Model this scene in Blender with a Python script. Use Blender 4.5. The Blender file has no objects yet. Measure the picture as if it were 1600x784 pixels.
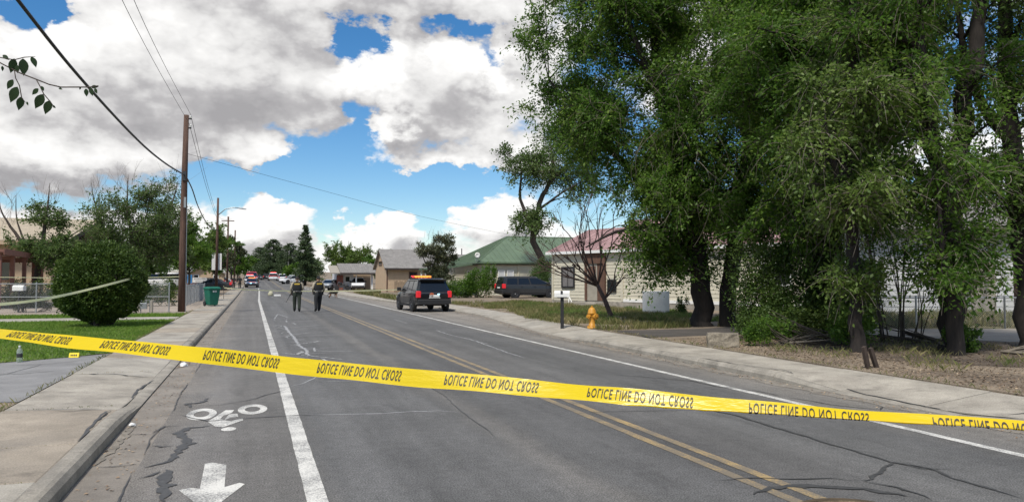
import bpy, bmesh, math, random
import numpy as np
from mathutils import Vector, Matrix

scene = bpy.context.scene
COL = scene.collection
R = math.radians

# ------------------------------------------------------------------ camera
# world: +Y runs down the road, +X to the right, the camera stands in the bike lane
cam_data = bpy.data.cameras.new('camera')
cam_data.sensor_width = 36.0
cam_data.lens = 26.0
cam_data.clip_start = 0.05
cam_data.clip_end = 5000.0
cam = bpy.data.objects.new('camera', cam_data)
COL.objects.link(cam)
cam.location = (0.0, 0.0, 1.68)
cam.rotation_euler = (R(90 + 2.18), 0.0, R(-19.31))
scene.camera = cam

# ------------------------------------------------------------------ light
SUN_EL, SUN_AZ = R(57), R(222)          # azimuth clockwise from +Y: behind the viewer, to the left
sun_data = bpy.data.lights.new('sun', 'SUN')
sun_data.energy = 3.4
sun_data.angle = R(7)
sun_data.color = (1.0, 0.955, 0.88)
sun = bpy.data.objects.new('sun', sun_data)
COL.objects.link(sun)
sdir = Vector((math.sin(SUN_AZ) * math.cos(SUN_EL), math.cos(SUN_AZ) * math.cos(SUN_EL), math.sin(SUN_EL)))
sun.rotation_euler = (-sdir).to_track_quat('-Z', 'Y').to_euler()
sun.location = sdir * 60

scene.view_settings.view_transform = 'Standard'
scene.view_settings.look = 'None'
scene.view_settings.gamma = 1.0
scene.view_settings.exposure = 0.40
scene.view_settings.use_curve_mapping = False

# ------------------------------------------------------------------ sky with broken cumulus
world = bpy.data.worlds.new('World')
scene.world = world
world.use_nodes = True
SKY_STRENGTH = 0.1
CLOUD_GAIN = 0.78          # radiance of the brightest cloud tops


def cloud_group():
    """direction -> cloud density; banks and gaps sit at fixed bearings (azimuth, elevation in degrees)"""
    g = bpy.data.node_groups.new('cloud_density', 'ShaderNodeTree')
    g.interface.new_socket('Dir', in_out='INPUT', socket_type='NodeSocketVector')
    g.interface.new_socket('Density', in_out='OUTPUT', socket_type='NodeSocketFloat')
    N, L = g.nodes, g.links
    gi = N.new('NodeGroupInput'); go = N.new('NodeGroupOutput')
    sep = N.new('ShaderNodeSeparateXYZ'); L.new(gi.outputs[0], sep.inputs[0])
    def m(op, a, b=None, c=None):
        n = N.new('ShaderNodeMath'); n.operation = op
        for i, v in enumerate((a, b, c)):
            if v is None: continue
            if isinstance(v, (int, float)): n.inputs[i].default_value = v
            else: L.new(v, n.inputs[i])
        return n.outputs[0]
    def nz(scale, det, rough, src):
        n = N.new('ShaderNodeTexNoise'); n.inputs['Scale'].default_value = scale
        n.inputs['Detail'].default_value = det; n.inputs['Roughness'].default_value = rough
        L.new(src, n.inputs['Vector']); return n
    azd = m('MULTIPLY', m('ARCTAN2', sep.outputs[0], sep.outputs[1]), 57.2958)
    eld = m('MULTIPLY', m('ARCSINE', sep.outputs[2]), 57.2958)
    stretch = N.new('ShaderNodeVectorMath'); stretch.operation = 'MULTIPLY'
    L.new(gi.outputs[0], stretch.inputs[0]); stretch.inputs[1].default_value = (1, 1, 1.6)
    S = stretch.outputs[0]
    warp = nz(16.0, 5.0, 0.6, S)
    wsep = N.new('ShaderNodeSeparateColor'); L.new(warp.outputs['Color'], wsep.inputs[0])
    px = m('ADD', azd, m('MULTIPLY_ADD', wsep.outputs[0], 9.0, -4.5))
    py = m('ADD', eld, m('MULTIPLY_ADD', wsep.outputs[1], 4.6, -2.3))
    p = N.new('ShaderNodeCombineXYZ'); L.new(px, p.inputs[0]); L.new(py, p.inputs[1])
    banks = [(-8.5, 14.0, 13.0, 4.6, 0.36), (9.5, 21.5, 14.0, 2.6, 0.30), (14.6, 13.9, 6.6, 3.2, 0.30), (-11.5, 8.2, 7.0, 1.3, 0.28),
             (1.5, 9.5, 3.2, 0.8, 0.34), (13.9, 8.9, 3.6, 0.5, 0.26), (9.1, 4.8, 3.2, 2.0, 0.36), (3.4, 5.6, 2.0, 0.8, 0.30),
             (18.2, 5.8, 3.0, 1.7, 0.34), (10.5, 1.4, 16.0, 1.2, 0.12), (-11.5, 3.0, 7.3, 1.5, 0.14), (-0.4, 4.0, 2.6, 1.4, 0.24),
             (7.7, 17.9, 1.3, 1.0, -0.40), (14.9, 18.8, 3.0, 0.6, -0.26), (17.5, 17.5, 1.0, 1.0, -0.25), (8.2, 12.4, 1.4, 1.7, -0.40), (4.0, 7.4, 7.0, 1.8, -0.46), (5.4, 10.6, 2.2, 1.0, -0.24),
             (13.9, 7.0, 9.0, 1.3, -0.40), (-14.2, 17.2, 1.3, 1.1, -0.45), (-11.0, 5.4, 6.0, 0.8, -0.20), (5.9, 6.8, 2.0, 1.6, -0.22), (13.7, 5.2, 1.2, 1.6, -0.28), (6.0, 4.0, 0.9, 1.2, -0.26)]
    acc = m('MULTIPLY_ADD', nz(6.5, 8.0, 0.54, S).outputs['Fac'], 0.85, 0.075)
    bl = nz(20.0, 3.0, 0.5, S)                     # billows: rounded lumps
    acc = m('MULTIPLY_ADD', m('ABSOLUTE', m('SUBTRACT', bl.outputs['Fac'], 0.5)), -0.34, m('ADD', acc, 0.030))
    for (a, e, ra, re, w) in banks:
        s = N.new('ShaderNodeVectorMath'); s.operation = 'SUBTRACT'
        L.new(p.outputs[0], s.inputs[0]); s.inputs[1].default_value = (a, e, 0)
        d = N.new('ShaderNodeVectorMath'); d.operation = 'DIVIDE'
        L.new(s.outputs[0], d.inputs[0]); d.inputs[1].default_value = (ra * 1.2, re * 1.2, 1)
        ln = N.new('ShaderNodeVectorMath'); ln.operation = 'DOT_PRODUCT'
        L.new(d.outputs[0], ln.inputs[0]); L.new(d.outputs[0], ln.inputs[1])
        ex = m('POWER', 2.71828, m('MULTIPLY', ln.outputs['Value'], -1.0))
        acc = m('MULTIPLY_ADD', ex, w, acc)
    L.new(acc, go.inputs[0])
    return g


def build_world():
    nt = world.node_tree
    nt.nodes.clear()
    N, L = nt.nodes, nt.links
    out = N.new('ShaderNodeOutputWorld'); bg = N.new('ShaderNodeBackground')
    bg.inputs['Strength'].default_value = SKY_STRENGTH
    sky = N.new('ShaderNodeTexSky'); sky.sky_type = 'NISHITA'; sky.sun_disc = False
    sky.sun_elevation = SUN_EL; sky.sun_rotation = SUN_AZ
    sky.altitude = 1600; sky.air_density = 1.2; sky.dust_density = 0.2; sky.ozone_density = 3.0
    tc = N.new('ShaderNodeTexCoord')
    grp = cloud_group()
    def dens(zoff):
        gn = N.new('ShaderNodeGroup'); gn.node_tree = grp
        if zoff:
            a = N.new('ShaderNodeVectorMath'); a.operation = 'ADD'; a.inputs[1].default_value = zoff
            L.new(tc.outputs['Generated'], a.inputs[0])
            nn = N.new('ShaderNodeVectorMath'); nn.operation = 'NORMALIZE'; L.new(a.outputs[0], nn.inputs[0])
            L.new(nn.outputs[0], gn.inputs[0])
        else:
            L.new(tc.outputs['Generated'], gn.inputs[0])
        return gn.outputs[0]
    def mr(v, a, b, c=0.0, d=1.0, t='SMOOTHSTEP'):
        n = N.new('ShaderNodeMapRange'); n.interpolation_type = t
        L.new(v, n.inputs[0])
        for i, q in enumerate((a, b, c, d)): n.inputs[i + 1].default_value = q
        return n.outputs[0]
    def m(op, a, b):
        n = N.new('ShaderNodeMath'); n.operation = op
        for i, v in enumerate((a, b)):
            if isinstance(v, (int, float)): n.inputs[i].default_value = v
            else: L.new(v, n.inputs[i])
        return n.outputs[0]
    d0 = dens(None); d1 = dens((-0.016, -0.012, 0.030))
    alpha = mr(d0, 0.465, 0.60)
    diff = m('SUBTRACT', d0, d1)
    lit = mr(diff, -0.24, 0.17, t='LINEAR')
    thick = mr(d0, 0.60, 1.0)
    sz = N.new('ShaderNodeSeparateXYZ'); L.new(tc.outputs['Generated'], sz.inputs[0])
    under = mr(sz.outputs[2], 0.06, 0.20, 0.10, 0.36)        # high up we look at the shaded bases, low down at lit flanks
    lit = m('SUBTRACT', lit, m('MULTIPLY', thick, under))
    lit = m('ADD', lit, m('MULTIPLY', mr(d0, 0.47, 0.64, 1.0, 0.0), 0.22))
    cr = N.new('ShaderNodeValToRGB'); L.new(lit, cr.inputs[0])
    e = cr.color_ramp.elements
    e[0].position = 0.0; e[0].color = (0.39, 0.382, 0.394, 1)
    e[1].position = 0.78; e[1].color = (1.0, 0.99, 0.975, 1)
    q = e.new(0.26); q.color = (0.51, 0.50, 0.508, 1)
    q = e.new(0.48); q.color = (0.77, 0.762, 0.755, 1)
    cl = N.new('ShaderNodeVectorMath'); cl.operation = 'SCALE'; L.new(cr.outputs[0], cl.inputs[0]); cl.inputs['Scale'].default_value = CLOUD_GAIN / SKY_STRENGTH
    hs = N.new('ShaderNodeHueSaturation'); hs.inputs['Saturation'].default_value = 1.32; hs.inputs['Value'].default_value = 0.95
    L.new(sky.outputs[0], hs.inputs['Color'])
    mix = N.new('ShaderNodeMix'); mix.data_type = 'RGBA'
    L.new(alpha, mix.inputs[0]); L.new(hs.outputs[0], mix.inputs[6]); L.new(cl.outputs[0], mix.inputs[7])
    L.new(mix.outputs[2], bg.inputs['Color']); L.new(bg.outputs[0], out.inputs[0])


build_world()

# ------------------------------------------------------------------ helpers
rng = np.random.default_rng(11)
rnd = random.Random(5)


def lk(o, parent=None):
    COL.objects.link(o)
    if parent is not None: o.parent = parent
    return o


def tag(o, label=None, cat=None, group=None, kind=None):
    if label: o['label'] = label
    if cat: o['category'] = cat
    if group: o['group'] = group
    if kind: o['kind'] = kind
    return o


def empty(name, loc=(0, 0, 0), rz=0.0, label=None, cat=None, group=None):
    o = bpy.data.objects.new(name, None)
    o.empty_display_size = 0.2
    o.location = loc; o.rotation_euler = (0, 0, rz)
    lk(o); tag(o, label, cat, group)
    return o


def dup(o, parent=None):
    c = o.copy(); lk(c, parent)
    for ch in list(o.children): dup(ch, c)
    return c


class MB:
    def __init__(s): s.v = []; s.f = []; s.mi = []; s.m = 0
    def add(s, vs, fs):
        b = len(s.v); s.v.extend(vs)
        for f in fs: s.f.append(tuple(b + i for i in f)); s.mi.append(s.m)
    def box(s, x0, x1, y0, y1, z0, z1):
        s.add([(x0, y0, z0), (x1, y0, z0), (x1, y1, z0), (x0, y1, z0), (x0, y0, z1), (x1, y0, z1), (x1, y1, z1), (x0, y1, z1)],
              [(0, 3, 2, 1), (4, 5, 6, 7), (0, 1, 5, 4), (1, 2, 6, 5), (2, 3, 7, 6), (3, 0, 4, 7)])
        return s
    def bbox(s, x0, x1, y0, y1, z0, z1, b=0.01):
        """box with chamfered vertical and top edges"""
        rings = []
        for z, i in ((z0, 0), (z1 - b, 0), (z1, b)):
            rings.append([(x0 + i + b, y0 + i, z), (x1 - i - b, y0 + i, z), (x1 - i, y0 + i + b, z), (x1 - i, y1 - i - b, z),
                          (x1 - i - b, y1 - i, z), (x0 + i + b, y1 - i, z), (x0 + i, y1 - i - b, z), (x0 + i, y0 + i + b, z)])
        return s.loft(rings)
    def loft(s, rings, cap=True, closed=True):
        n = len(rings[0]); vs = [p for r in rings for p in r]; fs = []
        for i in range(len(rings) - 1):
            for j in range(n if closed else n - 1):
                k = (j + 1) % n
                fs.append((i * n + j, i * n + k, (i + 1) * n + k, (i + 1) * n + j))
        if cap:
            fs.append(tuple(range(n - 1, -1, -1))); fs.append(tuple((len(rings) - 1) * n + i for i in range(n)))
        s.add(vs, fs); return s
    def tube(s, pts, rad, k=6, cap=True):
        pts = [Vector(p) for p in pts]
        if isinstance(rad, (int, float)): rad = [rad] * len(pts)
        rings = []; up = Vector((0.123, 0.456, 0.88)).normalized()
        prev = None
        for i, p in enumerate(pts):
            a = pts[min(i + 1, len(pts) - 1)] - pts[max(i - 1, 0)]
            if a.length < 1e-9: a = Vector((0, 0, 1))
            a.normalize()
            if prev is None:
                u = a.cross(up)
                if u.length < 1e-3: u = a.cross(Vector((1, 0, 0)))
            else:
                u = prev - a * prev.dot(a)
            u.normalize(); w = a.cross(u); prev = u
            rings.append([tuple(p + (u * math.cos(t) + w * math.sin(t)) * rad[i]) for t in [2 * math.pi * q / k for q in range(k)]])
        return s.loft(rings, cap)
    def lathe(s, prof, k=16, c=(0, 0, 0), axis='z'):
        rings = []
        for r, z in prof:
            ring = []
            for q in range(k):
                t = 2 * math.pi * q / k; a, b = r * math.cos(t), r * math.sin(t)
                if axis == 'z': ring.append((c[0] + a, c[1] + b, c[2] + z))
                elif axis == 'x': ring.append((c[0] + z, c[1] + a, c[2] + b))
                else: ring.append((c[0] + b, c[1] + z, c[2] + a))
            rings.append(ring)
        return s.loft(rings)
    def prism(s, poly, z0, z1):
        return s.loft([[(x, y, z0) for x, y in poly], [(x, y, z1) for x, y in poly]])
    def sheet(s, poly, z):
        s.add([(x, y, z) for x, y in poly], [tuple(range(len(poly)))]); return s
    def quad(s, a, b, c, d): s.add([a, b, c, d], [(0, 1, 2, 3)]); return s
    def mesh(s, name, mats):
        me = bpy.data.meshes.new(name)
        me.from_pydata([tuple(v) for v in s.v], [], s.f)
        for m in (mats if isinstance(mats, (list, tuple)) else [mats]): me.materials.append(m)
        if any(s.mi): me.polygons.foreach_set('material_index', s.mi)
        return me
    def build(s, name, mats, parent=None, loc=None, smooth=False, kind=None, rz=0):
        me = s.mesh(name, mats)
        if smooth: me.polygons.foreach_set('use_smooth', [True] * len(me.polygons))
        o = bpy.data.objects.new(name, me); lk(o, parent)
        if loc: o.location = loc
        if rz: o.rotation_euler = (0, 0, rz)
        if kind: o['kind'] = kind
        return o


def np_mesh(name, verts, faces, mats, parent=None, attr=None, kind=None, mi=None):
    """verts (N,3), faces (M,k) arrays -> one mesh object"""
    me = bpy.data.meshes.new(name)
    nv, nf, k = len(verts), len(faces), faces.shape[1]
    me.vertices.add(nv); me.vertices.foreach_set('co', verts.astype(np.float32).ravel())
    me.loops.add(nf * k); me.loops.foreach_set('vertex_index', faces.astype(np.int32).ravel())
    me.polygons.add(nf); me.polygons.foreach_set('loop_start', np.arange(0, nf * k, k, dtype=np.int32))
    try: me.polygons.foreach_set('loop_total', np.full(nf, k, dtype=np.int32))
    except Exception: pass
    for m in (mats if isinstance(mats, (list, tuple)) else [mats]): me.materials.append(m)
    if mi is not None: me.polygons.foreach_set('material_index', mi.astype(np.int32))
    if attr is not None:
        a = me.attributes.new('rnd', 'FLOAT', 'POINT'); a.data.foreach_set('value', attr.astype(np.float32))
    me.update(calc_edges=True); me.validate()
    o = bpy.data.objects.new(name, me); lk(o, parent)
    if kind: o['kind'] = kind
    return o


def unit(a):
    return a / np.maximum(np.linalg.norm(a, axis=-1, keepdims=True), 1e-9)


def leaf_arrays(c, ax, nr, ln, wd):
    """diamond leaves with a fold; returns verts, faces"""
    n = len(c); ax = unit(ax); side = unit(np.cross(ax, nr)); nr = unit(np.cross(side, ax))
    ln = np.broadcast_to(ln, (n,))[:, None]; wd = np.broadcast_to(wd, (n,))[:, None]
    v = np.empty((n, 4, 3))
    v[:, 0] = c - ax * ln * 0.5
    v[:, 1] = c + side * wd * 0.5 - ax * ln * 0.08 + nr * wd * 0.12
    v[:, 2] = c + ax * ln * 0.5
    v[:, 3] = c - side * wd * 0.5 - ax * ln * 0.08 + nr * wd * 0.12
    f = np.arange(n * 4).reshape(n, 4)
    return v.reshape(-1, 3), f


def blades(name, pos, h, w, mat, parent=None, kind=None, lean=0.5):
    """grass blades: one bent triangle pair each"""
    n = len(pos); a = rng.uniform(0, 2 * np.pi, n); b = rng.uniform(0, 2 * np.pi, n)
    s = np.stack([np.cos(a), np.sin(a), np.zeros(n)], 1)
    l = np.stack([np.cos(b), np.sin(b), np.zeros(n)], 1) * (h * rng.uniform(0, lean, n))[:, None]
    v = np.empty((n, 4, 3)); hw = np.broadcast_to(w, (n,))[:, None] * 0.5
    v[:, 0] = pos - s * hw; v[:, 1] = pos + s * hw
    up = np.zeros((n, 3)); up[:, 2] = h
    v[:, 2] = pos + up + l; v[:, 3] = pos + up * 0.55 + l * 0.3 - s * hw * 0.8
    f = np.arange(n * 4).reshape(n, 4)
    return np_mesh(name, v.reshape(-1, 3), f, mat, parent, np.repeat(rng.uniform(0, 1, n), 4), kind)


# ------------------------------------------------------------------ materials
def nodes_mat(name):
    m = bpy.data.materials.new(name); m.use_nodes = True
    nt = m.node_tree; b = nt.nodes['Principled BSDF']
    return m, nt.nodes, nt.links, b


def mat(name, col, rough=0.8, var=0.18, scale=6.0, bump=0.0, bscale=60.0, metal=0.0, spec=0.4, second=None, fine=0.0, stretch=None, coat=0.0, stain=0.0):
    m, N, L, b = nodes_mat(name)
    b.inputs['Roughness'].default_value = rough; b.inputs['Metallic'].default_value = metal
    b.inputs['Specular IOR Level'].default_value = spec
    if coat: b.inputs['Coat Weight'].default_value = coat; b.inputs['Coat Roughness'].default_value = 0.06
    tc = N.new('ShaderNodeTexCoord'); src = tc.outputs['Object']
    if stretch:
        mp = N.new('ShaderNodeMapping'); mp.inputs['Scale'].default_value = stretch
        L.new(src, mp.inputs[0]); src = mp.outputs[0]
    nz = N.new('ShaderNodeTexNoise'); nz.inputs['Scale'].default_value = scale; nz.inputs['Detail'].default_value = 5.0
    nz.inputs['Roughness'].default_value = 0.62; L.new(src, nz.inputs['Vector'])
    mr = N.new('ShaderNodeMapRange'); L.new(nz.outputs['Fac'], mr.inputs[0])
    mr.inputs[1].default_value = 0.3; mr.inputs[2].default_value = 0.7
    mx = N.new('ShaderNodeMix'); mx.data_type = 'RGBA'; L.new(mr.outputs[0], mx.inputs[0])
    lo = [c * (1 - var) for c in col]; hi = [min(1, c * (1 + var)) for c in (second or col)]
    mx.inputs[6].default_value = (*lo, 1); mx.inputs[7].default_value = (*hi, 1)
    colr = mx.outputs[2]
    if fine:
        n2 = N.new('ShaderNodeTexNoise'); n2.inputs['Scale'].default_value = bscale; n2.inputs['Detail'].default_value = 3.0
        L.new(src, n2.inputs['Vector'])
        r2 = N.new('ShaderNodeMapRange'); L.new(n2.outputs['Fac'], r2.inputs[0])
        r2.inputs[1].default_value = 0.3; r2.inputs[2].default_value = 0.7; r2.inputs[3].default_value = 1 - fine; r2.inputs[4].default_value = 1 + fine
        vm = N.new('ShaderNodeVectorMath'); vm.operation = 'SCALE'; L.new(colr, vm.inputs[0]); L.new(r2.outputs[0], vm.inputs['Scale'])
        colr = vm.outputs[0]
    if stain:                                   # irregular old spills and damp marks
        n4 = N.new('ShaderNodeTexNoise'); n4.inputs['Scale'].default_value = 1.9; n4.inputs['Detail'].default_value = 7.0; n4.inputs['Roughness'].default_value = 0.7
        L.new(src, n4.inputs['Vector'])
        r4 = N.new('ShaderNodeMapRange'); L.new(n4.outputs['Fac'], r4.inputs[0]); r4.inputs[1].default_value = 0.53; r4.inputs[2].default_value = 0.66; r4.inputs[3].default_value = 1.0; r4.inputs[4].default_value = 1 - stain
        v4 = N.new('ShaderNodeVectorMath'); v4.operation = 'SCALE'; L.new(colr, v4.inputs[0]); L.new(r4.outputs[0], v4.inputs['Scale'])
        colr = v4.outputs[0]
    L.new(colr, b.inputs['Base Color'])
    if bump:
        n3 = N.new('ShaderNodeTexNoise'); n3.inputs['Scale'].default_value = bscale; n3.inputs['Detail'].default_value = 4.0
        L.new(src, n3.inputs['Vector'])
        bp = N.new('ShaderNodeBump'); bp.inputs['Strength'].default_value = bump; bp.inputs['Distance'].default_value = 0.01
        L.new(n3.outputs['Fac'], bp.inputs['Height']); L.new(bp.outputs[0], b.inputs['Normal'])
    return m


def leaf_mat(name, c0, c1, c2=None, trans=0.35, rough=0.5):
    """colour differs leaf by leaf (attribute rnd) and clump by clump"""
    m, N, L, b = nodes_mat(name)
    at = N.new('ShaderNodeAttribute'); at.attribute_name = 'rnd'
    tc = N.new('ShaderNodeTexCoord'); nz = N.new('ShaderNodeTexNoise'); nz.inputs['Scale'].default_value = 0.7; nz.inputs['Detail'].default_value = 2
    L.new(tc.outputs['Object'], nz.inputs['Vector'])
    ad = N.new('ShaderNodeMath'); ad.operation = 'MULTIPLY_ADD'; ad.inputs[1].default_value = 1.1; L.new(nz.outputs['Fac'], ad.inputs[0])
    sc = N.new('ShaderNodeMath'); sc.operation = 'MULTIPLY_ADD'; sc.inputs[1].default_value = 0.6; sc.inputs[2].default_value = -0.33
    L.new(at.outputs['Fac'], sc.inputs[0]); L.new(sc.outputs[0], ad.inputs[2])
    cr = N.new('ShaderNodeValToRGB'); L.new(ad.outputs[0], cr.inputs[0])
    e = cr.color_ramp.elements; e[0].position = 0.2; e[0].color = (*c0, 1); e[1].position = 0.75; e[1].color = (*c1, 1)
    if c2:
        q = e.new(0.98); q.color = (*c2, 1)
    L.new(cr.outputs[0], b.inputs['Base Color']); b.inputs['Roughness'].default_value = rough; b.inputs['Specular IOR Level'].default_value = 0.3
    tr = N.new('ShaderNodeBsdfTranslucent'); hs = N.new('ShaderNodeHueSaturation'); hs.inputs['Value'].default_value = 1.3
    L.new(cr.outputs[0], hs.inputs['Color']); L.new(hs.outputs[0], tr.inputs['Color'])
    mx = N.new('ShaderNodeMixShader'); mx.inputs[0].default_value = trans
    L.new(b.outputs[0], mx.inputs[1]); L.new(tr.outputs[0], mx.inputs[2])
    L.new(mx.outputs[0], N['Material Output'].inputs[0])
    return m


def emit_mat(name, col, s, base=None):
    m, N, L, b = nodes_mat(name)
    b.inputs['Base Color'].default_value = (*(base or col), 1)
    b.inputs['Emission Color'].default_value = (*col, 1); b.inputs['Emission Strength'].default_value = s
    return m


def glass_mat(name, col=(0.015, 0.018, 0.02), rough=0.06):
    m, N, L, b = nodes_mat(name)
    b.inputs['Base Color'].default_value = (*col, 1); b.inputs['Roughness'].default_value = rough; b.inputs['Specular IOR Level'].default_value = 0.6
    return m


def asphalt_mat():
    m, N, L, b = nodes_mat('asphalt')
    tc = N.new('ShaderNodeTexCoord'); P = tc.outputs['Object']
    def nz(scale, det, rough=0.6, st=None):
        n = N.new('ShaderNodeTexNoise'); n.inputs['Scale'].default_value = scale; n.inputs['Detail'].default_value = det; n.inputs['Roughness'].default_value = rough
        if st:
            mp = N.new('ShaderNodeMapping'); mp.inputs['Scale'].default_value = st; L.new(P, mp.inputs[0]); L.new(mp.outputs[0], n.inputs['Vector'])
        else: L.new(P, n.inputs['Vector'])
        return n.outputs['Fac']
    def mr(v, a, b_, c, d):
        n = N.new('ShaderNodeMapRange'); L.new(v, n.inputs[0])
        for i, q in enumerate((a, b_, c, d)): n.inputs[i + 1].default_value = q
        return n.outputs[0]
    def mul(a, b_):
        n = N.new('ShaderNodeMath'); n.operation = 'MULTIPLY'; L.new(a, n.inputs[0]); L.new(b_, n.inputs[1]); return n.outputs[0]
    agg = mr(nz(75, 2), 0.36, 0.64, 0.5, 1.5)
    med = mr(nz(9, 6, 0.8), 0.36, 0.64, 0.84, 1.16)
    big = mr(nz(0.55, 4), 0.3, 0.7, 0.86, 1.16)
    lng = mr(nz(1.0, 3, 0.6, (1.6, 0.035, 1)), 0.35, 0.65, 0.82, 1.16)
    # older, browner pavement in the bike lane and along the right kerb; darker overlay in the through lanes
    sx = N.new('ShaderNodeSeparateXYZ'); L.new(P, sx.inputs[0])
    cr = N.new('ShaderNodeValToRGB'); nx = mr(sx.outputs[0], -2.0, 11.0, 0.0, 1.0)
    wob = N.new('ShaderNodeMath'); wob.operation = 'MULTIPLY_ADD'; wob.inputs[1].default_value = 0.06; wob.inputs[2].default_value = -0.03
    L.new(nz(0.8, 3), wob.inputs[0])
    ax = N.new('ShaderNodeMath'); ax.operation = 'ADD'; L.new(nx, ax.inputs[0]); L.new(wob.outputs[0], ax.inputs[1]); L.new(ax.outputs[0], cr.inputs[0])
    el = cr.color_ramp.elements
    stops = [(0.08, (0.165, 0.150, 0.132)), (0.12, (0.135, 0.128, 0.120)), (0.19, (0.124, 0.118, 0.110)), (0.21, (0.112, 0.110, 0.107)), (0.33, (0.099, 0.097, 0.094)),
             (0.36, (0.128, 0.121, 0.112)), (0.38, (0.093, 0.091, 0.088)), (0.45, (0.089, 0.087, 0.085)), (0.50, (0.106, 0.102, 0.097)),
             (0.58, (0.096, 0.094, 0.090)), (0.66, (0.100, 0.098, 0.095)), (0.71, (0.125, 0.118, 0.108)), (0.77, (0.17, 0.155, 0.135)), (0.90, (0.21, 0.185, 0.155))]
    el[0].position, el[0].color = stops[0][0], (*stops[0][1], 1)
    el[1].position, el[1].color = stops[-1][0], (*stops[-1][1], 1)
    for p, c in stops[1:-1]:
        q = el.new(p); q.color = (*c, 1)
    oil = mr(nz(2.6, 6, 0.7, (1, .22, 1)), 0.55, 0.70, 1.08, 0.84)
    f = mul(mul(mul(agg, med), mul(big, lng)), oil)
    vm = N.new('ShaderNodeVectorMath'); vm.operation = 'SCALE'; L.new(cr.outputs[0], vm.inputs[0]); L.new(f, vm.inputs['Scale'])
    L.new(vm.outputs[0], b.inputs['Base Color']); b.inputs['Roughness'].default_value = 0.85; b.inputs['Specular IOR Level'].default_value = 0.3
    bp = N.new('ShaderNodeBump'); bp.inputs['Strength'].default_value = 0.5; bp.inputs['Distance'].default_value = 0.006
    L.new(nz(150, 3), bp.inputs['Height']); L.new(bp.outputs[0], b.inputs['Normal'])
    return m


def worn_paint(name, col, wear=0.35, under=(0.1, 0.1, 0.1)):
    m, N, L, b = nodes_mat(name)
    tc = N.new('ShaderNodeTexCoord')
    n = N.new('ShaderNodeTexNoise'); n.inputs['Scale'].default_value = 60; n.inputs['Detail'].default_value = 5; n.inputs['Roughness'].default_value = 0.75
    n2 = N.new('ShaderNodeTexNoise'); n2.inputs['Scale'].default_value = 3; n2.inputs['Detail'].default_value = 3
    L.new(tc.outputs['Object'], n.inputs['Vector']); L.new(tc.outputs['Object'], n2.inputs['Vector'])
    a = N.new('ShaderNodeMath'); a.operation = 'MULTIPLY_ADD'; a.inputs[1].default_value = 0.5; L.new(n2.outputs['Fac'], a.inputs[0]); L.new(n.outputs['Fac'], a.inputs[2])
    r = N.new('ShaderNodeMapRange'); L.new(a.outputs[0], r.inputs[0]); r.inputs[1].default_value = 0.86 - wear * 0.35; r.inputs[2].default_value = 1.0 - wear * 0.3
    r.inputs[3].default_value = 0.0; r.inputs[4].default_value = 0.8
    mx = N.new('ShaderNodeMix'); mx.data_type = 'RGBA'; L.new(r.outputs[0], mx.inputs[0])
    mx.inputs[6].default_value = (*col, 1); mx.inputs[7].default_value = (*under, 1)
    L.new(mx.outputs[2], b.inputs['Base Color']); b.inputs['Roughness'].default_value = 0.7
    return m


M = {}
M['asphalt'] = asphalt_mat()
M['concrete'] = mat('concrete', (0.285, 0.255, 0.212), 0.9, 0.24, 1.6, 0.3, 70, fine=0.24, second=(0.325, 0.295, 0.245), stain=.28)
M['concrete2'] = mat('concrete_pale', (0.325, 0.298, 0.252), 0.9, 0.24, 1.2, 0.3, 70, fine=0.22, stain=.25)
M['concrete3'] = mat('concrete_warm', (0.29, 0.248, 0.195), 0.9, 0.24, 1.4, 0.3, 70, fine=0.24, stain=.28)
M['kerb'] = mat('kerb_concrete', (0.27, 0.245, 0.205), 0.9, 0.3, 2.2, 0.3, 70, fine=0.22, stain=.3)
M['gutter'] = mat('gutter_concrete', (0.215, 0.19, 0.16), 0.92, 0.24, 2.0, 0.35, 110, fine=0.2)
M['tar'] = mat('crack_sealant', (0.058, 0.057, 0.056), 0.55, 0.3, 20, 0.1, 80)
M['palecrack'] = mat('pale_crack_fill', (0.30, 0.30, 0.30), 0.9, 0.35, 10, fine=0.3)
M['dust'] = mat('kerbside_dust', (0.20, 0.178, 0.148), 0.95, 0.3, 5, 0.3, 90, fine=0.25)
M['white_paint'] = worn_paint('white_road_paint', (0.62, 0.60, 0.55), 0.5)
M['yellow_paint'] = worn_paint('yellow_road_paint', (0.43, 0.295, 0.115), 0.8)
M['drive'] = mat('driveway_asphalt', (0.21, 0.205, 0.20), 0.9, 0.2, 1.5, 0.4, 120, fine=0.22)
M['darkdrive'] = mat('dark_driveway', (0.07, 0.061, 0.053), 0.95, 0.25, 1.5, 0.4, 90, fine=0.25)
M['soil'] = mat('soil', (0.16, 0.122, 0.088), 0.97, 0.3, 0.8, 0.6, 45, fine=0.35, second=(0.215, 0.17, 0.12))
M['gravel'] = mat('yard_gravel', (0.30, 0.25, 0.20), 0.95, 0.2, 1.2, 0.5, 60, fine=0.3)
M['lawn_soil'] = mat('lawn_soil', (0.09, 0.12, 0.032), 0.95, 0.3, 2.5, 0.4, 80, fine=0.3)
M['grass'] = leaf_mat('lawn_grass', (0.10, 0.19, 0.024), (0.185, 0.29, 0.042), (0.31, 0.32, 0.10), 0.4, 0.6)
M['weeds'] = leaf_mat('weedy_grass', (0.10, 0.125, 0.035), (0.23, 0.205, 0.085), (0.40, 0.33, 0.19), 0.3, 0.7)
M['weedgreen'] = leaf_mat('green_weed_grass', (0.07, 0.13, 0.025), (0.14, 0.20, 0.045), (0.26, 0.26, 0.11), 0.35, 0.7)
M['chips'] = leaf_mat('wood_chips', (0.16, 0.105, 0.07), (0.34, 0.25, 0.165), (0.50, 0.40, 0.27), 0.0, 0.9)
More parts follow.
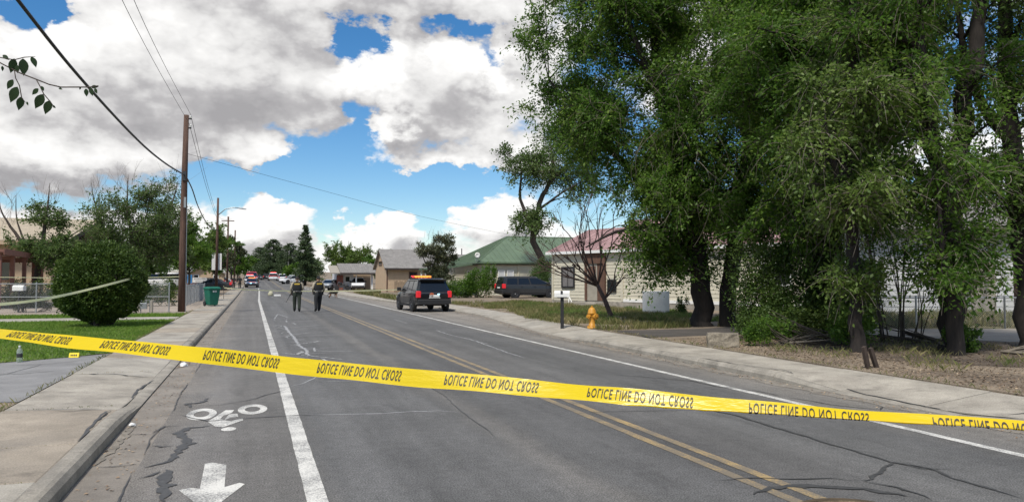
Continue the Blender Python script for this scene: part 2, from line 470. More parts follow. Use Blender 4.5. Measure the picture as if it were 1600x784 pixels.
M['litter'] = leaf_mat('leaf_litter', (0.075, 0.055, 0.036), (0.15, 0.112, 0.072), (0.24, 0.18, 0.12), 0.0, 0.9)
M['elm'] = leaf_mat('elm_leaf', (0.050, 0.116, 0.015), (0.120, 0.212, 0.030), (0.225, 0.31, 0.06), 0.52)
M['elm2'] = leaf_mat('elm_leaf_dull', (0.062, 0.108, 0.028), (0.118, 0.18, 0.05), (0.19, 0.235, 0.085), 0.45)
M['bush_leaf'] = leaf_mat('clipped_bush_leaf', (0.036, 0.07, 0.013), (0.078, 0.125, 0.022), (0.16, 0.205, 0.045), 0.28)
M['needle'] = leaf_mat('conifer_needle', (0.036, 0.062, 0.026), (0.075, 0.112, 0.044), (0.115, 0.15, 0.065), 0.2)
M['lime'] = leaf_mat('bright_leaf', (0.07, 0.125, 0.022), (0.14, 0.205, 0.042), (0.20, 0.26, 0.07), 0.42)
M['sage'] = leaf_mat('greyish_leaf', (0.055, 0.07, 0.032), (0.115, 0.125, 0.065), (0.2, 0.175, 0.075), 0.3)
M['redbark'] = mat('reddish_shrub_bark', (0.10, 0.066, 0.054), 0.95, 0.3, 6, 0.6, 30)
M['bark'] = mat('bark', (0.062, 0.05, 0.04), 0.95, 0.4, 5, 0.9, 22, stretch=(3, 3, 0.6), fine=0.3)
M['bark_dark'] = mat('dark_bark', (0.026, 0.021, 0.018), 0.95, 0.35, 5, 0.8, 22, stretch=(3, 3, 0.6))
M['bark_grey'] = mat('grey_twig', (0.17, 0.145, 0.115), 0.95, 0.3, 8)
M['polewood'] = mat('pole_wood', (0.088, 0.05, 0.036), 0.9, 0.4, 4, 0.5, 30, stretch=(4, 4, 0.25), fine=0.25)
M['steel'] = mat('galvanised_steel', (0.36, 0.37, 0.37), 0.45, 0.12, 12, metal=0.7)
M['darksteel'] = mat('dark_steel', (0.05, 0.05, 0.052), 0.5, 0.2, 10, metal=0.3)
M['rubber'] = mat('black_rubber', (0.018, 0.018, 0.019), 0.75, 0.2, 12)
M['cable'] = mat('cable_sheath', (0.014, 0.014, 0.015), 0.6, 0.2, 12)
M['glass'] = glass_mat('window_glass')
M['carglass'] = glass_mat('tinted_car_glass', (0.012, 0.014, 0.016), 0.04)
M['blackpaint'] = mat('black_car_paint', (0.006, 0.006, 0.008), 0.3, 0.08, 3, coat=0.6, spec=0.3)
M['greypaint'] = mat('dark_grey_car_paint', (0.024, 0.025, 0.027), 0.35, 0.08, 3, coat=0.4)
M['whitepaint'] = mat('white_car_paint', (0.70, 0.70, 0.70), 0.3, 0.04, 3, coat=0.8)
M['bluepaint'] = mat('navy_car_paint', (0.03, 0.06, 0.12), 0.28, 0.08, 3, coat=0.8)
M['redpaint'] = mat('red_car_paint', (0.40, 0.03, 0.03), 0.3, 0.08, 3, coat=0.8)
M['silverpaint'] = mat('silver_car_paint', (0.36, 0.38, 0.41), 0.3, 0.06, 3, metal=0.3, coat=0.8)
M['trim'] = mat('black_plastic_trim', (0.02, 0.02, 0.021), 0.55, 0.12, 10)
M['rim'] = mat('wheel_rim', (0.28, 0.28, 0.29), 0.35, 0.08, 10, metal=0.8)
M['darkrim'] = mat('dark_wheel_rim', (0.05, 0.05, 0.055), 0.4, 0.08, 10, metal=0.6)
M['redlens'] = emit_mat('red_tail_lens', (0.8, 0.02, 0.03), 0.3, (0.40, 0.01, 0.015))
M['whitelens'] = mat('clear_lens', (0.6, 0.6, 0.6), 0.2, 0.05, 10)
M['beacon_orange'] = emit_mat('amber_beacon', (1.0, 0.22, 0.03), 1.6)
M['beacon_red'] = emit_mat('red_beacon', (1.0, 0.05, 0.05), 0.8)
M['beacon_blue'] = emit_mat('blue_lamp', (0.35, 0.75, 1.0), 1.3)
M['cloth_black'] = mat('black_cloth', (0.016, 0.017, 0.017), 0.9, 0.25, 12, 0.3, 60)
M['cloth_green'] = mat('dark_green_cloth', (0.028, 0.036, 0.026), 0.9, 0.25, 12, 0.3, 50)
M['cloth_tan'] = mat('tan_cloth', (0.33, 0.285, 0.215), 0.9, 0.15, 12, 0.3, 50)
M['skin'] = mat('skin', (0.36, 0.22, 0.155), 0.6, 0.08, 10)
M['hair'] = mat('dark_hair', (0.022, 0.016, 0.012), 0.7, 0.3, 40)
M['patch'] = mat('yellow_back_patch', (0.52, 0.36, 0.055), 0.7, 0.08, 20)
M['belt'] = mat('grey_belt', (0.32, 0.30, 0.27), 0.7, 0.15, 20)
M['wt'] = mat('white_trim', (0.72, 0.71, 0.68), 0.6, 0.06, 4)

# ================================================================== THE SETTING
def rise(y):
    """the street climbs gently in the distance"""
    if y < 60: return 0.0
    if y < 130: return 8.6e-5 * (y - 60) ** 2
    return 0.4214 + 0.01204 * (y - 130)


def interp(tab, y):
    for (a, u), (b, w) in zip(tab, tab[1:]):
        if y <= b: return u + (w - u) * max(0, (y - a)) / (b - a)
    return tab[-1][1]


KERB_R = [(-40, 8.05), (9, 8.12), (21, 8.45), (28, 9.3), (33, 9.9), (48, 10.0), (60, 9.2), (75, 8.75), (700, 8.75)]
LINE_R = [(-40, 6.75), (5, 6.95), (64, 7.62), (700, 7.62)]
kx = lambda y: interp(KERB_R, y)
LX0, LX1, LX2, LX3 = -0.95, -1.36, -1.54, -2.78      # asphalt edge, kerb face, kerb back, pavement back
YARD_L, YARD_R = 0.115, 0.165

ys = [-40, -20, 0, 10, 20, 30, 40, 50, 60, 70, 80, 90, 100, 115, 130, 160, 200, 260, 340, 450, 600, 900]

# ground: one sheet out to the horizon, dropped under the street
b = MB()
cols = [(-900, YARD_L), (-300, YARD_L), (-60, YARD_L), (-20, YARD_L), (LX3 - 0.02, YARD_L), (LX3 - 0.0, -0.25), ('k', -0.25), ('k2', YARD_R), (20, YARD_R), (60, YARD_R), (300, YARD_R), (900, YARD_R)]
rows = []
for y in ys:
    row = []
    for x, z in cols:
        xx = kx(y) + 1.42 if x == 'k' else kx(y) + 1.44 if x == 'k2' else x
        row.append((xx, y, z + rise(y)))
    rows.append(row)
n = len(cols)
b.add([p for r in rows for p in r], [(i * n + j, i * n + j + 1, (i + 1) * n + j + 1, (i + 1) * n + j) for i in range(len(ys) - 1) for j in range(n - 1)])
ground = b.build('ground', M['soil'], kind='structure')

# road
b = MB(); yy = sorted(set(ys + list(range(20, 80, 3))))
yy = [y for y in yy if y <= 600]
crown = lambda x: 0.0
rows = [[(x if x != 'k' else kx(y), y, rise(y)) for x in (LX0, 0.5, 2.2, 4.0, 5.5, 7.0, 'k')] for y in yy]
b.add([p for r in rows for p in r], [(i * 7 + j, i * 7 + j + 1, (i + 1) * 7 + j + 1, (i + 1) * 7 + j) for i in range(len(yy) - 1) for j in range(6)])
road = b.build('road', M['asphalt'], kind='structure')


def strip(fx, w, y0, y1, z, step=6.0, jit=0.0, seed=1):
    r = random.Random(seed); m = MB(); y = y0; L_ = []; 
    while True:
        j0, j1 = r.uniform(-jit, jit), r.uniform(-jit, jit)
        L_.append(((fx(y) - w / 2 + j0, y, rise(y) + z), (fx(y) + w / 2 + j1, y, rise(y) + z)))
        if y >= y1: break
        y = min(y1, y + step if y > 60 else y + (.22 if jit and y < 20 else min(step, 1.5)))
    for a, c in zip(L_, L_[1:]): m.quad(a[0], a[1], c[1], c[0])
    return m


# painted lines
fl = lambda y: 0.485 + (0.0 if y < 60 else min(0.35, (y - 60) * 0.008))
strip(fl, 0.155, -5, 118, 0.004, jit=0.004, seed=3).build('edge_line', M['white_paint'], road)
strip(lambda y: interp(LINE_R, y), 0.125, -5, 300, 0.004, jit=0.003, seed=4).build('edge_line', M['white_paint'], road)
for dx, sd in ((-0.115, 5), (0.115, 6)):
    strip(lambda y: 4.02 + dx + 0.002 * max(0, y - 20), 0.105, -5, 300, 0.004, jit=0.004, seed=sd).build('centre_line', M['yellow_paint'], road)

# bike symbol and arrow, facing riders who come towards the viewer
b = MB()
def ring(cx, cy, rx, ry, tx, ty, k=28):
    vs = []; fs = []
    for i in range(k):
        t = 2 * math.pi * i / k
        vs += [(cx + rx * math.cos(t), cy + ry * math.sin(t), 0.004), (cx + (rx - tx) * math.cos(t), cy + (ry - ty) * math.sin(t), 0.004)]
        j = (i + 1) % k; fs.append((2 * i, 2 * j, 2 * j + 1, 2 * i + 1))
    b.add(vs, fs)
ring(-0.579, 10.04, 0.175, 0.42, 0.085, 0.2); ring(0.02, 10.2, 0.18, 0.385, 0.085, 0.19)
b.sheet([(-0.48, 9.483), (-0.376, 9.126), (-0.297, 9.071), (-0.19, 9.26), (-0.227, 9.433), (-0.286, 9.513), (-0.297, 9.537), (-0.347, 9.615)], 0.004)
b.sheet([(-0.48, 9.483), (-0.347, 9.615), (-0.323, 9.813), (-0.228, 9.996), (-0.204, 10.214), (-0.303, 10.249)], 0.0044)
b.sheet([(-0.19, 9.26), (-0.083, 9.442), (-0.098, 9.589), (-0.227, 9.433)], 0.0042)
b.sheet([(-0.297, 9.537), (-0.286, 9.513), (-0.233, 9.677), (-0.144, 9.688), (-0.159, 9.928), (-0.257, 9.919)], 0.0043)
b.sheet([(-0.233 + 0.08 * math.cos(t), 8.942 + 0.115 * math.sin(t)) for t in [2 * math.pi * i / 18 for i in range(18)]], 0.004)
b.build('bike_symbol', M['white_paint'], road)
b = MB()
b.sheet([(-0.389, 7.343), (-0.379, 6.49), (-0.412, 6.165), (-0.192, 6.087), (-0.194, 6.475), (-0.203, 7.232), (-0.25, 7.29), (-0.327, 7.368)], 0.004)
b.sheet([(-0.379, 6.49), (-0.456, 6.544), (-0.536, 6.505), (-0.412, 6.165)], 0.004)
b.sheet([(-0.194, 6.475), (-0.192, 6.087), (-0.04, 6.514), (-0.082, 6.572)], 0.004)
b.sheet([(-0.412, 6.165), (-0.272, 5.7), (-0.192, 6.087)], 0.004)
b.build('direction_arrow', M['white_paint'], road)

# sealed and weathered cracks
TAR=[
  ( [(5.53, 8.27),(5.65, 7.76),(5.6, 7.1),(5.6, 6.58),(5.57, 6.07),(5.57, 5.66),(5.56, 5.31),(5.65, 5.15),(5.7, 4.96),(5.6, 4.72),(5.59, 4.56),(5.6, 4.32),(5.58, 4.1)] , 0.035 ),
  ( [(5.56, 5.31),(5.22, 5.12),(5.0, 4.98),(4.83, 4.91)] , 0.05 ),
  ( [(4.83, 4.91),(4.63, 5.06),(4.29, 5.15),(4.04, 5.29),(3.67, 5.32)] , 0.022 ),
  ( [(4.81, 4.89),(4.93, 4.68),(4.94, 4.5),(4.9, 4.32)] , 0.03 ),
  ( [(4.47, 4.88),(4.69, 4.7),(4.76, 4.52)] , 0.02 ),
  ( [(5.56, 5.31),(5.61, 5.05),(5.88, 4.95)] , 0.03 ),
  ( [(5.97, 11.89),(6.46, 11.17),(6.86, 10.62),(6.87, 9.92),(7.18, 9.39),(7.18, 8.74)] , 0.02 ),
  ( [(3.76, 8.55),(4.28, 8.52),(5.0, 8.34),(5.5, 8.23)] , 0.015 ),
  ( [(7.22, 8.73),(7.33, 7.98),(7.64, 7.48),(7.84, 7.62),(7.75, 7.75)] , 0.02 ),
  ( [(-0.56, 11.34),(-0.63, 10.95),(-0.83, 10.94),(-0.73, 10.57)] , 0.06 ),
  ( [(-0.74, 10.74),(-0.39, 10.68),(-0.02, 10.97),(0.15, 11.28),(0.4, 11.63)] , 0.016 ),
  ( [(-0.83, 10.08),(-0.7, 9.82),(-0.46, 9.5),(-0.12, 9.55),(0.43, 9.57),(0.81, 9.51)] , 0.022 ),
  ( [(-0.44, 9.21),(-0.63, 9.16),(-0.74, 8.96),(-0.65, 8.61),(-0.58, 8.28),(-0.66, 8.02)] , 0.09 ),
  ( [(-0.63, 8.4),(-0.67, 7.77),(-0.74, 7.47),(-0.89, 7.37)] , 0.07 ),
  ( [(-0.68, 7.22),(-0.69, 6.95),(-0.65, 6.67),(-0.61, 6.2)] , 0.1 ),
  ( [(-0.75, 8.24),(-0.86, 8.23),(-0.94, 8.31)] , 0.05 ),
  ( [(-0.89, 6.98),(-0.79, 7.05),(-0.74, 7.17)] , 0.05 ),
  ( [(-0.75, 9.32),(-0.93, 9.33),(-1.01, 8.95)] , 0.03 ),
  ( [(2.63, 11.45),(2.63, 10.39),(2.53, 9.27),(2.5, 8.56),(2.5, 8.03),(2.46, 7.57)] , 0.012 ),
  ( [(0.06, 11.05),(0.2, 11.41),(0.37, 11.6),(0.5, 11.82)] , 0.02 ),
]
PALE=[
  ( [(1.1, 27.94),(1.12, 24.37),(1.15, 21.6),(1.13, 19.65),(1.22, 18.2),(1.16, 16.8)] , 0.05 ),
  ( [(0.72, 26.62),(1.4, 27.04),(2.4, 28.0)] , 0.03 ),
  ( [(0.82, 23.02),(1.76, 24.15)] , 0.03 ),
  ( [(1.18, 22.75),(2.12, 22.91),(2.65, 23.23)] , 0.025 ),
  ( [(0.91, 19.73),(1.64, 20.55),(1.7, 20.81)] , 0.04 ),
  ( [(1.02, 18.72),(1.44, 18.81),(1.38, 17.84),(2.28, 17.61)] , 0.03 ),
  ( [(0.63, 17.77),(1.52, 16.38),(1.81, 15.86)] , 0.03 ),
  ( [(0.6, 12.16),(0.79, 12.49),(0.98, 12.96),(1.1, 13.38)] , 0.03 ),
  ( [(1.06, 12.56),(1.44, 12.54),(1.92, 12.3)] , 0.035 ),
  ( [(0.63, 9.56),(1.05, 9.46),(1.57, 9.33),(1.87, 9.37),(2.25, 9.3),(2.47, 9.14)] , 0.028 ),
  ( [(5.73, 23.98),(5.65, 21.67),(5.73, 20.31),(5.76, 19.39),(5.67, 18.32),(5.62, 17.34),(5.53, 16.06),(5.51, 14.91)] , 0.035 ),
  ( [(5.68, 19.13),(5.82, 18.53)] , 0.05 ),
  ( [(5.62, 31.11),(5.57, 27.98)] , 0.03 ),
  ( [(1.49, 9.97),(1.57, 9.93)] , 0.05 ),
  ( [(1.13, 18.02),(0.97, 17.25),(1.23, 16.78)] , 0.05 ),
  ( [(0.88, 32.77),(1.16, 37.44),(1.48, 34.01)] , 0.03 ),
]



def crack(pts, w, z, seed):
    r = random.Random(seed); P = [Vector((x, y, 0)) for x, y in pts]; Q = []
    for a, c in zip(P, P[1:]):
        k = max(2, int((c - a).length / (0.12 if w < .045 else .07)))
        for i in range(k):
            p = a.lerp(c, i / k)
            amp = min(0.03, 0.25 * w + 0.006)
            Q.append(p + Vector((r.uniform(-1, 1), r.uniform(-1, 1), 0)) * amp)
    Q.append(P[-1]); m = MB(); rows = []
    for i, p in enumerate(Q):
        d = (Q[min(i + 1, len(Q) - 1)] - Q[max(i - 1, 0)]).normalized(); s = Vector((-d.y, d.x, 0))
        e = min(1.0, min(i, len(Q) - 1 - i) / 3 + 0.12)
        ww = w * 0.5 * e
        jg = 0.55 if w < .045 else .4
        rows.append((p + s * ww * r.uniform(jg, 2.05 - jg), p - s * ww * r.uniform(jg, 2.05 - jg)))
    for a, c in zip(rows, rows[1:]):
        m.quad((a[0].x, a[0].y, z), (a[1].x, a[1].y, z), (c[1].x, c[1].y, z), (c[0].x, c[0].y, z))
    return m


for i, (pts, w) in enumerate(TAR): crack(pts, w, 0.0062 + 0.0003 * (i % 6), i).build('sealed_crack', M['tar'], road)
for i, (pts, w) in enumerate(PALE): crack(pts, w * (1.5 if pts[0][0] < 2.5 and pts[0][1] > 15 else 1), 0.003 + 0.0002 * (i % 4), 50 + i).build('weathered_crack', M['palecrack'], road)
r_ = random.Random(21)
for i in range(16):      # transverse cracks across the through lane, further off
    y = 27 + i * 2.3 + r_.uniform(-0.6, 0.6); x0 = r_.uniform(0.7, 1.3); x1 = r_.uniform(1.9, 3.4)
    crack([(x0, y), ((x0 + x1) / 2, y + r_.uniform(-.15, .15)), (x1, y + r_.uniform(-.3, .3))], 0.035, 0.0035, 90 + i).build('weathered_crack', M['palecrack'], road)
for i in range(26):      # web of pale weathered cracks down the middle of the lane
    y = 16.5 + i * .62 + r_.uniform(-.3, .3); x0 = 1.15 + r_.uniform(-.3, .35); a_ = r_.uniform(0, 6.28); l_ = r_.uniform(.25, .7)
    crack([(x0, y), (x0 + l_ * .5 * math.cos(a_) + r_.uniform(-.1, .1), y + l_ * math.sin(a_)), (x0 + l_ * math.cos(a_), y + 2 * l_ * math.sin(a_) + r_.uniform(-.2, .2))], r_.uniform(.025, .06), 0.0037 + .0001 * (i % 5), 500 + i).build('weathered_crack', M['palecrack'], road)
for i in range(9):
    y = 24 + i * 3.1 + r_.uniform(-0.8, 0.8); x0 = r_.uniform(-0.9, -0.5)
    crack([(x0, y), (-0.2, y + r_.uniform(-.3, .3)), (0.35, y + r_.uniform(-.3, .3))], 0.03, 0.0065, 140 + i).build('sealed_crack', M['tar'], road)

# left gutter, kerb and pavement
def kh(y):  # kerb height: dropped at the driveway
    return interp([(-40, 0.13), (9.6, 0.13), (10.9, 0.02), (16.4, 0.02), (17.6, 0.13), (700, 0.13)], y)

gb = strip(lambda y: (LX0 + LX1) / 2, LX0 - LX1 - 0.002, -8, 300, -0.003)
gutter = gb.build('gutter', M['gutter'], kind='structure')
crack([(-1.33, 15.4), (-1.22, 15.9), (-1.2, 16.6), (-1.3, 17.4)], 0.12, 0.004, 300).build('dirt_patch', M['soil'], gutter)
crack([(-1.32, 7.6), (-1.28, 8.4), (-1.25, 9.5)], 0.06, 0.004, 301).build('dirt_patch', M['dust'], gutter)
for i_, pp_ in enumerate(([(-0.98, 5.2), (-0.94, 6.3), (-0.97, 7.2)], [(-0.95, 7.9), (-0.99, 8.6), (-0.95, 9.4)], [(-0.93, 10.2), (-0.98, 12), (-0.95, 13.1)], [(-0.96, 14.4), (-0.95, 16.5)])): crack(pp_, 0.012, 0.0075, 303 + i_ * 11).build('edge_crack', M['tar'], gutter)
crack([(-1.34, 9.05), (-1.1, 8.95), (-0.97, 8.9)], 0.02, 0.005, 304).build('joint_crack', M['tar'], gutter)
crack([(-1.34, 7.55), (-1.15, 7.5), (-0.97, 7.55)], 0.018, 0.005, 305).build('joint_crack', M['tar'], gutter)

b = MB(); b.box(LX3 + 0.006, LX1 - 0.03, -8, 58, -0.2, -0.012)
for y0, y1 in zip([58, 80, 100, 130, 160, 200], [80, 100, 130, 160, 200, 260]):
    b.loft([[(LX3 + .006, y, -0.2 + rise(y)), (LX1 - .03, y, -0.2 + rise(y)), (LX1 - .03, y, .1 + rise(y)), (LX3 + .006, y, .1 + rise(y))] for y in (y0, y1)])
pave_l = b.build('pavement', M['soil'], kind='structure')
def kerb_piece(y0, y1, par, m):
    q = MB(); g_ = 0.006; rings = []
    for y in (y0 + g_, (y0 + y1) / 2, y1 - g_):
        h = kh(y) + rise(y); z0 = rise(y)
        rings.append([(LX1, y, z0 - 0.1), (LX1 - 0.012, y, z0 + (h - z0) * 0.62), (LX1 - 0.045, y, z0 + (h - z0) * 0.93), (LX1 - 0.08, y, h + 0.002), (LX2, y, h + 0.003), (LX2, y, z0 - 0.1)])
    return q.loft(rings).build('kerb_length', m, par)
yk = [-8, -5, -2, 1, 4.2, 5.9, 7.6, 9.2, 10.9, 13.4, 16.2, 17.8, 20.2, 22.8, 25.4, 28, 31, 34, 37, 40, 43, 46, 49, 52, 55, 58, 62, 66, 70, 75, 80, 86, 92, 100, 110, 120, 140]
for y0, y1 in zip(yk, yk[1:]): kerb_piece(y0, y1, pave_l, M['kerb'])
yj = [-8, -5.2, -2.4, 0.4, 2.4, 4.4, 6.63, 8.02, 10.31, 13.96, 16.6, 18.5, 20.3, 22.1, 23.9, 25.7, 27.5, 29.3, 31.1, 32.9, 34.7, 36.5, 38.3, 40.1, 42, 44, 46, 48, 50, 52, 54, 56, 58, 61, 64, 67, 70, 74, 78, 82, 88, 94, 100, 110, 120, 140]
rr = random.Random(8)
for y0, y1 in zip(yj, yj[1:]):
    q = MB(); g_ = 0.008; dz = rr.uniform(-0.006, 0.006); rings = []
    for y in (y0 + g_, y0 + 0.02, (y0 + y1) / 2, y1 - 0.02, y1 - g_):
        e = -0.006 if y in (y0 + g_, y1 - g_) else 0
        zi = 0.13 + rise(y) + dz + e; zo = kh(y) + rise(y) + dz + e
        rings.append([(LX3 + .004, y, rise(y) - .05), (LX2 - .008, y, rise(y) - .05), (LX2 - .008, y, zo - .006), (LX2 - .02, y, zo), (LX3 + .02, y, zi), (LX3 + .004, y, zi - .008)])
    q.loft(rings).build('slab', rr.choice([M['concrete'], M['concrete'], M['concrete2'], M['concrete3']]) if y0 != 4.4 else M['concrete2'], pave_l)
for i, pts in enumerate([[(-2.72, 10.3), (-2.2, 10.28), (-1.8, 10.36), (-1.55, 10.25)], [(-1.56, 8.1), (-1.6, 9.2), (-1.62, 10.2)], [(-1.56, 11), (-1.6, 12.4), (-1.52, 13.5)], [(-2.7, 13.9), (-2.2, 14.05), (-1.6, 13.8)]]):
    m_ = crack(pts, 0.03, 0.0, 400 + i)
    m_.v = [(x, y, (0.13 + (kh(y) - 0.13) * min(1, max(0, (x - LX3) / (LX2 - LX3)))) + 0.009) for x, y, z in m_.v]
    m_.build('joint_dirt', M['tar'], pave_l)

# right kerb and pavement follow the widening by the parked patrol car
def khr(y):
    return interp([(-40, 0.14), (5.6, 0.14), (6.8, 0.015), (8.9, 0.015), (10.2, 0.13), (17.5, 0.13), (19, 0.02), (26, 0.02), (30, 0.06), (44, 0.1), (700, 0.13)], y)
b = MB()
for y0, y1 in zip(range(-12, 120, 4), range(-8, 124, 4)):
    b.loft([[(kx(y) + .02, y, -0.2 + rise(y)), (kx(y) + 1.41, y, -0.2 + rise(y)), (kx(y) + 1.41, y, -0.015 + rise(y)), (kx(y) + .02, y, -0.015 + rise(y))] for y in (y0, y1)])
pave_r = b.build('pavement', M['soil'], kind='structure')
yk = [-12, -8, -4, -1, 2, 4, 5.6, 6.8, 8.9, 10.2, 12.5, 15, 17.5, 19, 21, 24, 26, 28, 30, 33, 36, 39, 42, 45, 48, 52, 56, 60, 65, 70, 75, 82, 90, 100, 110, 124]
for y0, y1 in zip(yk, yk[1:]):
    q = MB(); rings = []
    for y in (y0 + .006, (y0 + y1) / 2, y1 - .006):
        h = khr(y) + rise(y); z0 = rise(y); x = kx(y)
        rings.append([(x, y, z0 - .1), (x + .16, y, z0 - .1), (x + .16, y, h + .003), (x + .09, y, h + .002), (x + .05, y, z0 + (h - z0) * .9), (x + .012, y, z0 + (h - z0) * .55)])
    q.loft(rings).build('kerb_length', M['kerb'], pave_r)
yj = [-12, -9, -6, -3, -0.5, 2, 4.6, 7.4, 10.1, 12.9, 15.8, 18.6, 21, 23.5, 26, 28.5, 31, 33.5, 36, 38.5, 41, 44, 47, 50, 53, 56, 60, 65, 70, 75, 82, 90, 100, 110, 124]
for y0, y1 in zip(yj, yj[1:]):
    q = MB(); rings = []; dz = rr.uniform(-0.005, 0.005)
    for y in (y0 + .004, (y0 + y1) / 2, y1 - .004):
        zi = khr(y) + rise(y) + dz; zo = 0.15 + rise(y) + dz; x = kx(y)
        rings.append([(x + .166, y, rise(y) - .05), (x + 1.4, y, rise(y) - .05), (x + 1.4, y, zo - .006), (x + 1.385, y, zo), (x + .18, y, zi), (x + .166, y, zi - .006)])
    q.loft(rings).build('slab', rr.choice([M['concrete'], M['concrete2'], M['concrete']]), pave_r)
for i, pts in enumerate([[(8.4, 9.9), (8.5, 9.2), (8.33, 8.4), (8.3, 7.6), (8.28, 6.6), (8.26, 5.6)], [(8.3, 6.4), (8.7, 6.3), (9.1, 6.6), (9.4, 6.4)], [(8.35, 12.6), (8.33, 11.6), (8.5, 10.4), (8.4, 9.9)]]):
    m_ = crack(pts, 0.028, 0.0, 420 + i)
    m_.v = [(x, y, khr(y) + (0.15 - khr(y)) * min(1, max(0, (x - kx(y) - .18) / 1.2)) + 0.012) for x, y, z in m_.v]
    m_.build('slab_crack', M['tar'], pave_r)
# dust and grit swept against the right kerb
dk = strip(lambda y: kx(y) - 0.13, 0.24, -5, 60, 0.0035, jit=0.1, seed=31); dk.build('kerbside_dust', M['dust'], road)

# driveways, paths, lawn beds
def patch(name, poly, z, m, parent=None):
    q = MB(); q.sheet(poly, z); return q.build(name, m, parent, kind=None if parent else 'structure')
patch('driveway', [(LX3 - .01, 11.0), (LX3 - .01, 17.5), (-3.4, 16.95), (-4.4, 16.2), (-14, 15.2), (-14, 10.9), (-4.2, 11.3)], YARD_L + 0.008, M['drive'])
drv = bpy.data.objects['driveway']
for i, pts in enumerate([[(-3.0, 14.6), (-3.6, 14.2), (-4.2, 14.4), (-5.4, 14.0)], [(-2.9, 16.4), (-3.5, 15.7), (-4.2, 15.6)], [(-3.3, 13.0), (-4.1, 13.1), (-5, 12.8)], [(-3.6, 15.7), (-3.8, 14.3), (-4.3, 13.2)]]):
    crack(pts, 0.018, YARD_L + 0.011, 430 + i).build('driveway_crack', M['tar'], drv)
patch('lawn_bed', [(LX3 - .01, 17.7), (LX3 - .01, 31.2), (-40, 31.4), (-40, 14.6), (-14, 15.2), (-4.4, 16.25), (-3.4, 17.0)], YARD_L + 0.012, M['lawn_soil'])
patch('path', [(LX3 - .01, 31.3), (LX3 - .01, 33.6), (-40, 34.6), (-40, 31.5)], YARD_L + 0.016, M['concrete2'])
patch('verge', [(LX3 - .01, 33.7), (LX3 - .01, 36.4), (-40, 37.4), (-40, 34.7)], YARD_L + 0.009, M['lawn_soil'])
patch('gravel_yard', [(LX3 - .01, 36.5), (LX3 - .01, 59), (-40, 59), (-40, 37.5)], YARD_L + 0.006, M['gravel'])
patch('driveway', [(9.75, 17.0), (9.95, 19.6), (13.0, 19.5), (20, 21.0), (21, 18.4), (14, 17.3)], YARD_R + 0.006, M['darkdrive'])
M['shade_soil'] = mat('painted_shade_soil', (0.075, 0.056, 0.042), 0.97, 0.4, 1.5, 0.6, 40, fine=0.35, second=(0.11, 0.084, 0.06))  # deep tree shade under the elms, painted as a darker soil colour
patch('painted_shade_patch', [(10.9, 16.2), (11.3, 13.2), (11.2, 10.6), (12.6, 9.0), (15.2, 7.6), (18.4, 6.6), (20.2, 8.4), (17.0, 12.9), (15.5, 15.8), (13.6, 17.0)], YARD_R + 0.004, M['shade_soil'])
M['lot'] = mat('pale_paved_lot', (0.33, 0.295, 0.25), 0.92, 0.2, 1.0, 0.3, 80, fine=0.2)
patch('paved_lot', [(17.3, 17.9), (26.5, 14.8), (40, 8.5), (34, 1.5), (22, 8.2), (17.0, 13.3), (15.6, 16.0)], YARD_R + 0.008, M['lot'])
M['drygrass'] = mat('dry_grass_ground', (0.20, 0.165, 0.09), 0.95, 0.3, 2.0, 0.4, 60, fine=0.3, second=(0.17, 0.16, 0.07))
patch('dry_grass_bank', [(17.2, 18.1), (17.6, 26), (44, 26), (44, 7.2), (40.2, 8.7), (26.6, 15.0)], YARD_R + 0.005, M['drygrass'])

# lawn and weeds that nobody could count
def scatter(poly, n, z):
    P = np.array(poly); lo, hi = P.min(0), P.max(0); out = []
    tot = 0
    while tot < n:
        q = rng.uniform(lo, hi, (n * 2, 2)); ins = np.zeros(len(q), bool); j = len(P) - 1
        for i in range(len(P)):
            c = ((P[i, 1] > q[:, 1]) != (P[j, 1] > q[:, 1])) & (q[:, 0] < (P[j, 0] - P[i, 0]) * (q[:, 1] - P[i, 1]) / (P[j, 1] - P[i, 1] + 1e-12) + P[i, 0])
            ins ^= c; j = i
        out.append(q[ins]); tot += ins.sum()
    q = np.concatenate(out)[:n]
    return np.column_stack([q, np.full(n, z)])

def clumped(pos, s, lo):
    f = np.sin(pos[:, 0] * s * 1.3 + 1.7 * np.sin(pos[:, 1] * s * .7)) * np.sin(pos[:, 1] * s + 1.3 * np.sin(pos[:, 0] * s * .9 + 2))
    return pos[f > lo]

lp = [(LX3 - .03, 17.6), (LX3 - .03, 31.2), (-15, 31.3), (-11, 15.5), (-4.4, 16.2), (-3.4, 16.9)]
p_ = scatter(lp, 90000, YARD_L + .012)
tag(blades('lawn_grass', p_, rng.uniform(.03, .075, len(p_)), rng.uniform(.008, .02, len(p_)), M['grass'], kind='stuff', lean=0.9), 'short green lawn around the round clipped bush', 'grass')
p_ = scatter([(LX3 - .03, 33.75), (LX3 - .03, 36.2), (-15, 36.6), (-15, 34.2)], 14000, YARD_L + .01)
tag(blades('verge_grass', p_, rng.uniform(.04, .12, len(p_)), rng.uniform(.012, .03, len(p_)), M['grass'], kind='stuff'), 'strip of green grass in front of the chain link fence', 'grass')

# ================================================================== TREES AND PLANTS
def bez(p0, p1, p2, n):
    t = np.linspace(0, 1, n)[:, None]
    return (1 - t) ** 2 * p0 + 2 * t * (1 - t) * p1 + t * t * p2


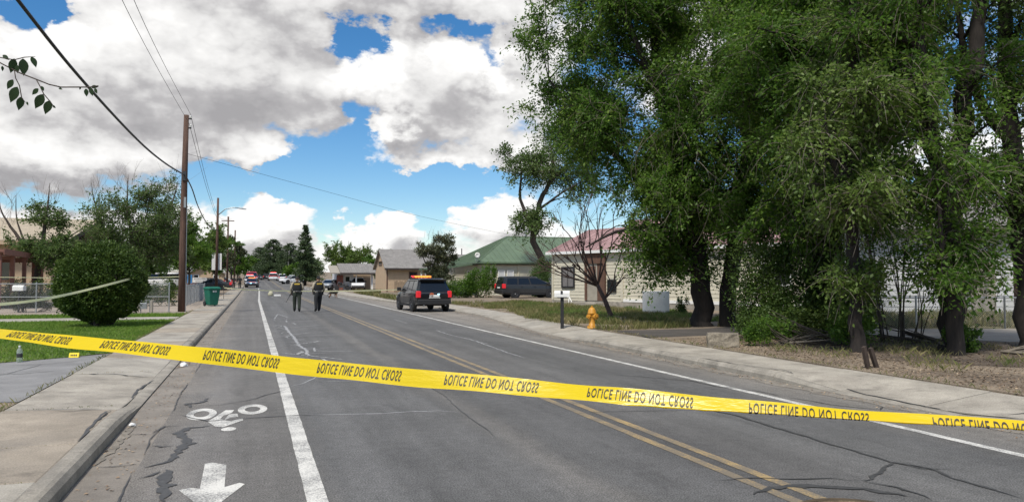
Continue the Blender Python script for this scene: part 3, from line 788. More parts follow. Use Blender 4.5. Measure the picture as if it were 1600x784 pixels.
def tubes_np(polys, k):
    """many thin tapered tubes: list of (pts(n,3), radii(n)) with equal n -> verts, quads"""
    P = np.stack([p for p, r in polys]); Rr = np.stack([r for p, r in polys]); m, n, _ = P.shape
    T = np.empty_like(P); T[:, 1:-1] = P[:, 2:] - P[:, :-2]; T[:, 0] = P[:, 1] - P[:, 0]; T[:, -1] = P[:, -1] - P[:, -2]
    T = unit(T); ref = np.broadcast_to(np.array([0.31, 0.83, 0.46]), T.shape)
    U = unit(np.cross(T, ref)); W = np.cross(T, U)
    ang = np.arange(k) * 2 * np.pi / k
    V = P[:, :, None] + (U[:, :, None] * np.cos(ang)[None, None, :, None] + W[:, :, None] * np.sin(ang)[None, None, :, None]) * Rr[:, :, None, None]
    i = np.arange(m)[:, None, None] * n * k; j = np.arange(n - 1)[None, :, None] * k; q = np.arange(k)[None, None, :]; q2 = (q + 1) % k
    F = np.stack([i + j + q, i + j + q2, i + j + k + q2, i + j + k + q], -1).reshape(-1, 4)
    return V.reshape(-1, 3), F


def make_tree(name, label, cat, base, stems, crown, leaf, bark, per=150, lsize=0.09, spray=0.8, droop=0.35, twigs=6, group=None, bare=None, seed=1, aspect=0.5,
              shell=2.4, crown_name='crown', up=0.35, trunk_name='trunk'):
    global rng
    keep = rng; rng = np.random.default_rng(seed)
    root = empty(name, base, 0, label, cat, group)
    tb = MB(); samp = []
    for st in stems:
        pts = [Vector(s[:3]) for s in st]; rad = [s[3] for s in st]; PP = []; RR = []
        for i in range(len(pts) - 1):           # Catmull-Rom with a little wobble
            p0, p1, p2, p3 = pts[max(i - 1, 0)], pts[i], pts[i + 1], pts[min(i + 2, len(pts) - 1)]
            for s in range(4):
                t = s / 4
                q = 0.5 * ((2 * p1) + (p2 - p0) * t + (2 * p0 - 5 * p1 + 4 * p2 - p3) * t * t + (-p0 + 3 * p1 - 3 * p2 + p3) * t ** 3)
                r = rad[i] + (rad[i + 1] - rad[i]) * t
                if i + s: q = q + Vector(rng.normal(0, 0.25, 3) * r)
                PP.append(q); RR.append(r)
        PP.append(pts[-1]); RR.append(rad[-1])
        if PP[0].z < 0.05:                       # root flare
            PP.insert(0, PP[0] - Vector((0, 0, 0.15))); RR.insert(0, RR[0] * 1.3); RR[1] *= 1.12
        tb.tube(PP, RR, k=9 if rad[0] > 0.1 else 6)
        for q, r in zip(PP, RR): samp.append((q.x, q.y, q.z, r))
    S = np.array(samp)
    polys = []; tw = []; lc = []; la = []; pairs = []
    for (cx, cy, cz, rx, ry, rz, n) in crown:    # boughs first, sprays hang along their outer part
        nb = max(3, n // 8); d = unit(rng.normal(size=(nb, 3))); u = rng.uniform(0, 1, nb) ** (1 / shell)
        tips = np.array([cx, cy, cz]) + d * u[:, None] * np.array([rx, ry, rz])
        for q, c in enumerate(tips):
            dd = np.linalg.norm(S[:, :3] - c, axis=1) + np.where(S[:, 2] > c[2] - 0.2, 2.5, 0)
            a = S[np.argmin(dd)]; p0 = a[:3]; Lb = np.linalg.norm(c - p0)
            mid = (p0 + c) / 2 + np.array([0, 0, 0.15 + 0.14 * Lb]) + rng.normal(0, 0.12, 3)
            r0 = min(a[3] * 0.6, 0.022 + 0.014 * Lb)
            polys.append((bez(p0, mid, c, 6), np.linspace(r0, 0.01, 6)))
            k = n // nb + (1 if q < n % nb else 0)
            for t in np.sqrt(rng.uniform(.12, 1, k)):
                bp = (1 - t) ** 2 * p0 + 2 * t * (1 - t) * mid + t * t * c
                pairs.append((bp, bp + rng.normal(0, 1, 3) * np.array([.42, .42, .26]) * spray))
    for p0, c in pairs:
        polys.append((bez(p0, (p0 + c) / 2 + rng.normal(0, .05, 3), c, 6), np.linspace(.012, 0.006, 6)))
        od = unit((c - p0)[None])[0]
        m = twigs
        D = unit(rng.normal(size=(m, 3)) + od * 0.7 + np.array([0, 0, up]))
        Ln = spray * rng.uniform(0.55, 1.25, m)
        for q in range(m):
            e = c + D[q] * Ln[q] + np.array([0, 0, -droop * Ln[q]]); cm = c + D[q] * Ln[q] * 0.6
            tw.append((bez(c, cm, e, 4), np.array([0.007, 0.006, 0.005, 0.003])))
        k = rng.integers(0, m, per); t = rng.uniform(0.08, 1.05, per)
        pos = c + D[k] * (Ln[k] * (t * 0.95))[:, None]; pos[:, 2] -= droop * Ln[k] * t * t
        pos += rng.normal(0, 0.055 + spray * 0.05, (per, 3)); lc.append(pos)
        la.append(unit(D[k] + rng.normal(0, 0.75, (per, 3)) + np.array([0, 0, -droop])))
    trunk = tb.build(trunk_name, bark, root, smooth=True)
    v1, f1 = tubes_np(polys, 5); np_mesh('branches', v1, f1, bark, trunk, kind='stuff')
    v2, f2 = tubes_np(tw, 3); np_mesh('twigs', v2, f2, M['bark_grey'] if bare else bark, trunk, kind='stuff')
    if bare:                                    # bare, hanging or upright dead twigs
        bp = []
        for (cx, cy, cz, rx, ry, rz, n, dirz) in bare:
            for _ in range(n):
                c = np.array([cx, cy, cz]) + unit(rng.normal(size=(1, 3)))[0] * rng.uniform(0, 1) ** .5 * np.array([rx, ry, rz])
                L_ = rng.uniform(0.6, 1.6) * spray; o = rng.normal(0, 0.35, 3); o[2] = dirz * rng.uniform(.5, 1.1); o = o * L_
                bp.append((bez(c, c + o * 0.5 + rng.normal(0, .12 * L_, 3), c + o, 6), np.linspace(0.009, 0.003, 6)))
        v3, f3 = tubes_np(bp, 3); np_mesh('dead_twigs', v3, f3, M['bark_grey'], trunk, kind='stuff')
    c = np.concatenate(lc); ax = np.concatenate(la); n = len(c)
    if n and per:
        nr = unit(rng.normal(size=(n, 3)) * 0.8 + np.array([0, 0, 0.6]))
        ln = lsize * rng.uniform(0.5, 1.55, n)
        v, f = leaf_arrays(c, ax, nr, ln, ln * aspect)
        np_mesh(crown_name, v, f, leaf, root, np.repeat(rng.uniform(0, 1, n), 4))
    rng = keep
    return root


ELMS = 'large elm trees along the right pavement'
Z = YARD_R
# twin-stemmed elm whose crown reaches out over the pavement
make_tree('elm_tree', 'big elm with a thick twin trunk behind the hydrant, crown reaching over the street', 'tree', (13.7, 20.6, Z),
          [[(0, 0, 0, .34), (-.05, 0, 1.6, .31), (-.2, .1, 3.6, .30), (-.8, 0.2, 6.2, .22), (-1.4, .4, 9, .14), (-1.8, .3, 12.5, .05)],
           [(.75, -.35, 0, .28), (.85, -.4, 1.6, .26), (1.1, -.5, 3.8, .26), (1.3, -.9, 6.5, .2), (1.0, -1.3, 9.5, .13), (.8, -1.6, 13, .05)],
           [(-.2, .1, 3.3, .2), (-1.4, .8, 4.6, .14), (-3.0, 1.6, 6.4, .09), (-4.4, 2.2, 8.2, .04)],
           [(-.5, .1, 5.2, .16), (-2.0, -.6, 7.4, .11), (-3.4, -1.0, 9.8, .05)],
           [(1.1, -.5, 3.9, .16), (1.0, -2.0, 5.8, .12), (.4, -3.4, 7.4, .05)],
           [(0, 0, 2.5, .14), (-1.3, -.2, 3.2, .09), (-2.9, .2, 3.0, .05), (-3.9, .4, 2.5, .02)]],
          [(-1.6, .4, 9.2, 4.0, 3.4, 4.6, 313), (.9, -1.2, 10.5, 3.4, 3.2, 4.4, 223), (-3.2, 1.4, 6.9, 2.3, 2.2, 2.3, 104), (.4, -1.5, 5.4, 3.0, 2.4, 1.9, 134), (-1.5, .3, 2.5, 1.25, 1.0, .8, 60), (-1.2, .2, 5.0, 2.0, 2.0, 1.2, 75), (.4, -1.2, 3.7, 2.6, 1.8, .9, 60), (-.5, .1, 3.9, 1.4, 1.2, .7, 32), (-3.4, .6, 10.5, 2.2, 2.2, 2.8, 34)],
          M['elm'], M['bark_dark'], per=250, lsize=.096, spray=.9, droop=.34, seed=21, group=ELMS,
          bare=[(-1.5, -1.5, 5.5, 3.0, 2.0, 2.6, 120, -.8), (.5, -2.5, 7, 2.6, 1.5, 2.5, 80, -.8)])
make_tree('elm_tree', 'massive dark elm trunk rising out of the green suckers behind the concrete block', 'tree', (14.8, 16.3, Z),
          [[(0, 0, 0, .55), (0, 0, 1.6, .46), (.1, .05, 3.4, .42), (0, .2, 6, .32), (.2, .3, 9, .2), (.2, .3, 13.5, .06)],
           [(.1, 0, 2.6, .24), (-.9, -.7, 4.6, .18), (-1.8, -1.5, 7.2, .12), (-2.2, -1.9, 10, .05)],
           [(.1, .1, 3.6, .2), (.9, .9, 5.8, .15), (1.6, 1.4, 8.8, .06)]],
          [(-.3, 0, 8.6, 3.4, 3.0, 4.8, 340), (-1.8, -1.6, 7.4, 2.4, 2.2, 3.2, 170), (-.8, -1.2, 4.3, 2.3, 1.8, 1.5, 102), (1.2, .6, 8.5, 2.5, 2.4, 3.5, 102), (.6, .2, 3.6, 1.6, 1.5, 1.0, 48), (-1.2, -.9, 3.0, 1.7, 1.3, .9, 45), (.3, .6, 5.5, 2.6, 2.4, 1.8, 60), (-1.3, 2.2, 9.0, 2.0, 2.0, 3.6, 110)],
          M['elm'], M['bark_dark'], per=240, lsize=.094, spray=.85, droop=.38, seed=22, group=ELMS,
          bare=[(-1.2, -1.5, 5, 2.4, 1.8, 2.6, 140, -.8)])
make_tree('elm_tree', 'slender elm with leafy hanging branches just behind the two cut stakes', 'tree', (11.9, 12.2, Z),
          [[(0, 0, 0, .15), (.05, .05, 1.6, .13), (0, .2, 3.4, .13), (.25, .3, 5.6, .09), (.3, .2, 9, .03)],
           [(0, .1, 2.2, .09), (-.6, -.2, 3.4, .06), (-1.2, -.5, 4.6, .03)]],
          [(.1, .2, 6.0, 1.7, 1.6, 3.0, 142), (-.6, -.1, 3.6, 1.15, 1.0, 1.2, 57), (.25, .1, 1.6, .55, .5, .75, 24)],
          M['lime'], M['bark_dark'], per=130, lsize=.085, spray=.6, droop=.5, seed=23, group=ELMS,
          bare=[(0, -.3, 3.6, 1.3, 1.0, 1.8, 80, -.7)])
make_tree('elm_tree', 'forked dark elm in front of the pale paved lot, leaves down one side', 'tree', (13.7, 11.5, Z),
          [[(-.35, -.35, 0, .17), (-.35, -.3, 1.4, .15), (-.55, -.3, 3.4, .13), (-.9, -.2, 6.2, .08), (-1.1, -.2, 9, .03)],
           [(.25, .2, 0, .27), (.3, .2, 1.5, .25), (.35, .25, 3.4, .22), (.9, .1, 6.2, .17), (1.5, 0, 9.5, .06)],
           [(.33, .22, 3.0, .17), (-.1, .6, 5.2, .13), (-.2, .9, 8.4, .04)],
           [(-.35, -.3, .9, .07), (-.8, -.5, 2.0, .05), (-1.0, -.6, 3.0, .03)]],
          [(-.2, .2, 7.4, 2.2, 2.0, 3.2, 187), (.8, .3, 5.2, 1.5, 1.5, 2.2, 51), (-.6, -.1, 3.9, 1.3, 1.2, 1.3, 71), (-.55, -.3, 2.0, .8, .7, 1.0, 44), (.75, -.1, 2.0, .4, .5, .7, 14)],
          M['elm'], M['bark_dark'], per=130, lsize=.085, spray=.62, droop=.45, seed=24, group=ELMS,
          bare=[(-.2, -.4, 4.2, 1.4, 1.0, 2.0, 60, -.7)])
make_tree('elm_tree', 'tall straight elm trunk at the right edge of the picture', 'tree', (16.1, 11.75, Z),
          [[(.2, -.1, 0, .27), (.1, 0, 1.5, .24), (-.1, 0, 3.5, .21), (-.3, 0, 6.5, .16), (-.4, .1, 11, .05)],
           [(-.15, 0, 4.4, .13), (-.9, .3, 5.8, .1), (-1.3, .4, 7.8, .04)],
           [(-.2, 0, 5.4, .12), (.8, -.5, 7.2, .06)]],
          [(-.3, 0, 8.6, 2.6, 2.4, 2.4, 128), (.8, -.6, 6.2, 2.0, 1.8, 2.0, 80), (-.5, .3, 3.6, 1.1, 1.0, .7, 19), (.3, -.9, 3.7, 1.6, 1.2, 1.1, 42)],
          M['elm2'], M['bark_dark'], per=130, lsize=.09, spray=.7, droop=.4, seed=25, group=ELMS)
make_tree('elm_tree', 'crooked thin elm rising left of the pink roofed house', 'tree', (24.0, 59.8, Z),
          [[(0, 0, 0, .22), (-.15, .1, 1.8, .19), (-.6, .2, 3.4, .17), (-.3, .1, 5.0, .14), (.5, .2, 6.6, .10), (.4, .2, 8.6, .04)],
           [(-.6, .2, 3.6, .12), (-1.3, .3, 5.2, .08), (-1.2, .3, 6.8, .04)],
           [(.2, .1, 6.0, .09), (1.4, .3, 7.2, .06), (2.3, .4, 8.2, .03)],
           [(-.4, .1, 4.6, .08), (.9, -.2, 5.6, .05), (2.0, -.3, 6.2, .03)]],
          [(-1.0, .2, 6.8, 1.7, 1.4, 1.5, 51), (1.3, .2, 8.0, 2.4, 1.8, 1.8, 75), (-.9, .1, 4.0, 1.2, 1.0, .9, 33), (1.5, 0, 5.8, 1.5, 1.2, 1.2, 36)],
          M['elm2'], M['bark'], per=120, lsize=.12, spray=.8, droop=.3, seed=26).scale = (1.62, 1.62, 1.62)
# leaning, nearly leafless shrub by the hydrant
def bare_shrub():
    root = empty('bare_shrub', (12.9, 25.3, Z), 0, 'leaning, nearly leafless reddish shrub between hydrant and pink roofed house', 'shrub')
    r = np.random.default_rng(33); b = MB()
    b.tube([(.05, 0, -.1), (0, 0, .0), (-.25, .1, .7), (-.5, .25, 1.3)], [.14, .105, .09, .075], k=8)
    polys = []
    def grow(p, d, L, rad, depth):
        d = d / np.linalg.norm(d); e = p + d * L; mid = (p + e) / 2 + r.normal(0, .05 * L, 3)
        polys.append((bez(p, mid, e, 5), np.linspace(rad, rad * .6, 5)))
        if depth == 0: return
        for _ in range(2 if depth > 1 else 3):
            nd = d + r.normal(0, .38, 3) + np.array([0, 0, .12]); grow(p + (e - p) * r.uniform(.55, 1), nd, L * r.uniform(.6, .85), rad * .58, depth - 1)
    for d in [(-1, .2, .55), (-.8, .3, .9), (-.5, .2, 1.1), (-.2, .1, 1.2), (.15, 0, 1.2), (-1.1, .1, .3), (.35, 0, .9), (-.65, -.2, 1.0), (-1.2, .4, .42), (-.95, -.1, .7), (-.4, 0, .9)]:
        grow(np.array([-.5, .25, 1.25]), np.array(d, float), r.uniform(1.25, 1.75), .038, 3)
    for d in [(.5, -.1, 1.0), (.75, -.1, .8)]: grow(np.array([-.28, .1, .75]), np.array(d, float), 1.0, .04, 2)
    t = b.build('trunk', M['redbark'], root, smooth=True)
    v, f = tubes_np(polys, 4); np_mesh('branches', v, f, M['redbark'], t, kind='stuff')
bare_shrub()

# leafy suckers and saplings under the elms
def shrub(name, label, base, lobes, n, leaf, lsize=.08, seed=1, cat='shrub', group=None, stems=10, aspect=.5, hollow=0.35, core=None):
    r = np.random.default_rng(seed); root = empty(name, base, 0, label, cat, group); cs = []; st = []
    wt = np.array([l[3] * l[4] * l[5] for l in lobes]); wt = wt / wt.sum()
    for (cx, cy, cz, rx, ry, rz), w in zip(lobes, wt):
        k = max(50, int(n * w)); sub = max(6, k // 90); d0 = unit(r.normal(size=(sub, 3)))
        cc = np.array([cx, cy, cz]) + d0 * (r.uniform(hollow, 1, sub) ** .6)[:, None] * np.array([rx, ry, rz]) * .92
        q = r.integers(0, sub, k); p = cc[q] + r.normal(0, 1, (k, 3)) * np.array([rx, ry, rz]) * .17
        p[:, 2] = np.abs(p[:, 2]); cs.append(p)
        for _ in range(max(2, int(stems * w))):
            e = cc[r.integers(0, sub)]; st.append((bez(np.array([cx * .6 + r.normal(0, .1), cy * .6 + r.normal(0, .1), -.02]), np.array([cx, cy, e[2] * .6]), e, 6), np.linspace(.018, .005, 6)))
    c = np.concatenate(cs); k = len(c)
    v, f = leaf_arrays(c, r.normal(size=(k, 3)), r.normal(size=(k, 3)) * .8 + np.array([0, 0, .5]), lsize * r.uniform(.6, 1.3, k), lsize * aspect)
    np_mesh('foliage', v, f, leaf, root, np.repeat(r.uniform(0, 1, k), 4))
    v, f = tubes_np(st, 4); np_mesh('stems', v, f, M['bark'], root, kind='stuff')
    return root

shrub('sucker_thicket', 'dense dark green sucker thicket beside the concrete block under the elms', (13.7, 16.4, Z),
      [(-.7, .3, .8, .9, .8, .8), (0, -.3, .7, 1.2, .9, .8), (.9, -.9, .7, 1.0, .8, .8), (1.3, -1.0, 1.3, .7, .6, 1.0), (-1.2, -.3, .4, .7, .6, .45), (-.7, .5, 1.9, .8, .7, .9), (.5, -.3, 2.0, .9, .8, .9)], 30000, M['bush_leaf'], .085, 41, stems=40)
shrub('leafy_sapling', 'light leafy sapling screening the pale house wall left of the massive elm', (15.0, 18.2, Z),
      [(-.2, .3, 2.6, .9, .8, 1.0), (.2, .1, 1.4, .6, .6, .8), (-.5, .5, 3.4, .7, .6, .6)], 5000, M['elm2'], .09, 42, stems=26)
shrub('leafy_sapling', 'loose leafy sapling between the slender elm and the forked elm', (14.9, 13.9, Z), [(0, 0, 2.6, 1.0, .9, 1.1), (.5, -.3, 1.6, .7, .6, .8), (-.5, .4, 3.6, .9, .8, .9)], 5200, M['elm'], .085, 46, stems=24)
shrub('low_shrub', 'low dark shrub at the foot of the forked elm', (13.9, 11.6, Z), [(-.05, -.1, .3, .35, .32, .35), (.5, .2, .3, .3, .3, .3)], 2600, M['elm'], .07, 43, stems=12)
shrub('low_shrub', 'ragged green shoots around the foot of the slender elm', (12.3, 12.7, Z), [(0, 0, .45, .5, .5, .5), (-1.2, 1.3, .35, .6, .5, .35)], 3000, M['elm'], .075, 44, stems=14)
shrub('low_shrub', 'low leafy shoots spilling out left of the massive elm, by the block', (12.2, 15.6, Z), [(0, 0, .35, .7, .5, .4), (.8, -.5, .4, .7, .5, .45), (1.7, -1.0, .4, .7, .5, .45)], 6000, M['bush_leaf'], .08, 47, stems=20)
shrub('garden_shrub', 'small green shrub just right of the white cabinet', (17.0, 27.0, Z), [(0, 0, .5, .3, .3, .5)], 900, M['bush_leaf'], .09, 45)

# round clipped bush on the lawn
def round_bush():
    root = empty('round_bush', (-4.72, 27.6, YARD_L), 0, 'large clipped round dark green bush on the lawn', 'bush')
    r = np.random.default_rng(51); n = 46000
    d = unit(r.normal(size=(n, 3))); lump = 1 + .045 * np.sin(d[:, 0] * 9 + d[:, 2] * 6) + .035 * np.sin(d[:, 1] * 13 + d[:, 2] * 11 + 1) + .03 * np.sin(d[:, 2] * 19 + d[:, 0] * 17)
    rad = lump * (1 - .28 * r.uniform(0, 1, n) ** 2.2) * (1 + .05 * r.normal(0, 1, n) * (r.uniform(0, 1, n) < .2))
    p = d * rad[:, None] * np.array([1.36, 1.36, 1.33]) + np.array([0, 0, 1.42]); low = p[:, 2] < .55
    p[low, :2] *= (0.55 + .45 * p[low, 2:3] / .55)
    p[:, 2] = np.maximum(p[:, 2], .06)
    sd_ = unit(r.normal(size=(240, 3)) + np.array([0, 0, .25])); kk_ = r.integers(0, 240, 2600)   # stray shoots
    sp_ = sd_[kk_] * (.98 + .16 * r.uniform(0, 1, 2600) * r.uniform(.3, 1, 240)[kk_])[:, None] * np.array([1.36, 1.36, 1.33]) + np.array([0, 0, 1.42]) + r.normal(0, .022, (2600, 3)); ok_ = sp_[:, 2] > .5
    p = np.concatenate([p, sp_[ok_]]); d = np.concatenate([d, sd_[kk_][ok_]]); n = len(p)
    v, f = leaf_arrays(p, unit(d + r.normal(0, .6, (n, 3)) + np.array([0, 0, .3])), d + r.normal(0, .6, (n, 3)), .085 * r.uniform(.6, 1.4, n), .045)
    np_mesh('foliage', v, f, M['bush_leaf'], root, np.repeat(r.uniform(0, 1, n), 4))
    st = [(bez(np.array([r.normal(0, .12), r.normal(0, .12), -.03]), np.array([r.normal(0, .4), r.normal(0, .4), .6]), np.array([r.normal(0, .6), r.normal(0, .6), 1.7]), 6), np.linspace(.07, .02, 6)) for _ in range(16)]
    v, f = tubes_np(st, 6); np_mesh('stems', v, f, M['bark'], root, kind='stuff')
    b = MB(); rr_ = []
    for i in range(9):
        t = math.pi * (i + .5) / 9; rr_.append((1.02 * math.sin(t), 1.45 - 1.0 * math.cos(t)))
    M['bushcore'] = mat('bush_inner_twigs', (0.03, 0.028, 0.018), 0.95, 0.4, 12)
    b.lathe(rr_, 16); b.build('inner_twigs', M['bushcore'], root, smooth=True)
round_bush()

# weeds, wood chips and litter on the right
pr = [(9.85, 19.7), (10.0, 27), (11.4, 33), (11.5, 46), (17.0, 46), (17.0, 23), (15.0, 20.3)]
p_ = clumped(scatter(pr, 62000, Z), 1.1, -0.02)
tag(blades('weeds', p_, rng.uniform(.04, .30, len(p_)) ** 1.15, rng.uniform(.01, .024, len(p_)), M['weeds'], kind='stuff', lean=.8), 'dry weedy grass in front of the pink roofed house', 'weeds')
p_ = clumped(scatter([(10.6, 21.2), (12.6, 33), (12.6, 44), (17.0, 43), (18.6, 30), (17, 23)], 34000, Z), .9, .12)
tag(blades('green_grass', p_, rng.uniform(.05, .22, len(p_)), rng.uniform(.01, .022, len(p_)), M['weedgreen'], kind='stuff', lean=.8), 'green grass patches by the bare shrub and hydrant', 'grass')
p_ = clumped(scatter([(9.6, 47), (10.6, 49), (10.2, 66), (13.4, 82), (10.4, 82)], 9000, Z), 1.2, -.2); p_[:, 2] += np.array([rise(y) for y in p_[:, 1]])
tag(blades('weeds', p_, rng.uniform(.1, .45, len(p_)), rng.uniform(.03, .06, len(p_)), M['weeds'], kind='stuff', lean=.8), 'dry weeds on the verge left of the parked patrol car', 'weeds')
p_ = clumped(scatter([(17.4, 18.2), (18, 25), (30, 24), (34, 13), (26.8, 15.2)], 26000, Z), 1.0, -.5)
tag(blades('dry_grass', p_, rng.uniform(.15, .5, len(p_)), rng.uniform(.015, .04, len(p_)), M['weeds'], kind='stuff', lean=.8), 'tall dry grass along the fence beyond the paved lot', 'grass')
pw = [(9.62, 3), (9.66, 10), (9.9, 16.3), (12.5, 17), (16.6, 13.4), (21, 8.2), (18, 2)]
p_ = scatter(pw, 26000, Z + .006)
def flakes(name, p, ln, asp, m):
    n_ = len(p); ax = rng.normal(size=(n_, 3)); ax[:, 2] *= .25; nr = rng.normal(size=(n_, 3)) * .35 + np.array([0, 0, 1]); l = ln * rng.uniform(.4, 1.5, n_)
    v, f = leaf_arrays(p, ax, nr, l, l * asp); v[:, 2] = np.maximum(v[:, 2], Z + .002)
    return np_mesh(name, v, f, m, None, np.repeat(rng.uniform(0, 1, n_), 4), 'stuff')
w_ = np.exp(-((p_[:, 0] - 10.1) / 1.9) ** 2) > rng.uniform(0, .9, len(p_))
tag(flakes('wood_chips', p_[w_], .036, .42, M['chips']), 'pale wood chips and dead leaves beside the right pavement', 'wood chips')
tag(flakes('leaf_litter', scatter(pw, 20000, Z + .008), .042, .5, M['litter']), 'dark leaf litter under the elms', 'leaf litter')
p_ = clumped(scatter([(10.6, 8), (10.4, 15), (14, 16), (17, 12.6), (19, 8)], 5200, Z), 1.3, .1)
tag(blades('shade_grass', p_, rng.uniform(.04, .15, len(p_)), rng.uniform(.006, .012, len(p_)), M['weeds'], kind='stuff', lean=1.2), 'thin grass growing in the litter under the elms', 'grass')

yy_ = rng.uniform(2, 40, 2200)
gp = np.concatenate([np.column_stack([rng.uniform(-1.36, -.96, 1500), rng.uniform(4, 45, 1500), np.full(1500, .004)]), np.column_stack([[kx(y) - abs(rng.normal(0, .22)) - .01 for y in yy_], yy_, np.full(2200, .008)])])
ln_ = .03 * rng.uniform(.3, 1.4, len(gp)); v_, f_ = leaf_arrays(gp, rng.normal(size=(len(gp), 3)) * np.array([1, 1, .1]), rng.normal(size=(len(gp), 3)) * .3 + np.array([0, 0, 1]), ln_, ln_ * .7); v_[:, 2] = np.maximum(v_[:, 2], .003)
tag(np_mesh('gutter_grit', v_, f_, M['chips'], None, np.repeat(rng.uniform(0, 1, len(gp)), 4), 'stuff'), 'grit and dead leaf bits lying along both gutters', 'grit')

ew = np.concatenate([np.column_stack([-2.79 + rng.normal(0, .025, 900), rng.uniform(5, 40, 900), np.full(900, .12)]), np.column_stack([[kx(y) + 1.43 + abs(rng.normal(0, .06)) for y in yy_[:1500]], yy_[:1500], np.full(1500, Z - .01)]), np.column_stack([rng.uniform(-2.7, -1.6, 160), rng.choice([6.63, 8.02, 10.31, 13.96, 16.6], 160) + rng.normal(0, .006, 160), np.full(160, .118)])])
eh = rng.uniform(.02, .09, len(ew)); eh[-160:] *= .3
tag(blades('edge_weeds', ew, eh, rng.uniform(.005, .01, len(ew)), M['weeds'], kind='stuff', lean=1.2), 'small weeds growing along the pavement edges and joints', 'weeds')

# fallen branches
def fallen(base, n, L, label, seed, rz=0, spread=.6):
    r = np.random.default_rng(seed); root = empty('fallen_branch', base, rz, label, 'branch', 'fallen branches under the elms'); po = []
    for i in range(n):
        a = r.normal(0, spread); p0 = np.array([r.normal(0, .15), r.normal(0, .15), .05]); e = p0 + np.array([math.cos(a), math.sin(a), r.uniform(.02, .35)]) * L * r.uniform(.4, 1)
        po.append((bez(p0, (p0 + e) / 2 + r.normal(0, .1, 3) * np.array([1, 1, .6]), e, 6), np.linspace(.022 if i else .035, .005, 6)))
    v, f = tubes_np(po, 5); np_mesh('twigs', v, f, M['bark'] if seed % 2 else M['bark_grey'], root, kind='stuff')
fallen((12.8, 13.6, Z), 16, 2.0, 'brush pile of dead twigs left of the slender elm', 61, 2.2)
fallen((14.6, 10.9, Z), 14, 1.7, 'dead branches sprawling right of the forked elm', 62, -.6)
fallen((11.6, 14.2, Z), 8, 1.3, 'pale dead twig lying below the sucker thicket', 64, -.5)
fallen((15.4, 13.4, Z), 14, 1.9, 'dead branches lying left of the forked elm, before the pale lot', 65, 2.6)

# trees across the left and in the distance
def small_tree(name, label, px, py, h, w, leaf, seed, n=60, per=80, ls=.14, bare=0, zb=None, trunk_r=.16, low=.28, group=None, bark=None, spray=None, sq=1.0):
    z = (YARD_L if px < 4 else YARD_R) + rise(py) if zb is None else zb
    n = int(n * 2.3)
    st = [[(0, 0, 0, trunk_r), (.1, 0, h * .2, trunk_r * .85), (0, .1, h * .42, trunk_r * .6), (.1, 0, h * .7, trunk_r * .35), (0, 0, h * .95, .02)],
          [(.08, 0, h * .22, trunk_r * .6), (-w * .25, 0, h * .45, trunk_r * .4), (-w * .4, .1, h * .62, .02)],
          [(.08, 0, h * .26, trunk_r * .6), (w * .25, .1, h * .48, trunk_r * .4), (w * .4, .1, h * .66, .02)]]
    cz = h * (low + 1) / 2
    cr = [(0, 0, cz, w * .5, w * .5 * sq, h * (1 - low) / 2, int(n * .5)), (-w * .2, 0, cz * .92, w * .34, w * .36 * sq, h * .24, int(n * .25)), (w * .2, .2, cz * .95, w * .34, w * .36 * sq, h * .22, int(n * .25))]
    br = [(0, 0, h * .82, w * .35, w * .3, h * .12, bare, 1.2)] if bare else None
    return make_tree(name, label, 'tree', (px, py, z), st, cr, leaf, bark or M['bark'], per=per, lsize=ls, spray=spray or w * .13, droop=.15, twigs=5, seed=seed, bare=br, shell=2.0, group=group)

make_tree('garden_tree', 'half bare tree by the tan church roof at the left edge', 'tree', (-12.2, 51.5, YARD_L),
          [[(-.3, 0, 0, .2), (0, 0, 2.2, .17), (.2, 0, 4.0, .12), (.4, 0, 6.0, .05), (.5, 0, 7.4, .01)],
           [(0, 0, 2.4, .13), (-1.0, 0, 4.0, .1), (-1.9, .1, 5.4, .045), (-2.3, .1, 6.7, .01)],
           [(-.6, 0, 3.4, .08), (-1.2, .2, 5.0, .04), (-1.3, .2, 6.6, .01)], [(.1, 0, 3.0, .08), (1.4, 0, 4.0, .05), (2.2, 0, 4.6, .02)]],
          [(.3, 0, 5.2, .9, .8, 1.6, 23), (.8, 0, 3.4, 1.7, 1.1, .9, 34), (-.9, 0, 3.3, 1.3, .8, .6, 16), (2.2, 0, 3.2, 1.0, .9, .8, 16)],
          M['elm2'], M['bark'], per=120, lsize=.15, spray=.75, droop=.2, seed=71, up=.5,
          bare=[(-1.7, 0, 5.6, .9, .6, 1.2, 34, 1.3), (.4, 0, 6.2, .8, .5, 1.2, 28, 1.2)])
make_tree('garden_tree', 'wide ragged green tree with bare tips behind the round bush', 'tree', (-7.9, 56, YARD_L),
          [[(0, 0, 0, .24), (0, 0, 1.8, .2), (.1, 0, 3.6, .14), (-.2, 0, 6.0, .06), (-.2, 0, 7.9, .01)],
           [(0, 0, 1.9, .15), (-1.2, 0, 3.8, .1), (-2.1, 0, 5.8, .045), (-2.4, 0, 7.3, .01)], [(.1, 0, 2.2, .14), (1.5, 0, 4.0, .1), (2.6, 0, 6.4, .05), (2.9, 0, 7.6, .02)], [(.1, 0, 3, .1), (.9, 0, 5, .06), (1.3, 0, 7.6, .02)]],
          [(0, 0, 4.8, 2.4, 1.8, 2.2, 119), (1.9, 0, 5.0, 1.6, 1.4, 2.3, 85), (-1.6, 0, 4.4, 1.5, 1.3, 1.7, 68), (1.0, 0, 3.0, 2.6, 1.5, 1.0, 68), (2.9, 0, 3.4, 1.2, 1.2, 1.5, 41)],
          M['elm2'], M['bark'], per=70, lsize=.14, spray=.95, droop=.05, seed=72, up=1.0,
          bare=[(-2.0, 0, 6.2, 1.0, .6, 1.1, 34, 1.3), (-.2, 0, 6.8, .8, .5, 1.2, 28, 1.3), (2.4, 0, 7.0, .8, .5, .6, 20, 1.4)]).scale = (1.0, 1.0, 1.1)
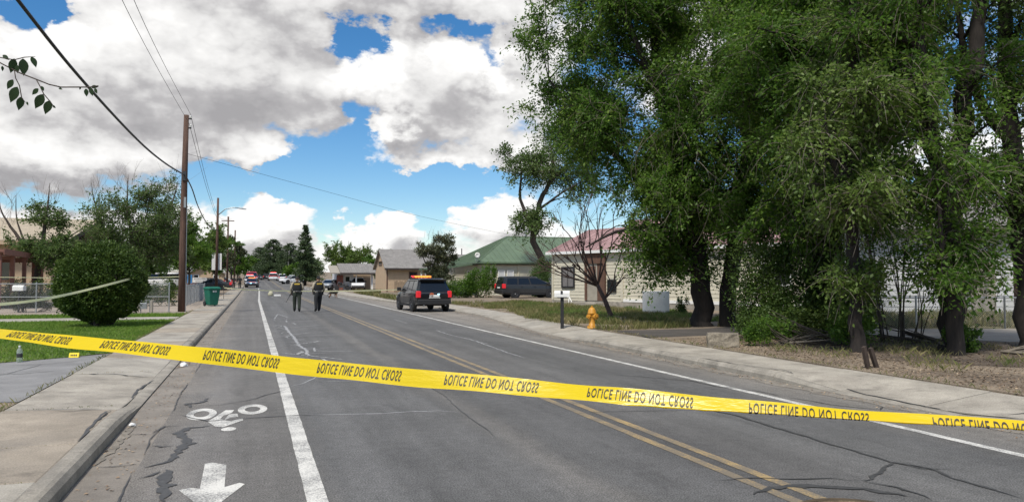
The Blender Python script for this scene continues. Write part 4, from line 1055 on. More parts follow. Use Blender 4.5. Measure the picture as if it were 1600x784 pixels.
small_tree('street_tree', 'dark conical shrub tree beside the tan church gable', -10.2, 58, 5.2, 2.0, M['needle'], 73, 40, 90, .15, low=.05)
small_tree('street_tree', 'dense green tree right behind the near utility pole', -6.4, 80, 8.6, 6.2, M['elm'], 74, 90, 90, .2, low=.22)
small_tree('street_tree', 'broad green tree over the small tan house on the left', -7.6, 101, 9.2, 8.0, M['lime'], 75, 80, 90, .24, low=.25)
small_tree('street_tree', 'leafy tree beside the street lamp pole', -5.0, 112, 8.6, 5.5, M['elm'], 76, 70, 80, .24, low=.28)
small_tree('street_tree', 'thin airy tree between the far left poles', -3.6, 138, 8.6, 5.0, M['sage'], 77, 50, 70, .26, low=.3)
small_tree('street_tree', 'round tree on the far left kerb past the poles', -3.2, 170, 8.2, 6.5, M['elm'], 78, 60, 80, .3, low=.15)
small_tree('street_tree', 'dark tree where the far left row meets the road', -3.6, 215, 9.5, 8.0, M['elm'], 79, 60, 80, .36, low=.1)
small_tree('yard_tree', 'dark tree mass behind the church, low over its right end', -13.0, 96, 7.6, 8.0, M['elm'], 80, 70, 90, .24, low=.05)
small_tree('yard_tree', 'dark yard tree behind the hedge, left of the near pole', -10.5, 76, 6.5, 6.0, M['elm'], 180, 60, 90, .2, low=.05)
small_tree('yard_tree', 'grey green upright tree between tan house and green roof', 14.4, 59.6, 5.8, 3.5, M['sage'], 81, 80, 90, .13, bare=40, low=.04, bark=M['bark'])
small_tree('yard_tree', 'bright green round tree behind the carport', 17.0, 142, 8.6, 9.4, M['lime'], 82, 90, 100, .27, low=.15)
small_tree('yard_tree', 'dark green tree touching the tan house gable', 19.5, 118, 6.6, 5.0, M['elm'], 83, 50, 80, .24, low=.1)
small_tree('yard_tree', 'bare topped tree above the tan house ridge', 23.5, 110, 7.2, 5.0, M['sage'], 84, 30, 60, .22, bare=50, low=.2)
shrub('vine_shrub', 'rampant green vine bush hiding the porch of the green roofed house', (17.1, 58.0, Z),
      [(-1.1, 0, .8, 1.3, .8, .8), (.2, 0, 1.2, 1.1, .8, 1.2), (1.4, .3, 1.6, .7, .6, 1.5), (-2.0, .3, .5, .8, .7, .5)], 12000, M['elm'], .14, 85, stems=20)
shrub('garden_bush', 'bushy green shrub behind the nose of the minivan, by the crooked elm', (23.4, 59.3, Z), [(0, 0, 1.3, 1.0, .9, 1.4), (.3, .2, 2.6, .8, .6, .8), (-.7, -.1, .9, .7, .6, .9)], 8000, M['elm2'], .13, 86, stems=20)
shrub('hedge', 'clipped green hedge behind the chain link fence', (-8.8, 47.5, YARD_L), [(x, 0, .75, .8, .5, .85) for x in (-8, -6.9, -5.8, -4.7, -3.6, -2.5, -1.4, -.3, .8, 1.9, 3.0, 4.1)], 26000, M['bush_leaf'], .11, 87, cat='hedge', stems=30, hollow=.1)
shrub('rose_bush', 'thin greyish leafy bush just inside the left fence', (-10.2, 40.6, YARD_L), [(0, 0, .7, .7, .4, .7), (1.1, .2, .5, .5, .4, .5), (2.2, .1, .4, .4, .3, .4)], 2600, M['sage'], .1, 88, stems=24)

# conifers
def conifer(label, px, py, h, w, seed, lean=0.0, gaps=.0, group=None):
    z = YARD_R + rise(py); r = np.random.default_rng(seed); root = empty('conifer_tree', (px, py, z), 0, label, 'tree', group)
    b = MB(); b.tube([(0, 0, -.1), (0, 0, h * .5), (0, 0, h)], [w * .06, w * .04, .02], k=7); tr = b.build('trunk', M['bark_dark'], root, smooth=True)
    po = []; lc = []; la = []
    lay = int(h / .42)
    for i in range(lay):
        t = (i + r.uniform(0, .6)) / lay
        if t < .08: continue
        zz = h * t; R_ = w * .5 * (1 - t) ** (.75 if w < 6 else .5) * (1 - .5 * max(0, .2 - t) / .2) + .12
        for q in range(7):
            if r.uniform() < gaps: continue
            a = r.uniform(0, 6.283); L_ = R_ * r.uniform(.55, 1.18); p0 = np.array([0, 0, zz]); e = np.array([math.cos(a) * L_, math.sin(a) * L_, zz - L_ * .1 + .1])
            po.append((bez(p0, (p0 + e) / 2 + np.array([0, 0, .12 * L_]), e, 4), np.linspace(.03, .008, 4)))
            k = int(34 + 30 * L_); s = r.uniform(.15, 1.05, k) ** .7
            pos = p0 + (e - p0) * s[:, None] + r.normal(0, .13 + .05 * L_, (k, 3)) * np.array([1, 1, .8]); lc.append(pos); la.append(unit((e - p0) + r.normal(0, .4 * L_, (k, 3))))
    v, f = tubes_np(po, 4); np_mesh('branches', v, f, M['bark_dark'], tr, kind='stuff')
    c = np.concatenate(lc); k = len(c)
    v, f = leaf_arrays(c, np.concatenate(la), r.normal(size=(k, 3)) + np.array([0, 0, .8]), .34 * r.uniform(.6, 1.3, k), .15)
    np_mesh('crown', v, f, M['needle'], root, np.repeat(r.uniform(0, 1, k), 4))
conifer('tall pointed conifer above the two officers', 8.7, 135, 10.6, 4.6, 91, gaps=.12)
conifer('broad dark pine left of the pointed conifer', 5.8, 232, 11.8, 12.5, 92)
conifer('dark pine just left of the broad pine', 2.2, 250, 10.0, 11, 93)
conifer('dark pine right behind the pointed conifer', 10.4, 225, 10.4, 11.5, 94)
conifer('low dark conifer right of the pointed conifer', 12.0, 170, 6.0, 6.5, 95)
small_tree('far_tree', 'far bushy tree left of the pines', -0.5, 290, 8.4, 8.0, M['elm'], 96, 50, 80, .42, low=.05)
small_tree('far_tree', 'far round tree beyond the end of the street', 7.5, 330, 9.0, 13.0, M['elm'], 97, 60, 80, .5, low=.0)
small_tree('far_tree', 'far grey tree filling the right end of the street', 15.5, 235, 7.6, 11.0, M['elm2'], 98, 60, 80, .4, low=.0)
small_tree('far_tree', 'far low tree behind the parked white cars', 10.6, 190, 5.5, 6.5, M['elm'], 99, 50, 80, .32, low=.0)
small_tree('far_tree', 'far tree behind the left street trees', -9.0, 150, 9.6, 10.0, M['elm'], 100, 60, 80, .34, low=.0)

# ================================================================== BUILDINGS
def lap(m, p0, p1, z0, z1, nrm, exp=0.19):
    """horizontal lap boards between two plan points, each course proud at its foot"""
    nx, ny = nrm; z = z0
    while z < z1 - 0.01:
        zt = min(z + exp, z1); o = 0.022
        a, c = (p0[0] + nx * o, p0[1] + ny * o, z), (p1[0] + nx * o, p1[1] + ny * o, z)
        d, e = (p1[0] + nx * .004, p1[1] + ny * .004, zt + .002), (p0[0] + nx * .004, p0[1] + ny * .004, zt + .002)
        m.quad(a, c, d, e); m.quad((p0[0], p0[1], z), (p1[0], p1[1], z), c, a); z = zt


def roof_plane(m, a, b, c, d, th=0.1, ribs=0, rib_h=0.03):
    """a-b along the eave, d-c along the ridge; a slab with optional standing ribs"""
    a, b, c, d = map(Vector, (a, b, c, d)); n = (b - a).cross(d - a).normalized()
    if n.z < 0: n = -n
    m.loft([[tuple(p - n * th) for p in (a, b, c, d)], [tuple(p) for p in (a, b, c, d)]])
    for i in range(ribs):
        t0, t1 = (i + .42) / ribs, (i + .58) / ribs
        q = [a.lerp(b, t0), a.lerp(b, t1), d.lerp(c, t1), d.lerp(c, t0)]
        m.loft([[tuple(p + n * .001) for p in q], [tuple(p + n * rib_h) for p in q]])


def window(parent, p0, p1, z0, z1, nrm, frame=M['wt'], fw=.07, mull=1, glass=M['glass'], curtain=None):
    """framed window on a wall between two plan points"""
    p0, p1 = Vector((*p0, 0)), Vector((*p1, 0)); d = (p1 - p0); L_ = d.length; d.normalize(); n = Vector((*nrm, 0))
    def blk(m, s0, s1, za, zb, o0, o1):
        P = [p0 + d * s0 + n * o0, p0 + d * s1 + n * o0, p0 + d * s1 + n * o1, p0 + d * s0 + n * o1]
        m.loft([[(p.x, p.y, za) for p in P], [(p.x, p.y, zb) for p in P]])
    m = MB(); blk(m, 0, fw, z0, z1, .0, .06); blk(m, L_ - fw, L_, z0, z1, .0, .06); blk(m, fw, L_ - fw, z1 - fw, z1, .0, .058); blk(m, fw, L_ - fw, z0, z0 + fw, .0, .07)
    for i in range(mull):
        s = L_ * (i + 1) / (mull + 1); blk(m, s - .02, s + .02, z0 + fw, z1 - fw, .0, .052)
    w = m.build('window', frame, parent); g_ = MB(); blk(g_, fw, L_ - fw, z0 + fw, z1 - fw, .026, .036); g_.build('pane', glass, w)
    return w


M['cream'] = mat('cream_siding', (0.53, 0.49, 0.385), 0.75, 0.1, 1.5, fine=0.06)
M['pinkroof'] = mat('faded_red_metal_roof', (0.27, 0.155, 0.15), 0.6, 0.3, 1.6, metal=0.0, second=(0.37, 0.245, 0.235), stretch=(.4, 2.5, 1))
M['greenroof'] = mat('green_metal_roof', (0.105, 0.150, 0.092), 0.5, 0.16, 1.0, metal=0.0)
M['greyroof'] = mat('grey_shingle', (0.20, 0.188, 0.175), 0.9, 0.2, 2.0, fine=0.25, bscale=14)
M['tanroof'] = mat('beige_shingle', (0.36, 0.30, 0.22), 0.9, 0.15, 2.0, fine=0.22, bscale=12)
M['tan'] = mat('tan_stucco', (0.44, 0.325, 0.215), 0.9, 0.1, 2.0, fine=0.08)
M['brown'] = mat('brown_wood', (0.115, 0.062, 0.042), 0.8, 0.25, 4, stretch=(3, 3, .5))
M['stake'] = mat('dark_stake', (0.05, 0.036, 0.028), 0.9, 0.3, 6)
M['redwood'] = mat('red_brown_paint', (0.20, 0.092, 0.068), 0.75, 0.15, 3)
M['door_pale'] = mat('pale_door', (0.30, 0.27, 0.22), 0.6, 0.12, 3)
M['curtain'] = mat('curtain', (0.16, 0.15, 0.145), 0.9, 0.4, 9, stretch=(1, 6, .3))
M['whitewall'] = mat('white_wall', (0.52, 0.52, 0.52), 0.8, 0.08, 1.5)
M['brick'] = mat('red_brick', (0.20, 0.075, 0.055), 0.9, 0.25, 6)
M['fascia'] = mat('dark_fascia', (0.045, 0.035, 0.03), 0.8, 0.2, 4)
M['oldfence'] = mat('weathered_fence_board', (0.25, 0.185, 0.125), 0.9, 0.2, 3, stretch=(4, 4, .4))


def pink_house():
    r = empty('clapboard_house', (20.7, 31.65, Z), R(20.4), 'cream clapboard house with a faded pink metal roof behind the elms', 'house')
    Y0, Y1, X1 = -6.2, 10.4, 7.0
    b = MB(); b.box(.03, X1, Y0 + .03, Y1 - .03, 0, 3.2); b.build('wall', M['cream'], r)
    b = MB(); lap(b, (0.03, Y1), (0.03, Y0), .42, 3.15, (-1, 0)); lap(b, (.03, Y0 + .03), (X1, Y0 + .03), .42, 3.15, (0, -1))
    lap(b, (X1, Y1 - .03), (.03, Y1 - .03), .42, 3.15, (0, 1)); b.build('siding', M['cream'], r, kind='stuff')
    b = MB(); b.box(-.05, .028, Y0, 4.68, .28, .44); b.build('skirting', M['wt'], r)
    b = MB(); b.box(-.03, .028, Y0, Y1, 0, .275); b.build('foundation', M['kerb'], r)
    for y in (Y1 - .06, 4.77, Y0 + .06):
        b = MB(); b.box(-.04, .03, y - .06, y + .06, .3, 3.15); b.build('corner_board', M['cream'], r)
    for ya, yb, zr in ((6.9, Y1 + .35, 4.66), (Y0 - .35, 6.89, 5.05)):
        b = MB(); roof_plane(b, (-.24, ya, 3.12), (-.24, yb, 3.12), (3.5, yb, zr), (3.5, ya, zr), .08, int((yb - ya) / .24), .03); b.build('roof', M['pinkroof'], r)
        b = MB(); roof_plane(b, (X1 + .4, ya, 3.12), (X1 + .4, yb, 3.12), (3.5, yb, zr), (3.5, ya, zr), .08); b.build('roof', M['pinkroof'], r)
    b = MB(); b.box(-.28, -.242, Y0 - .3, Y1 + .3, 2.98, 3.14); b.build('fascia', M['wt'], r)
    b = MB()
    b.add([(.03, Y1 - .02, 3.18), (X1, Y1 - .02, 3.18), (3.5, Y1 - .02, 4.5)], [(0, 1, 2)]); b.build('gable', M['cream'], r); b = MB(); b.add([(.03, Y0 + .02, 3.18), (X1, Y0 + .02, 3.18), (3.5, Y0 + .02, 4.9)], [(0, 1, 2)]); b.build('gable', M['cream'], r)
    w = window(r, (.0, 9.55), (.0, 8.45), 1.0, 2.25, (-1, 0), M['trim'], .1, 1, M['curtain'])
    window(r, (0, 5.85), (0, 5.2), .8, 1.5, (-1, 0), M['trim'], .06, 0)
    window(r, (0, -3.6), (0, -5.2), 1.2, 2.3, (-1, 0), M['wt'], .09, 1)
    # porch recess: brown frame and pale door
    b = MB(); b.box(-.12, .02, 7.4, 7.55, .3, 3.0); b.box(-.12, .02, 5.98, 6.1, .3, 3.0); b.box(-.12, .02, 6.1, 7.4, 2.4, 3.0); pf = b.build('porch_frame', M['brown'], r)
    b = MB(); b.box(-.05, .01, 6.62, 7.4, .3, 2.4); d = b.build('door', M['door_pale'], r)
    b = MB(); b.box(-.07, -.052, 6.72, 7.3, 1.4, 2.25); b.build('door_panel', M['brown'], d)
    b = MB(); b.box(-.04, .01, 6.1, 6.62, .3, 2.4); b.build('side_panel', M['brown'], r)
    b = MB(); b.box(-1.0, -.15, 5.8, 7.8, 0, .22); b.build('step', M['concrete'], r)
    for i in range(2):
        q = MB(); q.tube([(-.6 - .1 * i, 8.0 + .3 * i, 0.02), (-.4, 8.5, .5)], .025, 5); q.build('handrail', M['wt'], r)
pink_house()


def green_house():
    r = empty('clapboard_house', (19.64, 64.66, -.17), 0, 'cream house with a green ribbed metal hip roof behind the dark minivan', 'house')
    X1, Y1 = 12.5, 9.0; r.scale = (1.22,) * 3
    b = MB(); b.box(.03, X1, .03, Y1, 0, 2.86); b.build('wall', M['cream'], r)
    b = MB(); lap(b, (.03, .03), (X1, .03), .3, 2.82, (0, -1)); lap(b, (.03, Y1), (.03, .03), .3, 2.82, (-1, 0)); b.build('siding', M['cream'], r, kind='stuff')
    o = .34; e = 2.8; A = [(-o, -o, e), (X1 + o, -o, e), (X1 + o, Y1 + o, e), (-o, Y1 + o, e)]; R0, R1 = (3.6, Y1 / 2, 5.0), (X1 - 1.2, Y1 / 2, 5.0)
    b = MB(); b.loft([[(x, y, z - .12) for x, y, z in A], A], cap=False); b.add(A + [R0, R1], [(0, 1, 5, 4), (1, 2, 5), (2, 3, 4, 5), (3, 0, 4), (3, 2, 1, 0)])
    n = 30                                     # ribs run up each slope
    def rib(p, q):
        b.tube([p, q], .022, 4)
    for i in range(1, n):
        t = i / n; x = -o + (X1 + 2 * o) * t
        if x < R0[0]: top = Vector(A[0]).lerp(Vector(R0), (x + o) / (R0[0] + o))
        elif x > R1[0]: top = Vector(A[1]).lerp(Vector(R1), (X1 + o - x) / (X1 + o - R1[0]))
        else: top = Vector((x, Y1 / 2, 5.0))
        rib((x, -o, e + .01), (x, top.y, top.z + .01))
        y = -o + (Y1 + 2 * o) * t; f = min(t, 1 - t) * 2
        rib((-o, y, e + .01), (-o + (R0[0] + o) * f, y, e + (5.0 - e) * f + .01))
    for p, q in ((A[0], R0), (A[3], R0), (R0, R1), (A[1], R1)): b.tube([p, q], .06, 5)
    roof = b.build('roof', M['greenroof'], r)
    b = MB(); b.lathe([(.1, 0), (.1, .75), (.13, .76), (.13, .84)], 8, (5.4, Y1 / 2 + .4, 4.85)); b.build('chimney', M['steel'], roof)
    b = MB(); b.loft([[(x, y, e - .2) for x, y in ((-o + .1, -o + .1), (X1 + o - .1, -o + .1), (X1 + o - .1, Y1), (-o + .1, Y1))], [(x, y, e - .125) for x, y in ((-o + .1, -o + .1), (X1 + o - .1, -o + .1), (X1 + o - .1, Y1), (-o + .1, Y1))]])
    b.build('soffit', M['fascia'], r)
    window(r, (1.35, 0), (1.9, 0), .9, 2.2, (0, -1), M['wt'], .07, 0, M['whitewall']); window(r, (2.05, 0), (2.6, 0), .9, 2.2, (0, -1), M['wt'], .07, 0, M['whitewall'])
    b = MB(); b.box(2.95, 3.05, -.04, .028, .3, 2.8); b.build('corner_board', M['cream'], r)
    b = MB(); roof_plane(b, (-2.9, -.3, 2.35), (-2.9, 8.5, 2.35), (-.6, 8.0, 2.66), (-.6, .2, 2.66), .1, 14); b.build('porch_roof', M['greenroof'], r)
    for y in (.0, 1.6, 3.2, 4.8, 6.4, 8.0):
        q = MB(); q.box(-2.8, -2.68, y, y + .12, 0, 2.3); q.build('porch_post', M['wt'], r)
    window(r, (0, 3.6), (0, 2.4), .9, 2.2, (-1, 0), M['wt'], .08, 1)
    dish = empty('satellite_dish', (19.15, 64.2, 3.28), 0, 'small white satellite dish on the green roof corner', 'satellite dish')
    b = MB(); b.tube([(0, 0, 0), (0, 0, .45)], .025, 6); b.tube([(-.25, -.1, 0), (0, 0, .3)], .018, 5); b.build('mast', M['steel'], dish)
    b = MB(); b.lathe([(.02, 0), (.14, -.03), (.26, -.1), (.265, -.11), (.14, -.05), (.02, -.02)], 14, (0, -.02, .55), 'y'); b.build('reflector', M['wt'], dish, smooth=True)
green_house()


def tan_house():
    z = YARD_R + rise(88)
    r = empty('stucco_house', (14.5, 85.0, z), 0, 'tan stucco house with a steep grey shingle roof', 'house')
    b = MB(); b.box(0, 6.5, 0, 8, 0, 2.85); b.build('wall', M['tan'], r)
    b = MB(); b.add([(0, 0, 2.85), (0, 8, 2.85), (0, 4, 4.85)], [(0, 1, 2)]); b.build('gable', M['tan'], r)
    b = MB(); roof_plane(b, (-.3, -.5, 2.72), (6.9, -.5, 2.72), (6.9, 4, 5.05), (-.3, 4, 5.05), .12); roof_plane(b, (-.3, 8.5, 2.72), (6.9, 8.5, 2.72), (6.9, 4, 5.05), (-.3, 4, 5.05), .12)
    rf = b.build('roof', M['greyroof'], r)
    b = MB(); b.box(-.28, 6.8, -.56, -.502, 2.5, 2.7); b.build('fascia', M['fascia'], rf)
    window(r, (2.6, 0), (3.6, 0), 1.2, 2.3, (0, -1), M['brown'], .1, 1)
    window(r, (0, 5.4), (0, 3.0), 3.1, 3.6, (-1, 0), M['brown'], .08, 1)
    b = MB(); b.box(.0, .12, -.06, -.002, 0, 2.6); b.build('corner_board', M['brown'], r)
tan_house()
fe = empty('board_fence', (14.6, 80.5, YARD_R + rise(80)), 0, 'weathered tan board fence in front of the tan house', 'fence')
for i in range(22):
    q = MB(); h = 1.25 + .08 * math.sin(i * 2.3); q.box(i * .19, i * .19 + .17, 0, .03, 0.02, h); q.build('board', M['oldfence'], fe)
for zz in (.35, .95):
    q = MB(); q.box(0, 4.2, .032, .08, zz, zz + .09); q.build('rail', M['oldfence'], fe)


def carport():
    z = YARD_R + rise(97)
    r = empty('carport_house', (10.3, 97.0, z), 0, 'low house with a grey roofed carport left of the tan house', 'house')
    b = MB(); b.box(0, 2.1, 1.0, 7, 0, 2.2); b.build('wall', M['whitewall'], r)
    b = MB(); b.box(-.05, .75, .6, .98, 0, 1.9); b.build('brick_panel', M['brick'], r)
    b = MB(); b.box(4.3, 4.55, .3, .55, 0, 2.2); b.build('post', M['wt'], r)
    b = MB(); b.box(2.3, 2.45, .3, .45, 0, 2.2); b.build('post', M['wt'], r)
    b = MB(); b.box(2.12, 4.9, 5.0, 5.2, 0, 2.2); b.build('back_wall', M['tan'], r)
    b = MB(); roof_plane(b, (.3, -.3, 2.22), (5.0, -.3, 2.22), (5.0, 4.2, 3.5), (.3, 4.2, 3.5), .14, 16, .03); rf = b.build('roof', M['greyroof'], r)
    b = MB(); roof_plane(b, (-.9, -.2, 2.2), (.26, -.2, 2.2), (.26, 3.6, 3.2), (-.9, 3.6, 3.2), .12); b.build('annex_roof', M['door_pale'], r)
    b = MB(); b.box(.3, 5.0, -.36, -.303, 2.0, 2.2); b.build('fascia', M['fascia'], rf)
    window(r, (1.0, 1.0), (1.7, 1.0), 1.0, 1.8, (0, -1), M['wt'], .08, 0)
carport()

r = empty('shingle_house', (24.2, 91.5, YARD_R + rise(92)), 0, 'house showing only its grey roof left of the green roof', 'house')
b = MB(); b.box(0, 8, 0, 7, 0, 3.0); b.build('wall', M['cream'], r)
b = MB(); roof_plane(b, (-.6, -.4, 2.9), (8.5, -.4, 2.9), (8.5, 3.5, 4.7), (-.6, 3.5, 4.7), .12); roof_plane(b, (-.6, 7.4, 2.9), (8.5, 7.4, 2.9), (8.5, 3.5, 4.7), (-.6, 3.5, 4.7), .12); rf = b.build('roof', M['greyroof'], r)
for x in (.4, 2.0):
    q = MB(); q.lathe([(.07, 0), (.07, .9)], 7, (x, 3.5, 4.6)); q.build('vent_pipe', M['darksteel'], rf)


def church():
    r = empty('church_hall', (-13.8, 67.0, YARD_L), 0, 'tan hall with a broad beige shingle roof behind the left trees', 'building')
    b = MB(); b.box(-18, -1.2, 0, 15, 0, 4.7); b.build('wall', M['tan'], r)
    b = MB(); roof_plane(b, (-19, -1.0, 4.55), (0, -1.0, 4.55), (.9, 7.5, 6.85), (-19, 7.5, 6.85), .3); roof_plane(b, (-19, 16, 4.55), (0, 16, 4.55), (.9, 7.5, 6.85), (-19, 7.5, 6.85), .3); rf = b.build('roof', M['tanroof'], r)
    b = MB(); b.loft([[(.02, -1.05, 4.2), (.06, -1.05, 4.2), (.06, -1.05, 4.53), (.02, -1.05, 4.53)], [(.93, 7.5, 6.5), (.97, 7.5, 6.5), (.97, 7.5, 6.82), (.93, 7.5, 6.82)]]); b.build('rake_board', M['fascia'], rf)
    b = MB(); b.box(-18.9, -.05, -1.06, -1.003, 4.22, 4.5); b.build('fascia', M['tan'], rf)
    b = MB(); b.add([(-1.19, 0, 4.7), (-1.19, 15, 4.7), (-1.19, 7.5, 6.5)], [(0, 1, 2)]); b.build('gable', M['fascia'], r)
    b = MB(); b.box(-1.19, -1.1, 1.5, 5.5, .4, 4.6); b.build('dark_glazing', M['glass'], r)
    for i in range(4): window(r, (-15 + i * 3.3, 0), (-13.8 + i * 3.3, 0), 1.4, 3.0, (0, -1), M['brown'], .1, 1)
church()


def shelter():
    r = empty('shelter', (-12.3, 44.6, YARD_L), 0, 'red brown open timber shelter at the left edge', 'shelter')
    b = MB(); b.loft([[(-4.2, -.3, 3.15), (.25, -.3, 2.95), (.25, -.3, 3.1), (-4.2, -.3, 3.3)], [(-4.2, 10.6, 3.1), (-.35, 10.6, 2.9), (-.35, 10.6, 3.04), (-4.2, 10.6, 3.25)]]); b.build('roof', M['redwood'], r)
    b = MB(); b.loft([[(.252, -.3, 2.82), (.29, -.3, 2.82), (.29, -.3, 3.13), (.252, -.3, 3.13)], [(-.348, 10.6, 2.78), (-.31, 10.6, 2.78), (-.31, 10.6, 3.08), (-.348, 10.6, 3.08)]]); b.build('fascia', M['redwood'], r)
    for x, y in ((0, 0), (-.1, 2.6), (-.2, 5.2), (-.35, 7.8), (-.5, 10.2), (-3.8, 0), (-3.8, 5), (-3.8, 10)):
        q = MB(); q.box(x - .09, x + .09, y - .09, y + .09, 0, 2.9); q.build('post', M['redwood'], r)
    for y in (0, 2.6, 5.2, 7.8, 10.2):
        q = MB(); q.box(-3.9, -.05, y - .07, y + .07, 2.62, 2.8); q.build('beam', M['redwood'], r)
shelter()

r = empty('small_house', (-9.6, 128.0, YARD_L + rise(128)), 0, 'small tan house with dark windows behind the white sign', 'house')
b = MB(); b.box(0, 5.2, 0, 6, 0, 2.1); b.build('wall', M['tan'], r)
b = MB(); b.add([(0, -.001, 2.1), (5.2, -.001, 2.1), (2.6, -.001, 3.5)], [(0, 1, 2)]); b.build('gable', M['tan'], r)
b = MB(); roof_plane(b, (-.4, -.5, 2.0), (-.4, 6.4, 2.0), (2.6, 6.4, 3.65), (2.6, -.5, 3.65), .12); roof_plane(b, (5.6, -.5, 2.0), (5.6, 6.4, 2.0), (2.6, 6.4, 3.65), (2.6, -.5, 3.65), .12); b.build('roof', M['greyroof'], r)
for x in (.7, 3.6): window(r, (x, 0), (x + .8, 0), .9, 1.9, (0, -1), M['wt'], .08, 0)

# white sign on a brick base, lettering too far to read
r = empty('church_sign', (-7.3, 112.0, YARD_L + rise(112)), 0, 'white roadside sign with a blue panel on a low brick base', 'sign')
b = MB(); b.box(-1.6, 1.4, 0, .4, 0, .75); b.build('brick_base', M['brick'], r)
b = MB(); b.box(-.6, 1.25, .1, .25, .85, 1.55); sb = b.build('board', M['wt'], r)
b = MB(); b.box(-1.3, -.66, .08, .27, .76, 1.95); M['bluesign'] = mat('blue_sign', (0.05, 0.2, 0.42), 0.5, .1, 3); b.build('blue_panel', M['bluesign'], r)
for i, (x0, x1, z0) in enumerate(((-.4, 1.1, 1.33), (-.3, 1.0, 1.08), (-.2, .7, .94))):
    b = MB(); k = 9
    for j in range(k):
        a = x0 + (x1 - x0) * j / k; b.box(a, a + (x1 - x0) / k * .6, .092, .0985, z0, z0 + .13 - .04 * i)
    b.build('lettering', M['trim'], sb)

# pale house beyond the paved lot, right
r = empty('white_house', (21.9, 21.6, Z), R(-19.3), 'white house with a porch glimpsed between the right hand trunks', 'house')
b = MB(); b.box(0, 5.2, .03, 6, 0, 3.4); b.build('wall', M['whitewall'], r)
b = MB(); lap(b, (0, .03), (5.2, .03), .3, 3.4, (0, -1), .2); b.build('siding', M['whitewall'], r, kind='stuff')
b = MB(); b.box(5.22, 8.2, 1.4, 6, 0, 3.2); b.build('porch_wall', M['brown'], r)
b = MB(); roof_plane(b, (-.4, -.6, 3.35), (8.6, -.6, 3.35), (8.6, 3, 4.9), (-.4, 3, 4.9), .12); roof_plane(b, (-.4, 6.5, 3.35), (8.6, 6.5, 3.35), (8.6, 3, 4.9), (-.4, 3, 4.9), .12); b.build('roof', M['greyroof'], r)
for x in (5.4, 8.0):
    q = MB(); q.box(x, x + .14, -.3, -.16, 0, 3.3); q.build('porch_post', M['wt'], r)
b = MB(); b.box(3.6, 4.5, -.05, .0, .2, 2.3); b.build('door', M['door_pale'], r)
fl_ = empty('flag', (25.3, 19.6, Z + 1.55), R(-10), 'striped flag hanging from a slanted pole on the white house', 'flag')
b = MB(); b.tube([(.4, .5, .1), (-.3, -.2, .85)], .018, 6); b.build('flag_pole', M['wt'], fl_)
M['flag_red'] = mat('flag_red', (.42, .05, .06), .8, .1, 5); M['flag_blue'] = mat('flag_blue', (.03, .05, .16), .8, .1, 5)
b = MB()
for i in range(13):
    for j in range(6):
        u0, u1 = j / 6, (j + 1) / 6; f = lambda u, v: (-.28 + u * .5 + .03 * math.sin(u * 9), -.17 + u * .5, .82 - v * .52 - .1 * u + u * .5 * .0)
        b.m = 2 if (i < 7 and j < 2) else (0 if i % 2 == 0 else 1)
        b.quad(f(u0, i / 13), f(u1, i / 13), f(u1, (i + 1) / 13), f(u0, (i + 1) / 13))
b.build('cloth', [M['flag_red'], M['wt'], M['flag_blue']], fl_)

# ================================================================== FENCES
def chain_fence(label, pts, h, base, posts_every=3.0, cell=.07, mid=False, group=None):
    p0 = Vector((*pts[0], base)); r = empty('chain_link_fence', p0, 0, label, 'fence', group); wires = []
    def pt(x, y, z): return np.array([x - p0.x, y - p0.y, z])
    for a, c in zip(pts, pts[1:]):
        a, c = Vector((*a, 0)), Vector((*c, 0)); L_ = (c - a).length; d = (c - a).normalized(); n = max(1, round(L_ / posts_every))
        for i in range(n + 1):
            q = a + d * (L_ * i / n); m = MB(); m.tube([(q.x - p0.x, q.y - p0.y, -.1), (q.x - p0.x, q.y - p0.y, h + .04)], .03, 7); m.lathe([(.035, h + .03), (.02, h + .07)], 7, (q.x - p0.x, q.y - p0.y, 0)); m.build('post', M['steel'], r)
        for z in ([h, h * .55] if mid else [h]):
            m = MB(); m.tube([(a.x - p0.x, a.y - p0.y, z), (c.x - p0.x, c.y - p0.y, z)], .022, 6); m.build('rail', M['steel'], r)
        k = int(L_ / cell)
        for i in range(-int(h / cell), k):
            for s in (0, 1):
                s0, s1 = i * cell, i * cell + h; z0, z1 = (0.03, h) if s == 0 else (h, 0.03)
                if s1 <= 0 or s0 >= L_: continue
                t0, t1 = max(0, s0), min(L_, s1); za, zb = z0 + (z1 - z0) * (t0 - s0) / h, z0 + (z1 - z0) * (t1 - s0) / h
                P0, P1 = a + d * t0, a + d * t1; wires.append((np.stack([pt(P0.x, P0.y, za), pt(P1.x, P1.y, zb)]), np.array([.0026, .0026])))
    v, f = tubes_np(wires, 3); np_mesh('wire_mesh', v, f, M['steel'], r, kind='stuff')
chain_fence('chain link fence with rails across the left yard behind the round bush', [(-18, 41.5), (-3.7, 38.25)], 1.35, YARD_L, 3.2, mid=True)
chain_fence('chain link fence running along the pavement behind the green bin', [(-3.62, 47.0), (-3.5, 62.0)], 1.2, YARD_L, 2.6)
chain_fence('chain link fence beyond the pale paved lot on the right', [(16.6, 18.2), (21.7, 16.4), (33, 12.4)], .95, Z, 2.7)

